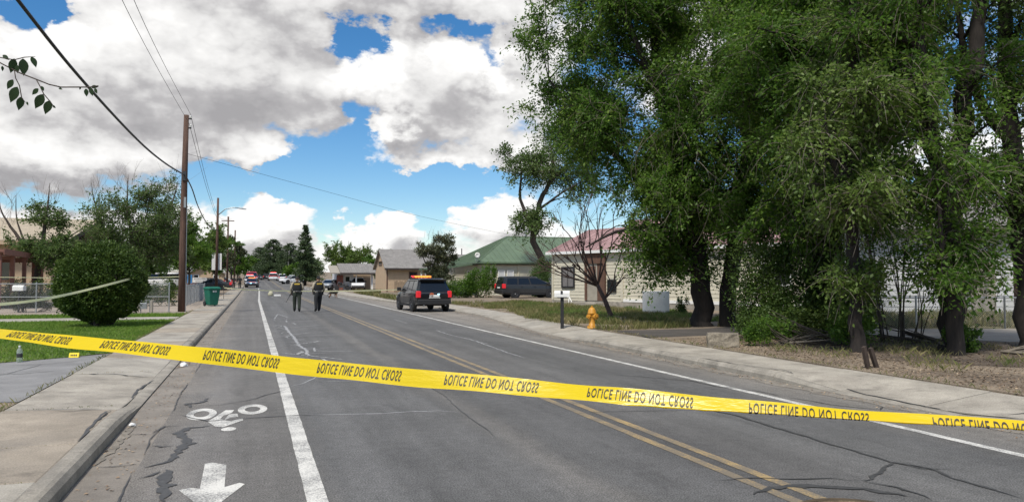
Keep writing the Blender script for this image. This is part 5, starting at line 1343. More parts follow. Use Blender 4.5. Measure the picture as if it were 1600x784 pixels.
# ================================================================== STREET FURNITURE
def tubeobj(name, pts, r, m, parent=None, k=6): return MB().tube(pts, r, k).build(name, m, parent, smooth=True)
up = empty('utility_pole', (-3.2, 38.8, YARD_L), 0, 'tall red brown wooden utility pole beside the left pavement', 'utility pole')
MB().tube([(0, 0, -.3), (.01, 0, 3), (.03, 0, 6.5), (.07, 0, 9.5)], [.175, .165, .14, .115], 12).build('pole', M['polewood'], up, smooth=True)
for z in (8.85, 9.3):
    q = MB(); q.box(.02, .3, -.03, .03, z, z + .06); br = q.build('bracket', M['darksteel'], up)
    q = MB(); q.lathe([(.03, 0), (.06, .03), (.04, .06), (.06, .09), (.03, .13)], 10, (.26, 0, z + .06)); q.build('insulator', M['wt'], br)
q = MB(); q.box(-.05, .12, -.2, -.12, 6.3, 6.75); q.build('cable_clamp', M['darksteel'], up)
q = MB(); q.tube([(.17, -.05, 0), (.16, -.05, 5.0)], .02, 5); q.build('ground_conduit', M['steel'], up)
q = MB(); q.box(.03, .13, -.17, -.13, 5.0, 5.5); q.build('tag_plate', M['steel'], up)

lp_ = empty('street_lamp', (-3.7, 86.0, YARD_L + rise(86)), 0, 'wooden lamp pole with a curved arm and a pale board on it', 'street lamp')
MB().tube([(0, 0, -.3), (.02, 0, 6), (.05, 0, 10.3)], [.16, .14, .11], 10).build('pole', M['polewood'], lp_, smooth=True)
MB().tube([(.05, 0, 8.4), (.8, -.1, 9.1), (1.7, -.2, 9.3), (2.3, -.3, 9.2)], .05, 7).build('arm', M['steel'], lp_, smooth=True)
q = MB(); q.loft([[(2.2 + dx * .0, -.3 + y, 9.2 + z) for y, z in ((-.05, -.04), (.05, -.04), (.05, .06), (-.05, .06))] for dx in (0,)] + [[(2.5, -.3 + y, 9.18 + z) for y, z in ((-.14, -.07), (.14, -.07), (.12, .08), (-.12, .08))], [(2.95, -.3 + y, 9.15 + z) for y, z in ((-.12, -.05), (.12, -.05), (.08, .04), (-.08, .04))]]); q.build('lamp_head', M['steel'], lp_)
q = MB(); q.box(-.5, .5, .13, .17, 2.5, 4.3); q.build('board', M['wt'], lp_)
p3_ = empty('utility_pole', (-3.6, 118.0, YARD_L + rise(118)), 0, 'wooden pole just right of the lamp pole, further down the street', 'utility pole')
MB().tube([(0, 0, -.3), (.05, 0, 10.6)], [.16, .12], 9).build('pole', M['polewood'], p3_, smooth=True)
q = MB(); q.box(-.9, .9, -.06, .06, 9.9, 10.02); q.build('crossarm', M['polewood'], p3_)
p4_ = empty('utility_pole', (-3.3, 150.0, YARD_L + rise(150)), 0, 'farthest wooden pole among the left street trees', 'utility pole')
MB().tube([(0, 0, -.3), (.05, 0, 10.2)], [.16, .12], 9).build('pole', M['polewood'], p4_, smooth=True)

def spline(pts, n=10):
    out = []; P = [Vector(p) for p in pts]
    for i in range(len(P) - 1):
        p0, p1, p2, p3 = P[max(i - 1, 0)], P[i], P[i + 1], P[min(i + 2, len(P) - 1)]
        for s in range(n):
            t = s / n; out.append(0.5 * ((2 * p1) + (p2 - p0) * t + (2 * p0 - 5 * p1 + 4 * p2 - p3) * t * t + (-p0 + 3 * p1 - 3 * p2 + p3) * t ** 3))
    out.append(P[-1]); return out
cb = tubeobj('overhead_cable', spline([(-4.1, -6, 8.2), (-3.9, 5, 6.9), (-3.66, 13.8, 6.21), (-3.5, 18.45, 5.94), (-3.4, 25.7, 5.98), (-3.3, 32, 6.24), (-3.17, 38.65, 6.69)]), .032, M['cable'])
tag(cb, 'thick black cable sagging from the upper left to the near pole', 'cable')
cb = tubeobj('overhead_cable', spline([(-3.12, 38.8, 6.65), (-3.2, 44, 6.62), (-3.4, 51.7, 6.4), (-3.45, 60.6, 6.1), (-3.5, 72, 6.2), (-3.65, 86, 7.0)]), .035, M['cable'])
tag(cb, 'black cable dropping from the near pole to the lamp pole', 'cable')
q = MB(); q.lathe([(.03, 0), (.09, .1), (.09, .5), (.03, .6)], 10, (-3.13, 39.2, 6.55), 'y'); tag(q.build('splice_case', M['cable']), 'black splice case on the cable just past the near pole', 'splice case')
for i, (x, zz) in enumerate(((-3.0, 9.2), (-2.94, 9.65))):
    tag(tubeobj('overhead_wire', spline([(-2.9 + .55 * i, -8, 9.7), (-2.95 + .3 * i, 8, 8.8), (-3.2 + .28 * i, 21, 8.72), (x, 38.8, zz)]), .009, M['cable'], k=4), ['left', 'right'][i] + ' one of two thin wires from the top edge to the near pole top', 'wire')
    tag(tubeobj('overhead_wire', spline([(x, 38.8, zz), (-3.2, 60, zz - 1.2), (-3.4, 85, zz - 1.4), (-3.6 + .5 * i, 118, 10.6)]), .012, M['cable'], k=4), ['lower', 'upper'][i] + ' thin wire running from the near pole on to the farther poles', 'wire')
tag(tubeobj('overhead_wire', spline([(-3.1, 38.8, 7.75), (3.5, 46, 7.15), (12, 54.5, 6.35), (25.8, 70.4, 5.9)]), .009, M['cable'], k=4), 'thin wire crossing the street from the near pole to the green roof', 'wire')
tag(tubeobj('overhead_wire', spline([(-3.3, 38.8, 6.7), (-8, 52, 5.6), (-13, 66, 5.6)]), .009, M['cable'], k=4), 'thin wire from the near pole to the tan hall', 'wire')

# green wheeled bin
M['bingreen'] = mat('green_bin_plastic', (0.008, 0.115, 0.075), 0.5, 0.12, 4)
def bin_(label, loc, rz, m, s=1.0):
    r = empty('wheeled_bin', loc, rz, label, 'bin')
    q = MB(); rg = []
    for z, w, d in ((.06, .27, .27), (.12, .30, .30), (.55, .355, .37), (1.0, .40, .42)):
        rg.append([(-w + .04, -d, z), (w - .04, -d, z), (w, -d + .04, z), (w, d - .04, z), (w - .04, d, z), (-w + .04, d, z), (-w, d - .04, z), (-w, -d + .04, z)])
    b_ = q.loft(rg).build('body', m, r)
    q = MB(); q.bbox(-.44, .44, -.47, .46, .985, 1.06, .03); q.loft([[(-.4, -.4, 1.06), (.4, -.4, 1.06), (.4, .4, 1.06), (-.4, .4, 1.06)], [(-.32, -.3, 1.12), (.32, -.3, 1.12), (.32, .32, 1.12), (-.32, .32, 1.12)]]); q.build('lid', m, r)
    q = MB(); q.tube([(-.34, .44, .98), (-.34, .54, 1.0), (.34, .54, 1.0), (.34, .44, .98)], .02, 6); q.build('handle', m, r)
    for x in (-.36, .36):
        q = MB(); q.lathe([(.02, -.04), (.135, -.04), (.145, -.02), (.145, .02), (.135, .04), (.02, .04)], 18, (x, .33, .145), 'x'); w = q.build('wheel', M['rubber'], r)
    q = MB(); q.tube([(-.36, .33, .145), (.36, .33, .145)], .018, 6); q.build('axle', M['darksteel'], r)
    return r, b_
gbin, gb_ = bin_('green wheeled rubbish bin standing on the left pavement', (-2.2, 46.0, .13), R(28), M['bingreen']); gbin.scale = (.84, .84, 1.0)
q = MB()                                   # white stencil, too worn to read
for i, w in enumerate((.075, .05, .055, .05)):
    x = -.14 + i * .075; t = .37 + (.42 - .37) * .55; q.quad((x, -.4005, .80), (x + w * .8, -.4005, .80), (x + w * .8, -.4095, .90), (x, -.4095, .90))
q.build('stencil', M['wt'], gb_)
bin_('dark bin mostly hidden behind the green bin', (-2.28, 47.4, .13), R(20), M['trim'])[0].scale = (.8, .8, .95)

# fire hydrant
M['hydrant'] = mat('orange_yellow_paint', (0.50, 0.235, 0.03), 0.5, 0.15, 8)
hy = empty('fire_hydrant', (10.0, 21.0, Z), R(25), 'orange yellow fire hydrant beside the right pavement', 'fire hydrant')
MB().lathe([(.15, -.05), (.15, .04), (.105, .05), (.1, .42), (.135, .43), (.14, .47), (.125, .49), (.12, .54), (.09, .60), (.05, .635), (.03, .64)], 18).build('barrel', M['hydrant'], hy, smooth=True)
q = MB(); q.lathe([(.028, .63), (.028, .69)], 5); q.build('operating_nut', M['hydrant'], hy)
for s in (-1, 1):
    q = MB(); q.lathe([(.055, .08 * s), (.055, .15 * s), (.07, .15 * s), (.07, .19 * s), (.03, .19 * s), (.03, .22 * s)], 12, (0, 0, .36), 'x'); q.build('hose_outlet', M['hydrant'], hy)
q = MB(); q.lathe([(.075, -.08), (.075, -.15), (.095, -.15), (.095, -.19), (.03, -.2), (.03, -.23)], 14, (0, 0, .36), 'y'); q.build('pumper_outlet', M['hydrant'], hy)
q = MB()
for i in range(8):
    a = i * math.pi / 4; q.lathe([(.018, .0), (.018, .03)], 6, (.125 * math.cos(a), .125 * math.sin(a), .04))
q.build('flange_bolts', M['hydrant'], hy)

def letterbox(label, loc, rz, post_h, post_m, box_m, w=.17, l=.48, h=.23, arch=True, pw=.05):
    r = empty('letterbox', loc, rz, label, 'letterbox')
    q = MB(); q.box(-pw, pw, -pw, pw, -.1, post_h); q.build('post', post_m, r)
    q = MB(); q.box(-w * .6, w * .6, -l * .35, l * .35, post_h + .001, post_h + .025); q.build('mount', post_m, r)
    z0 = post_h + .027; prof = [(-w / 2, z0), (w / 2, z0), (w / 2, z0 + h * .6)] + [(w / 2 * math.cos(t), z0 + h * .6 + h * .4 * math.sin(t)) for t in [math.pi * i / 8 for i in range(1, 8)]] + [(-w / 2, z0 + h * .6)]
    q = MB(); q.loft([[(x, -l / 2, z) for x, z in prof], [(x, l / 2, z) for x, z in prof]]); bx_ = q.build('box', box_m, r)
    q = MB(); q.loft([[(x * .92, -l / 2 - .012, z0 + (z - z0) * .95 + .004) for x, z in prof], [(x * .98, -l / 2 - .001, z0 + (z - z0) * .98 + .002) for x, z in prof]]); q.build('door', box_m, bx_)
    q = MB(); q.box(w / 2 + .002, w / 2 + .014, -.05, .02, z0 + .1, z0 + .2); q.build('flag', M['darksteel'], bx_)
letterbox('white letterbox on a thick black post at the right pavement edge', (9.42, 22.0, .15), R(-113), .93, M['trim'], M['wt'], .2, .48, .2, pw=.055)
letterbox('pale letterbox on a thin post by the left chain link fence', (-10.3, 40.3, YARD_L), R(70), 1.0, M['darksteel'], M['wt'], .24, .5, .26, pw=.03)

# white cabinet by the house
cb_ = empty('cabinet', (16.3, 27.9, Z), R(-19), 'white metal cabinet standing on the grass by the pink roofed house', 'cabinet')
M['cabinet'] = mat('chalky_white_cabinet', (0.70, 0.69, 0.66), 0.7, 0.1, 3, fine=.05)
MB().bbox(-.52, .52, -.3, .3, 0, 1.0, .015).build('body', M['cabinet'], cb_)
MB().box(-.5, -.26, -.315, -.302, .04, .96).build('narrow_panel', M['cabinet'], cb_)
MB().box(-.24, .5, -.318, -.302, .04, .96).build('door', M['cabinet'], cb_)

# concrete block, stakes, gas meter
M['block'] = mat('rough_concrete_block', (0.22, 0.19, 0.145), 0.95, 0.35, 5, .8, 30, fine=.25)
def rough_block():
    r = np.random.default_rng(9); q = MB(); rings = []
    for z in np.linspace(0, .34, 5):
        ring = []
        for a in range(20):
            t = a / 20 * 4; k = int(t); u = t - k; P = [(-.33, -.22), (.33, -.22), (.33, .22), (-.33, .22)]; x = P[k][0] * (1 - u) + P[(k + 1) % 4][0] * u; y = P[k][1] * (1 - u) + P[(k + 1) % 4][1] * u
            ring.append((x + r.normal(0, .009), y + r.normal(0, .009), z - .04 + r.normal(0, .006)))
        rings.append(ring)
    o = q.loft(rings).build('concrete_block', M['block'], loc=(10.0, 14.2, Z), rz=R(-30)); tag(o, 'rough square concrete block at the edge of the dark driveway', 'block')
rough_block()
for i, (x, y, a, h) in enumerate(((9.93, 9.95, -.1, .36), (10.16, 9.98, -.16, .33))):
    o = MB().loft([[(-.035, -.03, -.08), (.035, -.03, -.08), (.035, .03, -.08), (-.035, .03, -.08)], [(a - .03, -.03, h), (a + .03, -.03, h + .02), (a + .03, .03, h + .02), (a - .03, .03, h - .01)]]).build('cut_stake', M['stake'], loc=(x, y, Z))
    tag(o, ['left', 'right'][i] + ' of the two dark cut stakes by the right pavement', 'stake', 'cut stakes')
gm = empty('gas_meter', (-4.7, 37.7, YARD_L), R(10), 'grey gas meter between two bollards by the left fence', 'gas meter')
for x in (-.35, .32):
    q = MB(); q.lathe([(.065, -.1), (.065, .55), (.05, .6), (.0, .61)], 10, (x, -.1, 0)); q.build('bollard', M['kerb'], gm)
MB().bbox(-.18, .14, -.08, .14, .2, .48, .03).build('meter_body', M['steel'], gm)
q = MB(); q.tube([(-.12, .03, -.05), (-.12, .03, .55), (-.02, .03, .6)], .022, 6); q.tube([(.1, .03, .45), (.1, .03, .6), (.25, .03, .6), (.25, .03, -.05)], .022, 6); q.build('pipe', M['steel'], gm)

# manhole cover
mh = empty('manhole_cover', (4.06, 4.16, 0.004), 0, 'round brown iron manhole cover in the road at the bottom edge', 'manhole cover')
M['iron'] = mat('rusty_iron', (0.13, 0.095, 0.06), 0.6, 0.35, 8, .4, 40, metal=.5)
MB().lathe([(.46, -.05), (.46, .006), (.40, .012), (.395, -.01)], 36).build('frame', M['iron'], mh)
MB().lathe([(.385, -.05), (.385, .012), (.36, .016), (.35, .008), (.30, .008), (.295, .016), (.27, .016), (.265, .008), (.2, .008), (.195, .016), (.17, .016), (.165, .008), (.1, .008), (.09, .016), (.01, .016)], 36).build('lid', M['iron'], mh)
crack([(3.7, 4.9), (3.95, 4.98), (4.3, 4.93), (4.65, 4.72), (4.8, 4.45)], .07, .0068, 77).build('sealed_crack', M['tar'], road)

# bottle and evidence card on the driveway edge
bt = empty('water_bottle', (-4.12, 16.25, YARD_L + .01), 0, 'clear plastic water bottle standing at the lawn edge', 'bottle')
m_, N_, L_, b_ = nodes_mat('clear_plastic'); b_.inputs['Base Color'].default_value = (.75, .8, .82, 1); b_.inputs['Roughness'].default_value = .08; b_.inputs['Transmission Weight'].default_value = .8; b_.inputs['IOR'].default_value = 1.2
MB().lathe([(.045, 0), (.05, .01), (.05, .07), (.047, .08), (.05, .09), (.05, .2), (.04, .235), (.018, .265), (.018, .285)], 16).build('bottle_body', m_, bt, smooth=True)
MB().lathe([(.051, .09), (.0512, .16)], 16).build('label_band', M['darksteel'], bt)
MB().lathe([(.021, .284), (.021, .308), (.002, .309)], 12).build('cap', M['wt'], bt)
M['tapeyellow'] = mat('yellow_tape', (0.80, 0.60, 0.012), 0.45, 0.05, 3)
o = MB().loft([[(-.09, -.02, 0), (.09, -.02, 0), (.09, .06, 0), (-.09, .06, 0)], [(-.09, .015, .09), (.09, .015, .09), (.09, .025, .09), (-.09, .025, .09)]]).build('evidence_marker', M['tapeyellow'], loc=(-3.34, 16.85, YARD_L + .012), rz=R(-10))
tag(o, 'small yellow tent marker lying at the lawn edge', 'marker')
mk = MB()
for i in range(4): mk.quad((-.06 + i * .032, -.012, .03), (-.04 + i * .032, -.012, .03), (-.04 + i * .032, .0, .06), (-.06 + i * .032, .0, .06))
mk.build('print', M['trim'], o, loc=(0, -.004, 0))

# litter in the gutter
for i, (x, y, s, lab) in enumerate(((-1.24, 15.7, .09, 'crumpled white paper scrap in the left gutter'), (-1.28, 9.5, .045, 'small white paper scrap against the left kerb'))):
    r = np.random.default_rng(70 + i); q = MB(); rg = [[(math.cos(a) * s * k * r.uniform(.7, 1.3), math.sin(a) * s * k * r.uniform(.7, 1.3), z + r.uniform(0, .012)) for a in np.linspace(0, 5.5, 7)] for k, z in ((1, 0), (.8, s * .4), (.3, s * .7))]
    tag(q.loft(rg).build('paper_scrap', M['wt'], loc=(x, y, 0)), lab, 'litter')

# ================================================================== VEHICLES
def lrect(y0, y1, hw, z, c):
    return [(-hw + c, y0, z), (hw - c, y0, z), (hw, y0 + c, z), (hw, y1 - c, z), (hw - c, y1, z), (-hw + c, y1, z), (-hw, y1 - c, z), (-hw, y0 + c, z)]


SUV = dict(body=[(-2.52, .46, .92, .84), (-2.44, .36, 1.06, .94), (-2.1, .29, 1.10, .985), (-1.2, .26, 1.12, 1.0), (0, .26, 1.10, 1.0), (.9, .26, 1.08, 1.0), (1.35, .27, 1.06, .985), (2.0, .29, .99, .95), (2.38, .34, .88, .88), (2.52, .46, .72, .78)],
           belt=(-2.42, 1.42, .935, 1.08), top=(-2.06, .42, .76, 1.66), roof=(-1.9, .3, .66, 1.78), wheels=(-1.5, 1.48), wr=.385, hw=1.0)
VAN = dict(body=[(-2.55, .5, .98, .86), (-2.5, .36, 1.1, .95), (-2.1, .26, 1.12, .99), (-1, .24, 1.12, 1.0), (.6, .24, 1.08, 1.0), (1.3, .25, 1.05, .99), (1.9, .27, .98, .96), (2.35, .32, .84, .9), (2.55, .45, .66, .78)],
           belt=(-2.5, 1.75, .945, 1.09), top=(-2.35, .55, .78, 1.62), roof=(-2.2, .35, .68, 1.75), wheels=(-1.5, 1.55), wr=.34, hw=1.0)
SEDAN = dict(body=[(-2.4, .5, .86, .78), (-2.3, .36, 1.0, .88), (-1.7, .26, 1.02, .92), (-.6, .22, .98, .93), (.6, .22, .95, .93), (1.4, .24, .92, .91), (2.1, .3, .8, .86), (2.4, .42, .66, .74)],
             belt=(-1.75, 1.25, .86, .96), top=(-1.1, .35, .68, 1.36), roof=(-.95, .2, .6, 1.44), wheels=(-1.4, 1.42), wr=.33, hw=.93)


def car(name, label, loc, rz, spec, paint, detail=2, cat='car', group=None, rim='rim', scale=1.0, lights_on=False):
    r = empty(name, loc, rz, label, cat, group); r.scale = (scale,) * 3
    q = MB(); rings = []
    for (y, zb, zt, hw) in spec['body']:
        m = (zb + zt) / 2
        half = [(hw * .82, zb), (hw * .95, zb + .05), (hw, zb + .2 * (zt - zb)), (hw, m + .08), (hw * .985, zt - .14), (hw * .95, zt - .04), (hw * .86, zt)]
        rings.append([(x, y, z) for x, z in half] + [(-x, y, z) for x, z in reversed(half)])
    body = q.loft(rings).build('body', paint, r, smooth=False)
    by0, by1, bw, bz = spec['belt']; ty0, ty1, tw, tz = spec['top']; ry0, ry1, rw, rz_ = spec['roof']
    MB().loft([lrect(by0, by1, bw, bz - .06, .12), lrect(by0, by1, bw, bz, .12), lrect(ty0, ty1, tw, tz, .12)]).build('glasshouse', M['carglass'], r)
    MB().loft([lrect(ty0 - .03, ty1 + .03, tw + .012, tz - .03, .13), lrect(ty0 - .02, ty1 + .02, tw + .01, tz + .02, .13), lrect(ty0 + .02, ty1 - .06, tw - .05, (tz + rz_) / 2 + .02, .13), lrect(ry0, ry1, rw, rz_, .15)]).build('roof', paint, r)
    if detail:
        def pil(yb, yt, w=.05, m=paint):
            for s in (-1, 1):
                MB().loft([[(s * (bw + o), yb + d, bz - .02) for o, d in ((.008, -w), (.008, w), (-.03, w), (-.03, -w))], [(s * (tw + o), yt + d, tz) for o, d in ((.008, -w), (.008, w), (-.03, w), (-.03, -w))]]).build('pillar', m, r)
        pil(by0 + .2, ty0 + .16, .1); pil(by1 - .14, ty1 - .1, .045); pil(-.1 + (by0 + by1) * .05, -.1 + (ty0 + ty1) * .1, .05, M['trim'])
        if spec is not SEDAN: pil(-1.25, -1.2, .05, M['trim'])
    wr = spec['wr']
    for wy in spec['wheels']:
        for s in (-1, 1):
            x = s * (spec['hw'] - .1)
            if detail: MB().lathe([(.05, -.06), (wr + .075, -.06), (wr + .075, .112), (.05, .113)] if s > 0 else [(.05, .06), (wr + .075, .06), (wr + .075, -.112), (.05, -.113)], 22, (x, wy, wr + .02), 'x').build('wheel_arch', M['trim'], r)
            w = MB().lathe([(wr * .62, -.12 * s), (wr * .93, -.12 * s), (wr, -.08 * s), (wr, .09 * s), (wr * .93, .125 * s), (wr * .66, .128 * s), (wr * .64, .1 * s)], 22, (x, wy, wr), 'x').build('wheel', M['rubber'], r)
            if detail:
                d = MB(); d.lathe([(wr * .635, .09 * s), (wr * .6, .118 * s), (wr * .56, .1 * s), (.06, .105 * s), (.04, .12 * s), (.0, .12 * s)], 20, (x, wy, wr), 'x'); d.build('rim', M[rim], w)
    y0 = spec['body'][0][0]; y1 = spec['body'][-1][0]; hw0 = spec['body'][1][3]; hwf = spec['body'][-2][3]
    zt0 = spec['body'][1][2]
    for s in (-1, 1):
        MB().bbox(min(s * (hw0 - .2), s * (hw0 + .035)), max(s * (hw0 - .2), s * (hw0 + .035)), y0 - .01, y0 + .26, zt0 - .3, zt0 + .04, .03).build('tail_light', M['redlens'], r)
        MB().bbox(min(s * (hwf - .28), s * (hwf + .0)), max(s * (hwf - .28), s * (hwf + .0)), y1 - .2, y1 - .02, .62, .78, .03).build('headlight', M['whitelens'] if not lights_on else emit_mat('lit_headlight', (1, .97, .9), 2.0), r)
    if detail:
        MB().bbox(-hw0 + .02, hw0 - .02, y0 - .07, y0 + .15, .4, .66, .04).build('rear_bumper', M['trim'] if detail > 1 else paint, r)
        MB().bbox(-hwf + .02, hwf - .02, y1 - .12, y1 + .05, .34, .6, .04).build('front_bumper', M['trim'], r)
        MB().box(-.27, .27, y0 - .03, y0 + .02, .78, .9).build('rear_plate', M['wt'], r)
        for s in (-1, 1):
            MB().bbox(min(s * (bw + .02), s * (bw + .25)), max(s * (bw + .02), s * (bw + .25)), by1 - .42, by1 - .28, bz + .0, bz + .2, .03).build('wing_mirror', M['trim'], r)
            for dy in (-1.0, .1):
                MB().box(min(s * (spec['hw'] - .005), s * (spec['hw'] + .03)), max(s * (spec['hw'] - .005), s * (spec['hw'] + .03)), dy, dy + .18, bz - .2, bz - .17).build('door_handle', M['trim'], body)
            for dy in (-.98, .22, 1.2):
                MB().box(min(s * (spec['hw'] - .006), s * (spec['hw'] + .002)), max(s * (spec['hw'] - .006), s * (spec['hw'] + .002)), dy, dy + .012, .36, bz - .1).build('door_seam', M['trim'], body)
            MB().box(min(s * (spec['hw'] - .02), s * (spec['hw'] + .012)), max(s * (spec['hw'] - .02), s * (spec['hw'] + .012)), spec['wheels'][0] + .5, spec['wheels'][1] - .5, .27, .36).build('sill', M['trim'], r)
    return r


# the patrol SUV parked on the right, seen from behind
suv = car('police_suv', 'black police SUV with lit amber roof lights parked at the right kerb', (8.65, 39.4, 0.03), R(3), SUV, M['blackpaint'], 2, 'SUV', rim='rim', scale=.95)
MB().bbox(-.74, .74, -2.28, -2.0, 1.66, 1.74, .02).build('spoiler', M['blackpaint'], suv)
MB().loft([[(-.8, -2.435, 1.07), (.8, -2.435, 1.07), (.8, -2.395, 1.07), (-.8, -2.395, 1.07)], [(-.66, -2.13, 1.6), (.66, -2.13, 1.6), (.66, -2.09, 1.6), (-.66, -2.09, 1.6)]]).build('rear_window', M['carglass'], suv)
MB().box(-.72, .72, -2.475, -2.44, .985, 1.02).build('chrome_strip', M['rim'], suv)
MB().lathe([(.0, .03), (.1, .03), (.115, .0), (.115, -.05)], 18, (-.15, -2.5, .9), 'y').build('badge', mat('orange_badge', (.42, .11, .05), .5, .3, 20), suv)
MB().bbox(.17, .3, -2.53, -2.46, .9, .96, .01).build('blue_warning_lamp', M['beacon_blue'], suv)
q = MB()
for i in range(12): q.box(-.3 + i * .052, -.3 + i * .052 + .036, -2.535, -2.5, .715, .765)
q.build('tailgate_lettering', M['wt'], suv)
MB().box(-.3, .3, -2.54, -2.5, .77, .772).build('plate_trim', M['rim'], suv)
lb = MB().bbox(-.62, .62, .1, .36, 1.80, 1.9, .03).build('light_bar', M['trim'], suv)
for i, x in enumerate(np.linspace(-.56, .42, 7)):
    MB().bbox(x, x + .14, .08, .38, 1.825, 1.93, .02).build('beacon', M['beacon_orange'] if i not in (0,) else M['beacon_red'], lb)
for x in (-.4, .4): MB().box(x, x + .06, .15, .3, 1.765, 1.8).build('bar_foot', M['trim'], lb)
MB().tube([(.2, -.9, 1.77), (.2, -.92, 2.0)], .008, 5).build('antenna', M['trim'], suv)
for s in (-1, 1):
    MB().box(s * .7 - .03, s * .7 + .03, -1.7, .1, 1.745, 1.775).build('roof_rail', M['trim'], suv)
MB().tube([(-.6, -2.5, .33), (-.6, -2.62, .33)], .04, 8).build('tailpipe', M['rim'], suv)
MB().tube([(.6, -2.5, .33), (.6, -2.62, .33)], .04, 8).build('tailpipe', M['rim'], suv)

car('minivan', 'dark grey minivan parked beside the green roofed house', (21.25, 56.7, Z), R(-88), VAN, M['greypaint'], 2, 'minivan')

# vehicles down the street; far ones keep only their main parts
def on(x, y): return (x, y, rise(y) + .004)
car('patrol_car', 'dark blue patrol car facing the viewer beyond the far tape', on(-.1, 126), R(176), SEDAN, M['bluepaint'], 1, group=None)
bc = [o for o in bpy.data.objects if o.name.startswith('patrol_car')][-1]
MB().bbox(-.5, .5, -.1, .15, 1.46, 1.56, .02).build('light_bar', M['beacon_orange'], bc)
MB().bbox(-.14, .14, 2.37, 2.43, .62, .74, .02).build('blue_warning_lamp', M['beacon_blue'], bc)
car('parked_car', 'white car behind the dark blue patrol car with a red light bar', on(-.5, 150), R(180), SUV, M['whitepaint'], 1)
bc = [o for o in bpy.data.objects if o.name.startswith('parked_car')][-1]
MB().bbox(-.6, .6, -.1, .25, 1.8, 1.95, .02).build('light_bar', M['beacon_red'], bc)
car('fire_engine', 'red emergency truck behind the patrol cars on the left', on(-.2, 178), R(180), VAN, M['redpaint'], 1, 'truck', scale=1.35)
car('parked_car', 'white pickup angled on the far right of the road', on(7.6, 156), R(115), SUV, M['whitepaint'], 1)
car('parked_car', 'white SUV right of the red and white ambulance', on(6.9, 196), R(4), SUV, M['whitepaint'], 1)
amb = car('ambulance', 'white ambulance with a red stripe and lights', on(5.0, 205), R(2), VAN, M['whitepaint'], 1, 'ambulance', scale=1.15)
MB().box(-.9, .9, -2.58, -2.52, .95, 1.15).build('red_stripe', M['redpaint'], amb); MB().bbox(-.6, .6, -2.1, -1.8, 1.76, 1.9, .02).build('light_bar', M['beacon_red'], amb)
car('parked_car', 'dark car left of the ambulance', on(3.6, 222), R(3), SUV, M['blackpaint'], 1)
car('parked_car', 'dark car near the top of the street', on(2.6, 252), R(2), SEDAN, M['greypaint'], 1)
car('parked_car', 'black truck at the far crest of the street', on(2.6, 280), R(170), VAN, M['blackpaint'], 1, 'truck', scale=1.2)
car('parked_car', 'small dark car behind the patrol car, right of the red truck', on(1.4, 215), R(180), SEDAN, M['blackpaint'], 1)
car('parked_car', 'dark car on the left verge between the poles', (-6.2, 121, YARD_L + rise(121)), R(80), SEDAN, M['blackpaint'], 1)
car('parked_car', 'silver car on the left verge behind the two dark figures', (-5.2, 132, YARD_L + rise(132)), R(75), SEDAN, M['silverpaint'], 1)
car('parked_car', 'dark car on the left verge just past the lamp pole', (-4.9, 102, YARD_L + rise(102)), R(88), SEDAN, M['greypaint'], 1)
car('parked_car', 'white car seen above the hedge, left of the near pole', (-9.2, 84, YARD_L + .5), R(86), VAN, M['whitepaint'], 1)
car('parked_car', 'white car parked under the carport', (13.1, 98.6, YARD_R + rise(98)), R(172), SUV, M['whitepaint'], 1, scale=.92)
car('parked_car', 'silver car left of the carport brick panel', (9.5, 98.2, YARD_R + rise(98)), R(150), SEDAN, M['silverpaint'], 1, scale=.95)
car('parked_car', 'white car at the right edge beyond the paved lot', (30.6, 17.6, Z), R(60), SEDAN, M['whitepaint'], 1)
mc = empty('motorcycle', (10.6, 94.6, YARD_R + rise(95)), R(70), 'dark motorcycle parked in front of the silver car', 'motorcycle')
for y in (-.65, .7): MB().lathe([(.2, -.05), (.3, -.05), (.32, 0), (.3, .05), (.2, .05)], 16, (0, y, .32), 'x').build('wheel', M['rubber'], mc)
MB().bbox(-.14, .14, -.4, .35, .35, .7, .05).build('engine', M['darksteel'], mc); MB().bbox(-.15, .15, -.75, .0, .7, .8, .04).build('seat', M['trim'], mc)
MB().bbox(-.16, .16, .0, .5, .7, .98, .06).build('tank', M['blackpaint'], mc); MB().tube([(0, .7, .32), (0, .5, 1.0), (-.32, .35, 1.08)], .025, 6).build('fork', M['rim'], mc); MB().tube([(0, .5, 1.0), (.32, .35, 1.08)], .022, 6).build('handlebar', M['rim'], mc)

# ================================================================== PEOPLE AND THE DOG
def skin_mesh(name, joints, edges, sub=2):
    """one continuous surface grown round a jointed skeleton"""
    me = bpy.data.meshes.new(name + '_rig'); names = list(joints); idx = {n: i for i, n in enumerate(names)}
    me.from_pydata([joints[n][0] for n in names], [(idx[a], idx[c]) for a, c in edges], [])
    o = bpy.data.objects.new(name + '_rig', me); lk(o)
    o.modifiers.new('skin', 'SKIN')
    for i, n in enumerate(names):
        rr_ = joints[n][1]; d = me.skin_vertices[0].data[i]; d.radius = rr_ if isinstance(rr_, tuple) else (rr_, rr_); d.use_root = (i == 0)
    s = o.modifiers.new('sub', 'SUBSURF'); s.levels = sub; s.render_levels = sub
    dg = bpy.context.evaluated_depsgraph_get(); dg.update()
    out = bpy.data.meshes.new_from_object(o.evaluated_get(dg)); out.name = name
    bpy.data.objects.remove(o); bpy.data.meshes.remove(me)
    return out


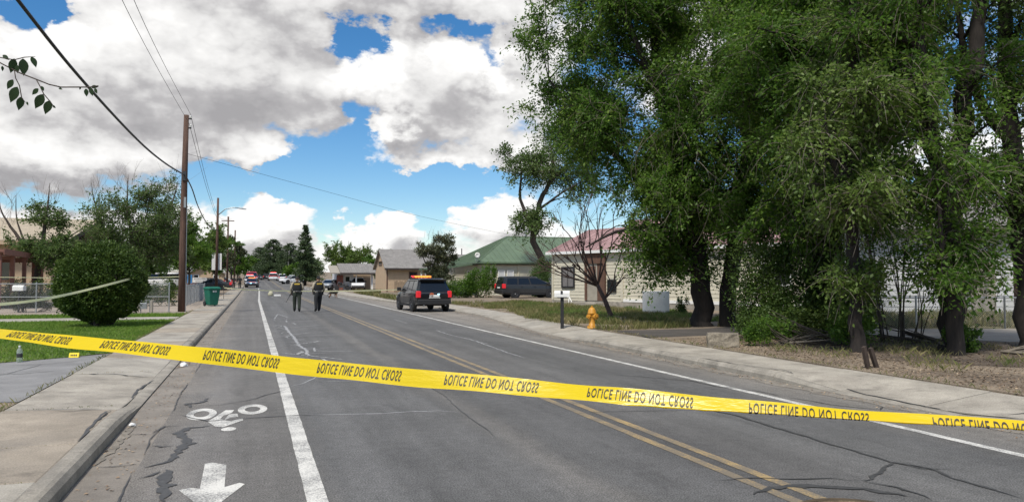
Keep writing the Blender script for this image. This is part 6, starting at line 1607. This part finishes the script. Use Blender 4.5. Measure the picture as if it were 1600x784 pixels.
def person(label, loc, rz, hgt=1.8, legs=(.1, -.1), arms=None, vest=True, colors=None, hat=False, rifle=False):
    k = hgt / 1.8; c = colors or {}
    lf, rf_ = legs
    A = arms or {'l': ((-.27, .02, 1.17), (-.22, .2, 1.02)), 'r': ((.27, -.02, 1.16), (.24, .14, 1.0))}
    J = {'pelvis': ((0, 0, .97), (.175, .13)), 'waist': ((0, 0, 1.12), (.165, .12)), 'chest': ((0, .01, 1.33), (.19, .13)), 'collar': ((0, 0, 1.47), (.10, .085)), 'neck': ((0, .01, 1.545), .06),
         'head': ((0, .025, 1.64), (.082, .098)), 'crown': ((0, .015, 1.735), (.078, .092)), 'tip': ((0, .01, 1.785), .04)}
    E_ = [('pelvis', 'waist'), ('waist', 'chest'), ('chest', 'collar'), ('collar', 'neck'), ('neck', 'head'), ('head', 'crown'), ('crown', 'tip')]
    for s, n, f in ((-1, 'l', lf), (1, 'r', rf_)):
        J['hip' + n] = ((s * .105, 0, .88), .125); J['knee' + n] = ((s * .115, f * .55 + .02, .5), .095); J['ank' + n] = ((s * .115, f, .12), .075); J['toe' + n] = ((s * .13, f + .15, .045), (.05, .042))
        J['sh' + n] = ((s * .215, 0, 1.425), .085); J['el' + n] = (A[n][0], .06); J['wr' + n] = (A[n][1], .034)
        d = Vector(A[n][1]) - Vector(A[n][0]); d.normalize(); hnd = Vector(A[n][1]) + d * .075; J['hand' + n] = (tuple(hnd), (.036, .022))
        E_ += [('pelvis', 'hip' + n), ('hip' + n, 'knee' + n), ('knee' + n, 'ank' + n), ('ank' + n, 'toe' + n), ('chest', 'sh' + n), ('sh' + n, 'el' + n), ('el' + n, 'wr' + n), ('wr' + n, 'hand' + n)]
    me = skin_mesh('person_body', J, E_)
    mats = [c.get('pants', M['cloth_green']), c.get('shirt', M['cloth_tan']), M['skin'], M['trim']]
    # fingers, nose and ears join the same mesh
    q = MB(); q.v = [tuple(v.co) for v in me.vertices]; q.f = [tuple(p.vertices) for p in me.polygons]; q.mi = [0] * len(q.f)
    for i, p in enumerate(me.polygons):
        ct = p.center; arm = abs(ct.x) > .2 and ct.z > .8
        if ct.z < .16: q.mi[i] = 3
        elif ct.z > 1.52: q.mi[i] = 2
        elif ct.z < 1.0 and not arm: q.mi[i] = 0
        else: q.mi[i] = 1
        for n in 'lr':
            el, wr = Vector(A[n][0]), Vector(A[n][1])
            if (ct - wr).dot((wr - el).normalized()) > -.01 and (ct - wr).length < .16: q.mi[i] = 2
    q.m = 2
    for n, s in (('l', -1), ('r', 1)):
        wr = Vector(A[n][1]); d = (wr - Vector(A[n][0])).normalized(); sd = d.cross(Vector((0, 0, 1))).normalized(); cu = Vector((-s, 0, -.3)).normalized()
        for j, L_ in enumerate((.07, .08, .075, .058)):
            b0 = wr + d * .085 + sd * (.027 - j * .018); q.tube([b0, b0 + d * L_ * .55 + cu * .01, b0 + d * L_ * .85 + cu * .035], [.0085, .008, .006], 5)
        b0 = wr + d * .03 + sd * .03; q.tube([b0, b0 + d * .035 + sd * .025, b0 + d * .06 + sd * .025 + cu * .02], [.0095, .009, .007], 5)
    q.tube([(0, .105, 1.68), (0, .14, 1.645), (0, .11, 1.635)], [.008, .014, .01], 5)
    for s in (-1, 1): q.tube([(s * .078, .01, 1.69), (s * .094, .0, 1.665), (s * .08, .012, 1.63)], [.012, .016, .01], 5)
    body = q.build('person', mats, None, loc, smooth=True, rz=rz); body.scale = (k, k, k); tag(body, label, 'person')
    # hair or cap
    h = MB(); rg = []
    for i in range(7):
        t = i / 6 * math.pi * .5; z = 1.665 + .135 * math.sin(t); rr_ = math.cos(t)
        rg.append([((.088 * rr_ + .004) * math.cos(a), .012 + (.108 * rr_ + .004) * math.sin(a) - .006, z + (.03 * max(0, math.sin(a)) * (1 - i / 6))) for a in [2 * math.pi * j / 14 for j in range(14)]])
    h.loft(rg); 
    if hat: h.loft([[(.09 * math.cos(a), .06 + .13 * math.sin(a), 1.70) for a in [math.pi * j / 8 for j in range(9)]], [(.09 * math.cos(a), .06 + .13 * math.sin(a), 1.71) for a in [math.pi * j / 8 for j in range(9)]]])
    h.build('cap' if hat else 'hair', M['cloth_black'] if hat else M['hair'], body, smooth=True)
    if vest:
        v = MB(); rg = []
        for z, hw, hd in ((1.09, .215, .165), (1.14, .225, .172), (1.3, .24, .178), (1.42, .225, .165), (1.49, .15, .115), (1.515, .115, .095)):
            rg.append([(hw * math.copysign(abs(math.cos(a)) ** .6, math.cos(a)), .008 + hd * math.copysign(abs(math.sin(a)) ** .7, math.sin(a)), z) for a in [2 * math.pi * (j + .5) / 20 for j in range(20)]])
        vs = v.loft(rg).build('vest', M['cloth_black'], body, smooth=True)
        MB().loft([[(x, y, z) for x, y in ((-.13, -.172), (.13, -.172), (.13, -.155), (-.13, -.155))] for z in (1.375, 1.445)]).build('yellow_patch', M['patch'], vs)
        v = MB(); rg = [[(.2 * math.cos(a), .008 + .155 * math.sin(a), z) for a in [2 * math.pi * j / 18 for j in range(18)]] for z in (1.015, 1.085)]
        v.loft(rg).build('belt', M['belt'], body)
        for s in (-1, 1): MB().bbox(s * .215 - .035, s * .215 + .035, -.06, .07, .86, 1.03, .012).build('holster', M['cloth_black'], body)
        for j in range(3): MB().bbox(-.09 + j * .07, -.04 + j * .07, -.19, -.15, .99, 1.06, .008).build('pouch', M['cloth_black'], body)
    if rifle:
        g_ = MB(); P = Vector(A['l'][1]); d = Vector((-.34, .12, -.62)).normalized()
        g_.tube([P - d * .32, P - d * .1], .028, 6); g_.tube([P - d * .1, P + d * .18], .03, 6); g_.tube([P + d * .18, P + d * .55], .012, 6); g_.tube([P + d * .0, P + d * .03 + Vector((.02, .12, .02))], .018, 5)
        ro = g_.build('rifle', M['cloth_black'], None, smooth=False); ro.location = loc; ro.rotation_euler = (0, 0, rz); ro.scale = (k, k, k); tag(ro, 'black rifle hanging muzzle down in the left officer\'s hand', 'rifle')
    return body


person('officer in black vest and dark green trousers, rifle pointing down at his left', (2.16, 39.6, 0), R(-4), 1.83, (.13, -.1), {'l': ((-.30, -.04, 1.17), (-.27, .1, .96)), 'r': ((.30, -.02, 1.17), (.22, .2, 1.1))}, rifle=True)
person('officer in black vest and charcoal trousers walking right of the other one', (3.2, 39.3, 0), R(14), 1.84, (-.02, .2), {'l': ((-.30, -.03, 1.18), (-.24, .13, 1.0)), 'r': ((.30, -.03, 1.17), (.26, .08, .94))}, colors={'pants': mat('charcoal_cloth', (.024, .025, .027), .9, .25, 12, .3, 50)}, hat=True)
dk_ = {'pants': M['cloth_black'], 'shirt': M['cloth_black']}
person('left of two dark dressed people on the far left pavement', (-2.5, 111, rise(111) + .13), R(170), 1.78, (.05, -.05), vest=False, colors=dk_)
person('right of two dark dressed people on the far left pavement', (-1.72, 112, rise(112) + .11), R(190), 1.8, (-.05, .08), vest=False, colors=dk_)


def dog():
    J = {'loin': ((0, -.2, .52), (.1, .12)), 'mid': ((0, .02, .50), (.11, .135)), 'chest': ((0, .24, .50), (.12, .16)), 'neck': ((0, .38, .60), (.07, .08)), 'poll': ((0, .47, .68), (.062, .065)), 'muz': ((0, .57, .655), (.035, .038)), 'nose': ((0, .64, .645), .022),
         'rump': ((0, -.32, .50), (.075, .09)), 'tail1': ((0, -.42, .42), .03), 'tail2': ((0, -.5, .3), .026), 'tail3': ((0, -.52, .2), .014)}
    E_ = [('loin', 'mid'), ('mid', 'chest'), ('chest', 'neck'), ('neck', 'poll'), ('poll', 'muz'), ('muz', 'nose'), ('loin', 'rump'), ('rump', 'tail1'), ('tail1', 'tail2'), ('tail2', 'tail3')]
    for s, n in ((-1, 'l'), (1, 'r')):
        o = .05 * s
        J['sh' + n] = ((s * .07, .25, .42), .065); J['elb' + n] = ((s * .08, .2 + o, .3), .05); J['wri' + n] = ((s * .08, .23 + o, .14), .036); J['paw' + n] = ((s * .08, .27 + o, .03), .027)
        J['thi' + n] = ((s * .07, -.3, .4), .085); J['stf' + n] = ((s * .085, -.22 - o, .3), .06); J['hock' + n] = ((s * .08, -.38 - o, .16), .036); J['hp' + n] = ((s * .08, -.34 - o, .03), .027)
        E_ += [('chest', 'sh' + n), ('sh' + n, 'elb' + n), ('elb' + n, 'wri' + n), ('wri' + n, 'paw' + n), ('rump', 'thi' + n), ('thi' + n, 'stf' + n), ('stf' + n, 'hock' + n), ('hock' + n, 'hp' + n)]
    me = skin_mesh('dog_body', J, E_)
    q = MB(); q.v = [tuple(v.co) for v in me.vertices]; q.f = [tuple(p.vertices) for p in me.polygons]
    q.mi = [0 if (p.center.z > .37 and -.4 < p.center.y < .5) or p.center.y > .58 or p.center.y < -.4 else 1 for p in me.polygons]; q.m = 0
    for s in (-1, 1): q.tube([(s * .04, .45, .72), (s * .05, .44, .80), (s * .05, .45, .84)], [.028, .02, .003], 5)
    o = q.build('dog', [mat('dark_fur', (.022, .018, .015), .9, .3, 12), mat('tan_fur', (.24, .12, .06), .9, .25, 12)], None, (6.7, 66.5, rise(66.5)), smooth=True, rz=R(-80)); tag(o, 'black and tan dog standing on the road right of the officers', 'dog')
dog()

# things left on the road beyond the officers
M['palebag'] = mat('pale_bag', (.42, .40, .28), .8, .25, 8)
r_ = np.random.default_rng(5); q = MB()
q.loft([[(math.cos(a) * .26 * kk * r_.uniform(.85, 1.15), math.sin(a) * .22 * kk * r_.uniform(.85, 1.15), z) for a in np.linspace(0, 5.7, 10)] for kk, z in ((.85, 0), (1, .12), (.9, .3), (.5, .42), (.15, .46))])
tag(q.build('bag', M['palebag'], loc=(1.7, 77.5, rise(77.5)), smooth=True), 'pale lumpy bag lying on the road beyond the officers', 'bag')
o = MB().bbox(-.3, .3, -.18, .18, 0, .16, .02).build('box', M['wt'], loc=(2.3, 76.0, rise(76)), rz=R(8)); tag(o, 'low white box on the road beside the pale bag', 'box')
MB().box(-.301, .301, -.01, .01, .162, .164).build('lid_seam', M['belt'], o)

# ================================================================== POLICE TAPE
def text_mesh(body, bold=.014):
    cu = bpy.data.curves.new('tape_text', 'FONT'); cu.body = body; cu.size = 1.0; cu.offset = bold; cu.space_character = 1.2; cu.space_word = .9; cu.resolution_u = 3
    o = bpy.data.objects.new('tape_text', cu); lk(o); dg = bpy.context.evaluated_depsgraph_get(); dg.update()
    me = bpy.data.meshes.new_from_object(o.evaluated_get(dg)); bm = bmesh.new(); bm.from_mesh(me)
    for i in range(1, 14):                 # cut across so that the print can follow the fold
        bmesh.ops.bisect_plane(bm, geom=bm.verts[:] + bm.edges[:] + bm.faces[:], plane_co=(0, i * .055, 0), plane_no=(0, 1, 0))
    bm.to_mesh(me); bm.free(); vs = [tuple(v.co) for v in me.vertices]; fs = [tuple(p.vertices) for p in me.polygons]
    bpy.data.objects.remove(o); bpy.data.meshes.remove(me); bpy.data.curves.remove(cu)
    return vs, fs


M['tapeink'] = mat('black_tape_print', (0.03, 0.026, 0.015), 0.5, 0.1, 10)
W_ = .0762
PHI = [(-8, 40), (-3, 66), (-1, 60), (0, 44), (1, 27), (2, 22), (3, 34), (4, 42), (5, 44), (6, 46), (9, 50), (21, 40)]
FOLD = [(-8, -.5), (4.25, -.5), (5.0, -.24), (5.6, -.12), (6.4, 0.0), (9, .02), (12, -.5), (21, -.5)]
def tape_pt(k, v, off=0.0):
    """k: running length in repeats of 0.6 m, v: across the tape -0.5..0.5; the far right lower edge is folded back"""
    c = Vector((-.69 + .4817 * k, 4.07 - .3567 * k, 1.362 - .0292 * k))
    c.z -= .012 * 4 * (k / 6) * (1 - k / 6) if -2 < k < 8 else (.012 * 4 * (-2 / 6) * (1 + 2 / 6) if k <= -2 else .012 * 4 * (8 / 6) * (1 - 8 / 6))
    c.z += .003 * math.sin(k * 2.1) + .0012 * math.sin(k * 6.3)
    t = Vector((.4817, -.3567, -.0292)).normalized(); n = Vector((-.3567, -.4817, 0)).normalized(); u = t.cross(n); u = u if u.z > 0 else -u
    f = interp(FOLD, k); ph = R(interp(PHI, k) + 5 * math.sin(k * 3.7) + 3 * math.sin(k * 8.1 + 1)); w = u * math.cos(ph) - n * math.sin(ph); nn = n * math.cos(ph) + u * math.sin(ph)
    sg = 1
    if v < f: v = 2 * f - v; off = -.0022 - off
    return c + w * (v * W_) + nn * (off + .0006 * math.sin(k * 7 + v * 4))
tp = MB(); ks = np.arange(-6.6, 18.7, .03); nv = 13
vs = [tuple(tape_pt(k, -.5 + j / (nv - 1))) for k in ks for j in range(nv)]
tp.add(vs, [(i * nv + j, i * nv + j + 1, (i + 1) * nv + j + 1, (i + 1) * nv + j) for i in range(len(ks) - 1) for j in range(nv - 1)])
m_, N_, L_, b_ = nodes_mat('police_tape_plastic'); b_.inputs['Base Color'].default_value = (.86, .64, .012, 1); b_.inputs['Roughness'].default_value = .3
tc_ = N_.new('ShaderNodeTexCoord'); mp_ = N_.new('ShaderNodeMapping'); mp_.inputs['Scale'].default_value = (5, 5, 26); L_.new(tc_.outputs['Object'], mp_.inputs[0])
nz_ = N_.new('ShaderNodeTexNoise'); nz_.inputs['Scale'].default_value = 1.6; nz_.inputs['Detail'].default_value = 4; L_.new(mp_.outputs[0], nz_.inputs['Vector'])
bp_ = N_.new('ShaderNodeBump'); bp_.inputs['Strength'].default_value = .5; bp_.inputs['Distance'].default_value = .01; L_.new(nz_.outputs['Fac'], bp_.inputs['Height']); L_.new(bp_.outputs[0], b_.inputs['Normal'])
t_ = N_.new('ShaderNodeBsdfTranslucent'); t_.inputs['Color'].default_value = (.86, .62, .01, 1); mx_ = N_.new('ShaderNodeMixShader'); mx_.inputs[0].default_value = .4
L_.new(b_.outputs[0], mx_.inputs[1]); L_.new(t_.outputs[0], mx_.inputs[2]); L_.new(mx_.outputs[0], N_['Material Output'].inputs[0]); M['tape'] = m_
tape = tp.build('police_tape', M['tape'], smooth=True); tag(tape, 'long yellow police tape with upside down lettering stretched across the foreground', 'police tape')
tv, tf = text_mesh('POLICE LINE DO NOT CROSS'); tw_ = max(v[0] for v in tv); th_ = max(v[1] for v in tv)
for k0 in range(-6, 18):                    # the print shows through mirrored top to bottom
    q = MB(); q.add([tuple(tape_pt(k0 + v[0] / tw_ * .67, -(v[1] / th_ - .5) * .60 + .02, .0022)) for v in tv], tf); q.build('lettering', M['tapeink'], tape)


def ribbon(label, pts, w, twist, m, seed=0, rip=.0):
    P = spline(pts, 14); q = MB(); rows = []
    for i, p in enumerate(P):
        a = (P[min(i + 1, len(P) - 1)] - P[max(i - 1, 0)]).normalized(); s = a.cross(Vector((0, 0, 1))).normalized(); u = s.cross(a)
        t = interp(twist, i / (len(P) - 1)); d = u * math.cos(R(t)) + s * math.sin(R(t)); rows.append((p + d * w / 2, p - d * w / 2))
    for a, c in zip(rows, rows[1:]): q.quad(tuple(a[0]), tuple(a[1]), tuple(c[1]), tuple(c[0]))
    o = q.build('police_tape', m, smooth=True); tag(o, label, 'police tape'); return o
m_, N_, L_, b_ = nodes_mat('painted_backlit_tape'); b_.inputs['Base Color'].default_value = (.90, .86, .52, 1); b_.inputs['Roughness'].default_value = .3  # lighter copy of the yellow tape, its back light put into the colour
t_ = N_.new('ShaderNodeBsdfTranslucent'); t_.inputs['Color'].default_value = (.90, .86, .52, 1); mx_ = N_.new('ShaderNodeMixShader'); mx_.inputs[0].default_value = .5
L_.new(b_.outputs[0], mx_.inputs[1]); L_.new(t_.outputs[0], mx_.inputs[2]); L_.new(mx_.outputs[0], N_['Material Output'].inputs[0]); M['tapebacklit'] = m_
ribbon('pale twisted police tape slanting up across the round bush', [(-6.2, 14.6, 1.05), (-4.83, 17.62, 1.17), (-4.78, 20.3, 1.19), (-4.72, 22.88, 1.27), (-4.35, 24.6, 1.43), (-3.72, 26.7, 1.70)], .066, [(0, -10), (.3, -40), (.5, -15), (.75, -35), (1, -15)], M['tapebacklit'])
ribbon('yellow police tape strung level along the left fence behind the bush', [(-16, 41.6, 1.82), (-10.97, 39.9, 1.77), (-8.6, 39.05, 1.74), (-6.3, 38.5, 1.72), (-3.25, 38.7, 1.8)], .042, [(0, 10), (.5, 40), (1, 10)], M['tapebacklit'])
ribbon('far police tape strung level across the road beyond the officers', [(-2.1, 62.6, 1.0), (0, 62.2, .82), (4, 61, .73), (8, 59.5, .76), (13.2, 56.8, .95)], .085, [(0, 10), (.3, 30), (.6, 15), (1, 25)], M['tapebacklit'])
ribbon('short pale loose tail of tape hanging by the vine bush', [(13.2, 56.8, .95), (13.3, 56.7, .8), (13.45, 56.6, .55)], .1, [(0, 0), (1, 60)], M['tapebacklit'])
# post that carries the tape at the right, out of the picture, and the far tape's stake
sp = empty('sign_post', (8.55, -2.75, .14), 0, 'thin steel post at the right kerb holding the tape end', 'post'); MB().tube([(0, 0, -.2), (0, 0, 2.2)], .03, 8).build('post', M['steel'], sp); MB().lathe([(.034, .64), (.036, .70)], 8).build('tape_knot', M['tape'], sp)
ts = empty('tape_stake', (-2.15, 62.7, .13), 0, 'thin stake on the left pavement holding the far tape', 'stake'); MB().tube([(0, 0, -.1), (0, 0, 1.05)], .018, 6).build('stake', M['darksteel'], ts); MB().lathe([(.022, .95), (.024, 1.02)], 8).build('tape_knot', M['tapebacklit'], ts)

# tree just outside the left edge whose twig hangs into view
def overhang():
    base = Vector((-3.95, 6.5, YARD_L)); r = empty('overhanging_tree', base, 0, 'tree at the left edge whose leafy twig hangs into the top corner', 'tree')
    loc = lambda p: tuple(Vector(p) - base)
    tr = MB().tube([(0, 0, -.1), (.02, 0, .8), (.05, -.05, 2.0), (.15, -.2, 3.2), (.1, -.3, 4.6)], [.16, .13, .11, .09, .05], 10).build('trunk', M['bark'], r, smooth=True)
    twigs = [[(-3.85, 6.35, 2.9), (-3.0, 5.6, 3.1), (-2.1, 4.7, 3.0), (-1.5, 3.95, 2.82), (-1.166, 3.761, 2.686), (-1.034, 3.718, 2.609), (-0.964, 3.695, 2.571), (-0.893, 3.671, 2.542), (-0.843, 3.655, 2.521), (-0.793, 3.638, 2.509), (-0.733, 3.616, 2.509), (-0.673, 3.595, 2.509), (-0.641, 3.584, 2.514)],
             [(-1.2, 3.78, 2.67), (-1.035, 3.717, 2.635), (-0.985, 3.7, 2.627), (-0.945, 3.686, 2.638), (-0.9, 3.67, 2.641)], [(-0.984, 3.702, 2.579), (-0.979, 3.701, 2.548), (-0.963, 3.697, 2.516), (-0.953, 3.695, 2.463), (-0.937, 3.691, 2.442)],
             [(-0.893, 3.672, 2.539), (-0.878, 3.667, 2.511), (-0.863, 3.663, 2.479), (-0.837, 3.656, 2.447), (-0.817, 3.65, 2.42)]]
    for i, t in enumerate(twigs):
        n = len(t); rad = ([.03, .024, .018, .011, .006] + [.0028] * (n - 5)) if i == 0 else [.0022] * (n - 1) + [.001]
        MB().tube([loc(p) for p in t], rad, 6).build('branch', M['bark'], r, smooth=True)
    LV = [((-0.985, 3.7, 2.633), (-0.999, 3.707, 2.569)), ((-0.95, 3.688, 2.633), (-0.944, 3.688, 2.558)), ((-0.974, 3.697, 2.606), (-0.972, 3.698, 2.569)), ((-0.989, 3.705, 2.542), (-1.015, 3.716, 2.5)), ((-0.971, 3.7, 2.511), (-1.002, 3.714, 2.442)), ((-0.955, 3.696, 2.468), (-0.964, 3.702, 2.408)), ((-0.885, 3.67, 2.503), (-0.913, 3.681, 2.476)), ((-0.865, 3.664, 2.479), (-0.899, 3.678, 2.415)), ((-0.837, 3.655, 2.452), (-0.858, 3.665, 2.391)), ((-1.033, 3.716, 2.648), (-1.007, 3.708, 2.627)), ((-0.915, 3.675, 2.641), (-0.894, 3.67, 2.595)), ((-1.034, 3.718, 2.601), (-1.032, 3.719, 2.577)), ((-0.873, 3.665, 2.514), (-0.863, 3.663, 2.492)), ((-0.691, 3.602, 2.503), (-0.688, 3.603, 2.468)), ((-0.673, 3.595, 2.507), (-0.664, 3.594, 2.471)), ((-0.655, 3.589, 2.505), (-0.646, 3.587, 2.48)), ((-0.671, 3.595, 2.509), (-0.641, 3.584, 2.512)), ((-0.803, 3.641, 2.505), (-0.787, 3.636, 2.499)), ((-0.932, 3.689, 2.447), (-0.927, 3.688, 2.429)), ((-0.827, 3.653, 2.431), (-0.814, 3.649, 2.418)), ((-0.713, 3.609, 2.511), (-0.717, 3.611, 2.497))]
    rr_ = random.Random(3)
    for i in range(26):                     # more leaves along the branch, left of the picture
        t = rr_.uniform(0, 1); p = Vector((-1.25 - t * 2.3, 3.85 + t * 2.3, 2.75 + .25 * t)) + Vector((rr_.uniform(-.1, .1), rr_.uniform(-.1, .1), rr_.uniform(-.12, .05))); LV.append((tuple(p), tuple(p + Vector((rr_.uniform(-.03, .03), rr_.uniform(-.03, .03), -.06)))))
    prof = [(0, .0), (.1, .17), (.25, .31), (.42, .36), (.6, .31), (.78, .18), (.92, .06), (1, 0)]
    q = MB(); vs = []; fs = []
    for y, w in prof: vs += [(-w * .72, y, .10 * w - .10 * y * y), (0, y, -.10 * y * y), (w * .72, y, .10 * w - .10 * y * y)]
    for i in range(len(prof) - 1): a = i * 3; fs += [(a, a + 1, a + 4, a + 3), (a + 1, a + 2, a + 5, a + 4)]
    q.add(vs, fs); lm = q.mesh('leaf', leaf_mat('near_leaf', (.03, .055, .02), (.05, .085, .03), None, .35, .45))
    for p in lm.polygons: p.use_smooth = True
    for a, c in LV:
        a, c = Vector(a), Vector(c); L_ = (c - a).length; d = (c - a).normalized(); tocam = Vector((0, 0, 1.68)) - a; tocam = (tocam + Vector((rr_.uniform(-1, 1), rr_.uniform(-1, 1), rr_.uniform(-1, 1))) * 1.6); s = d.cross(tocam).normalized(); nrm = s.cross(d)
        o = bpy.data.objects.new('leaf', lm); lk(o, r); mt = Matrix((( *s, 0), (*d, 0), (*nrm, 0), (0, 0, 0, 1))).transposed(); mt.translation = a - base; o.matrix_local = mt @ Matrix.Scale(L_, 4)
overhang()
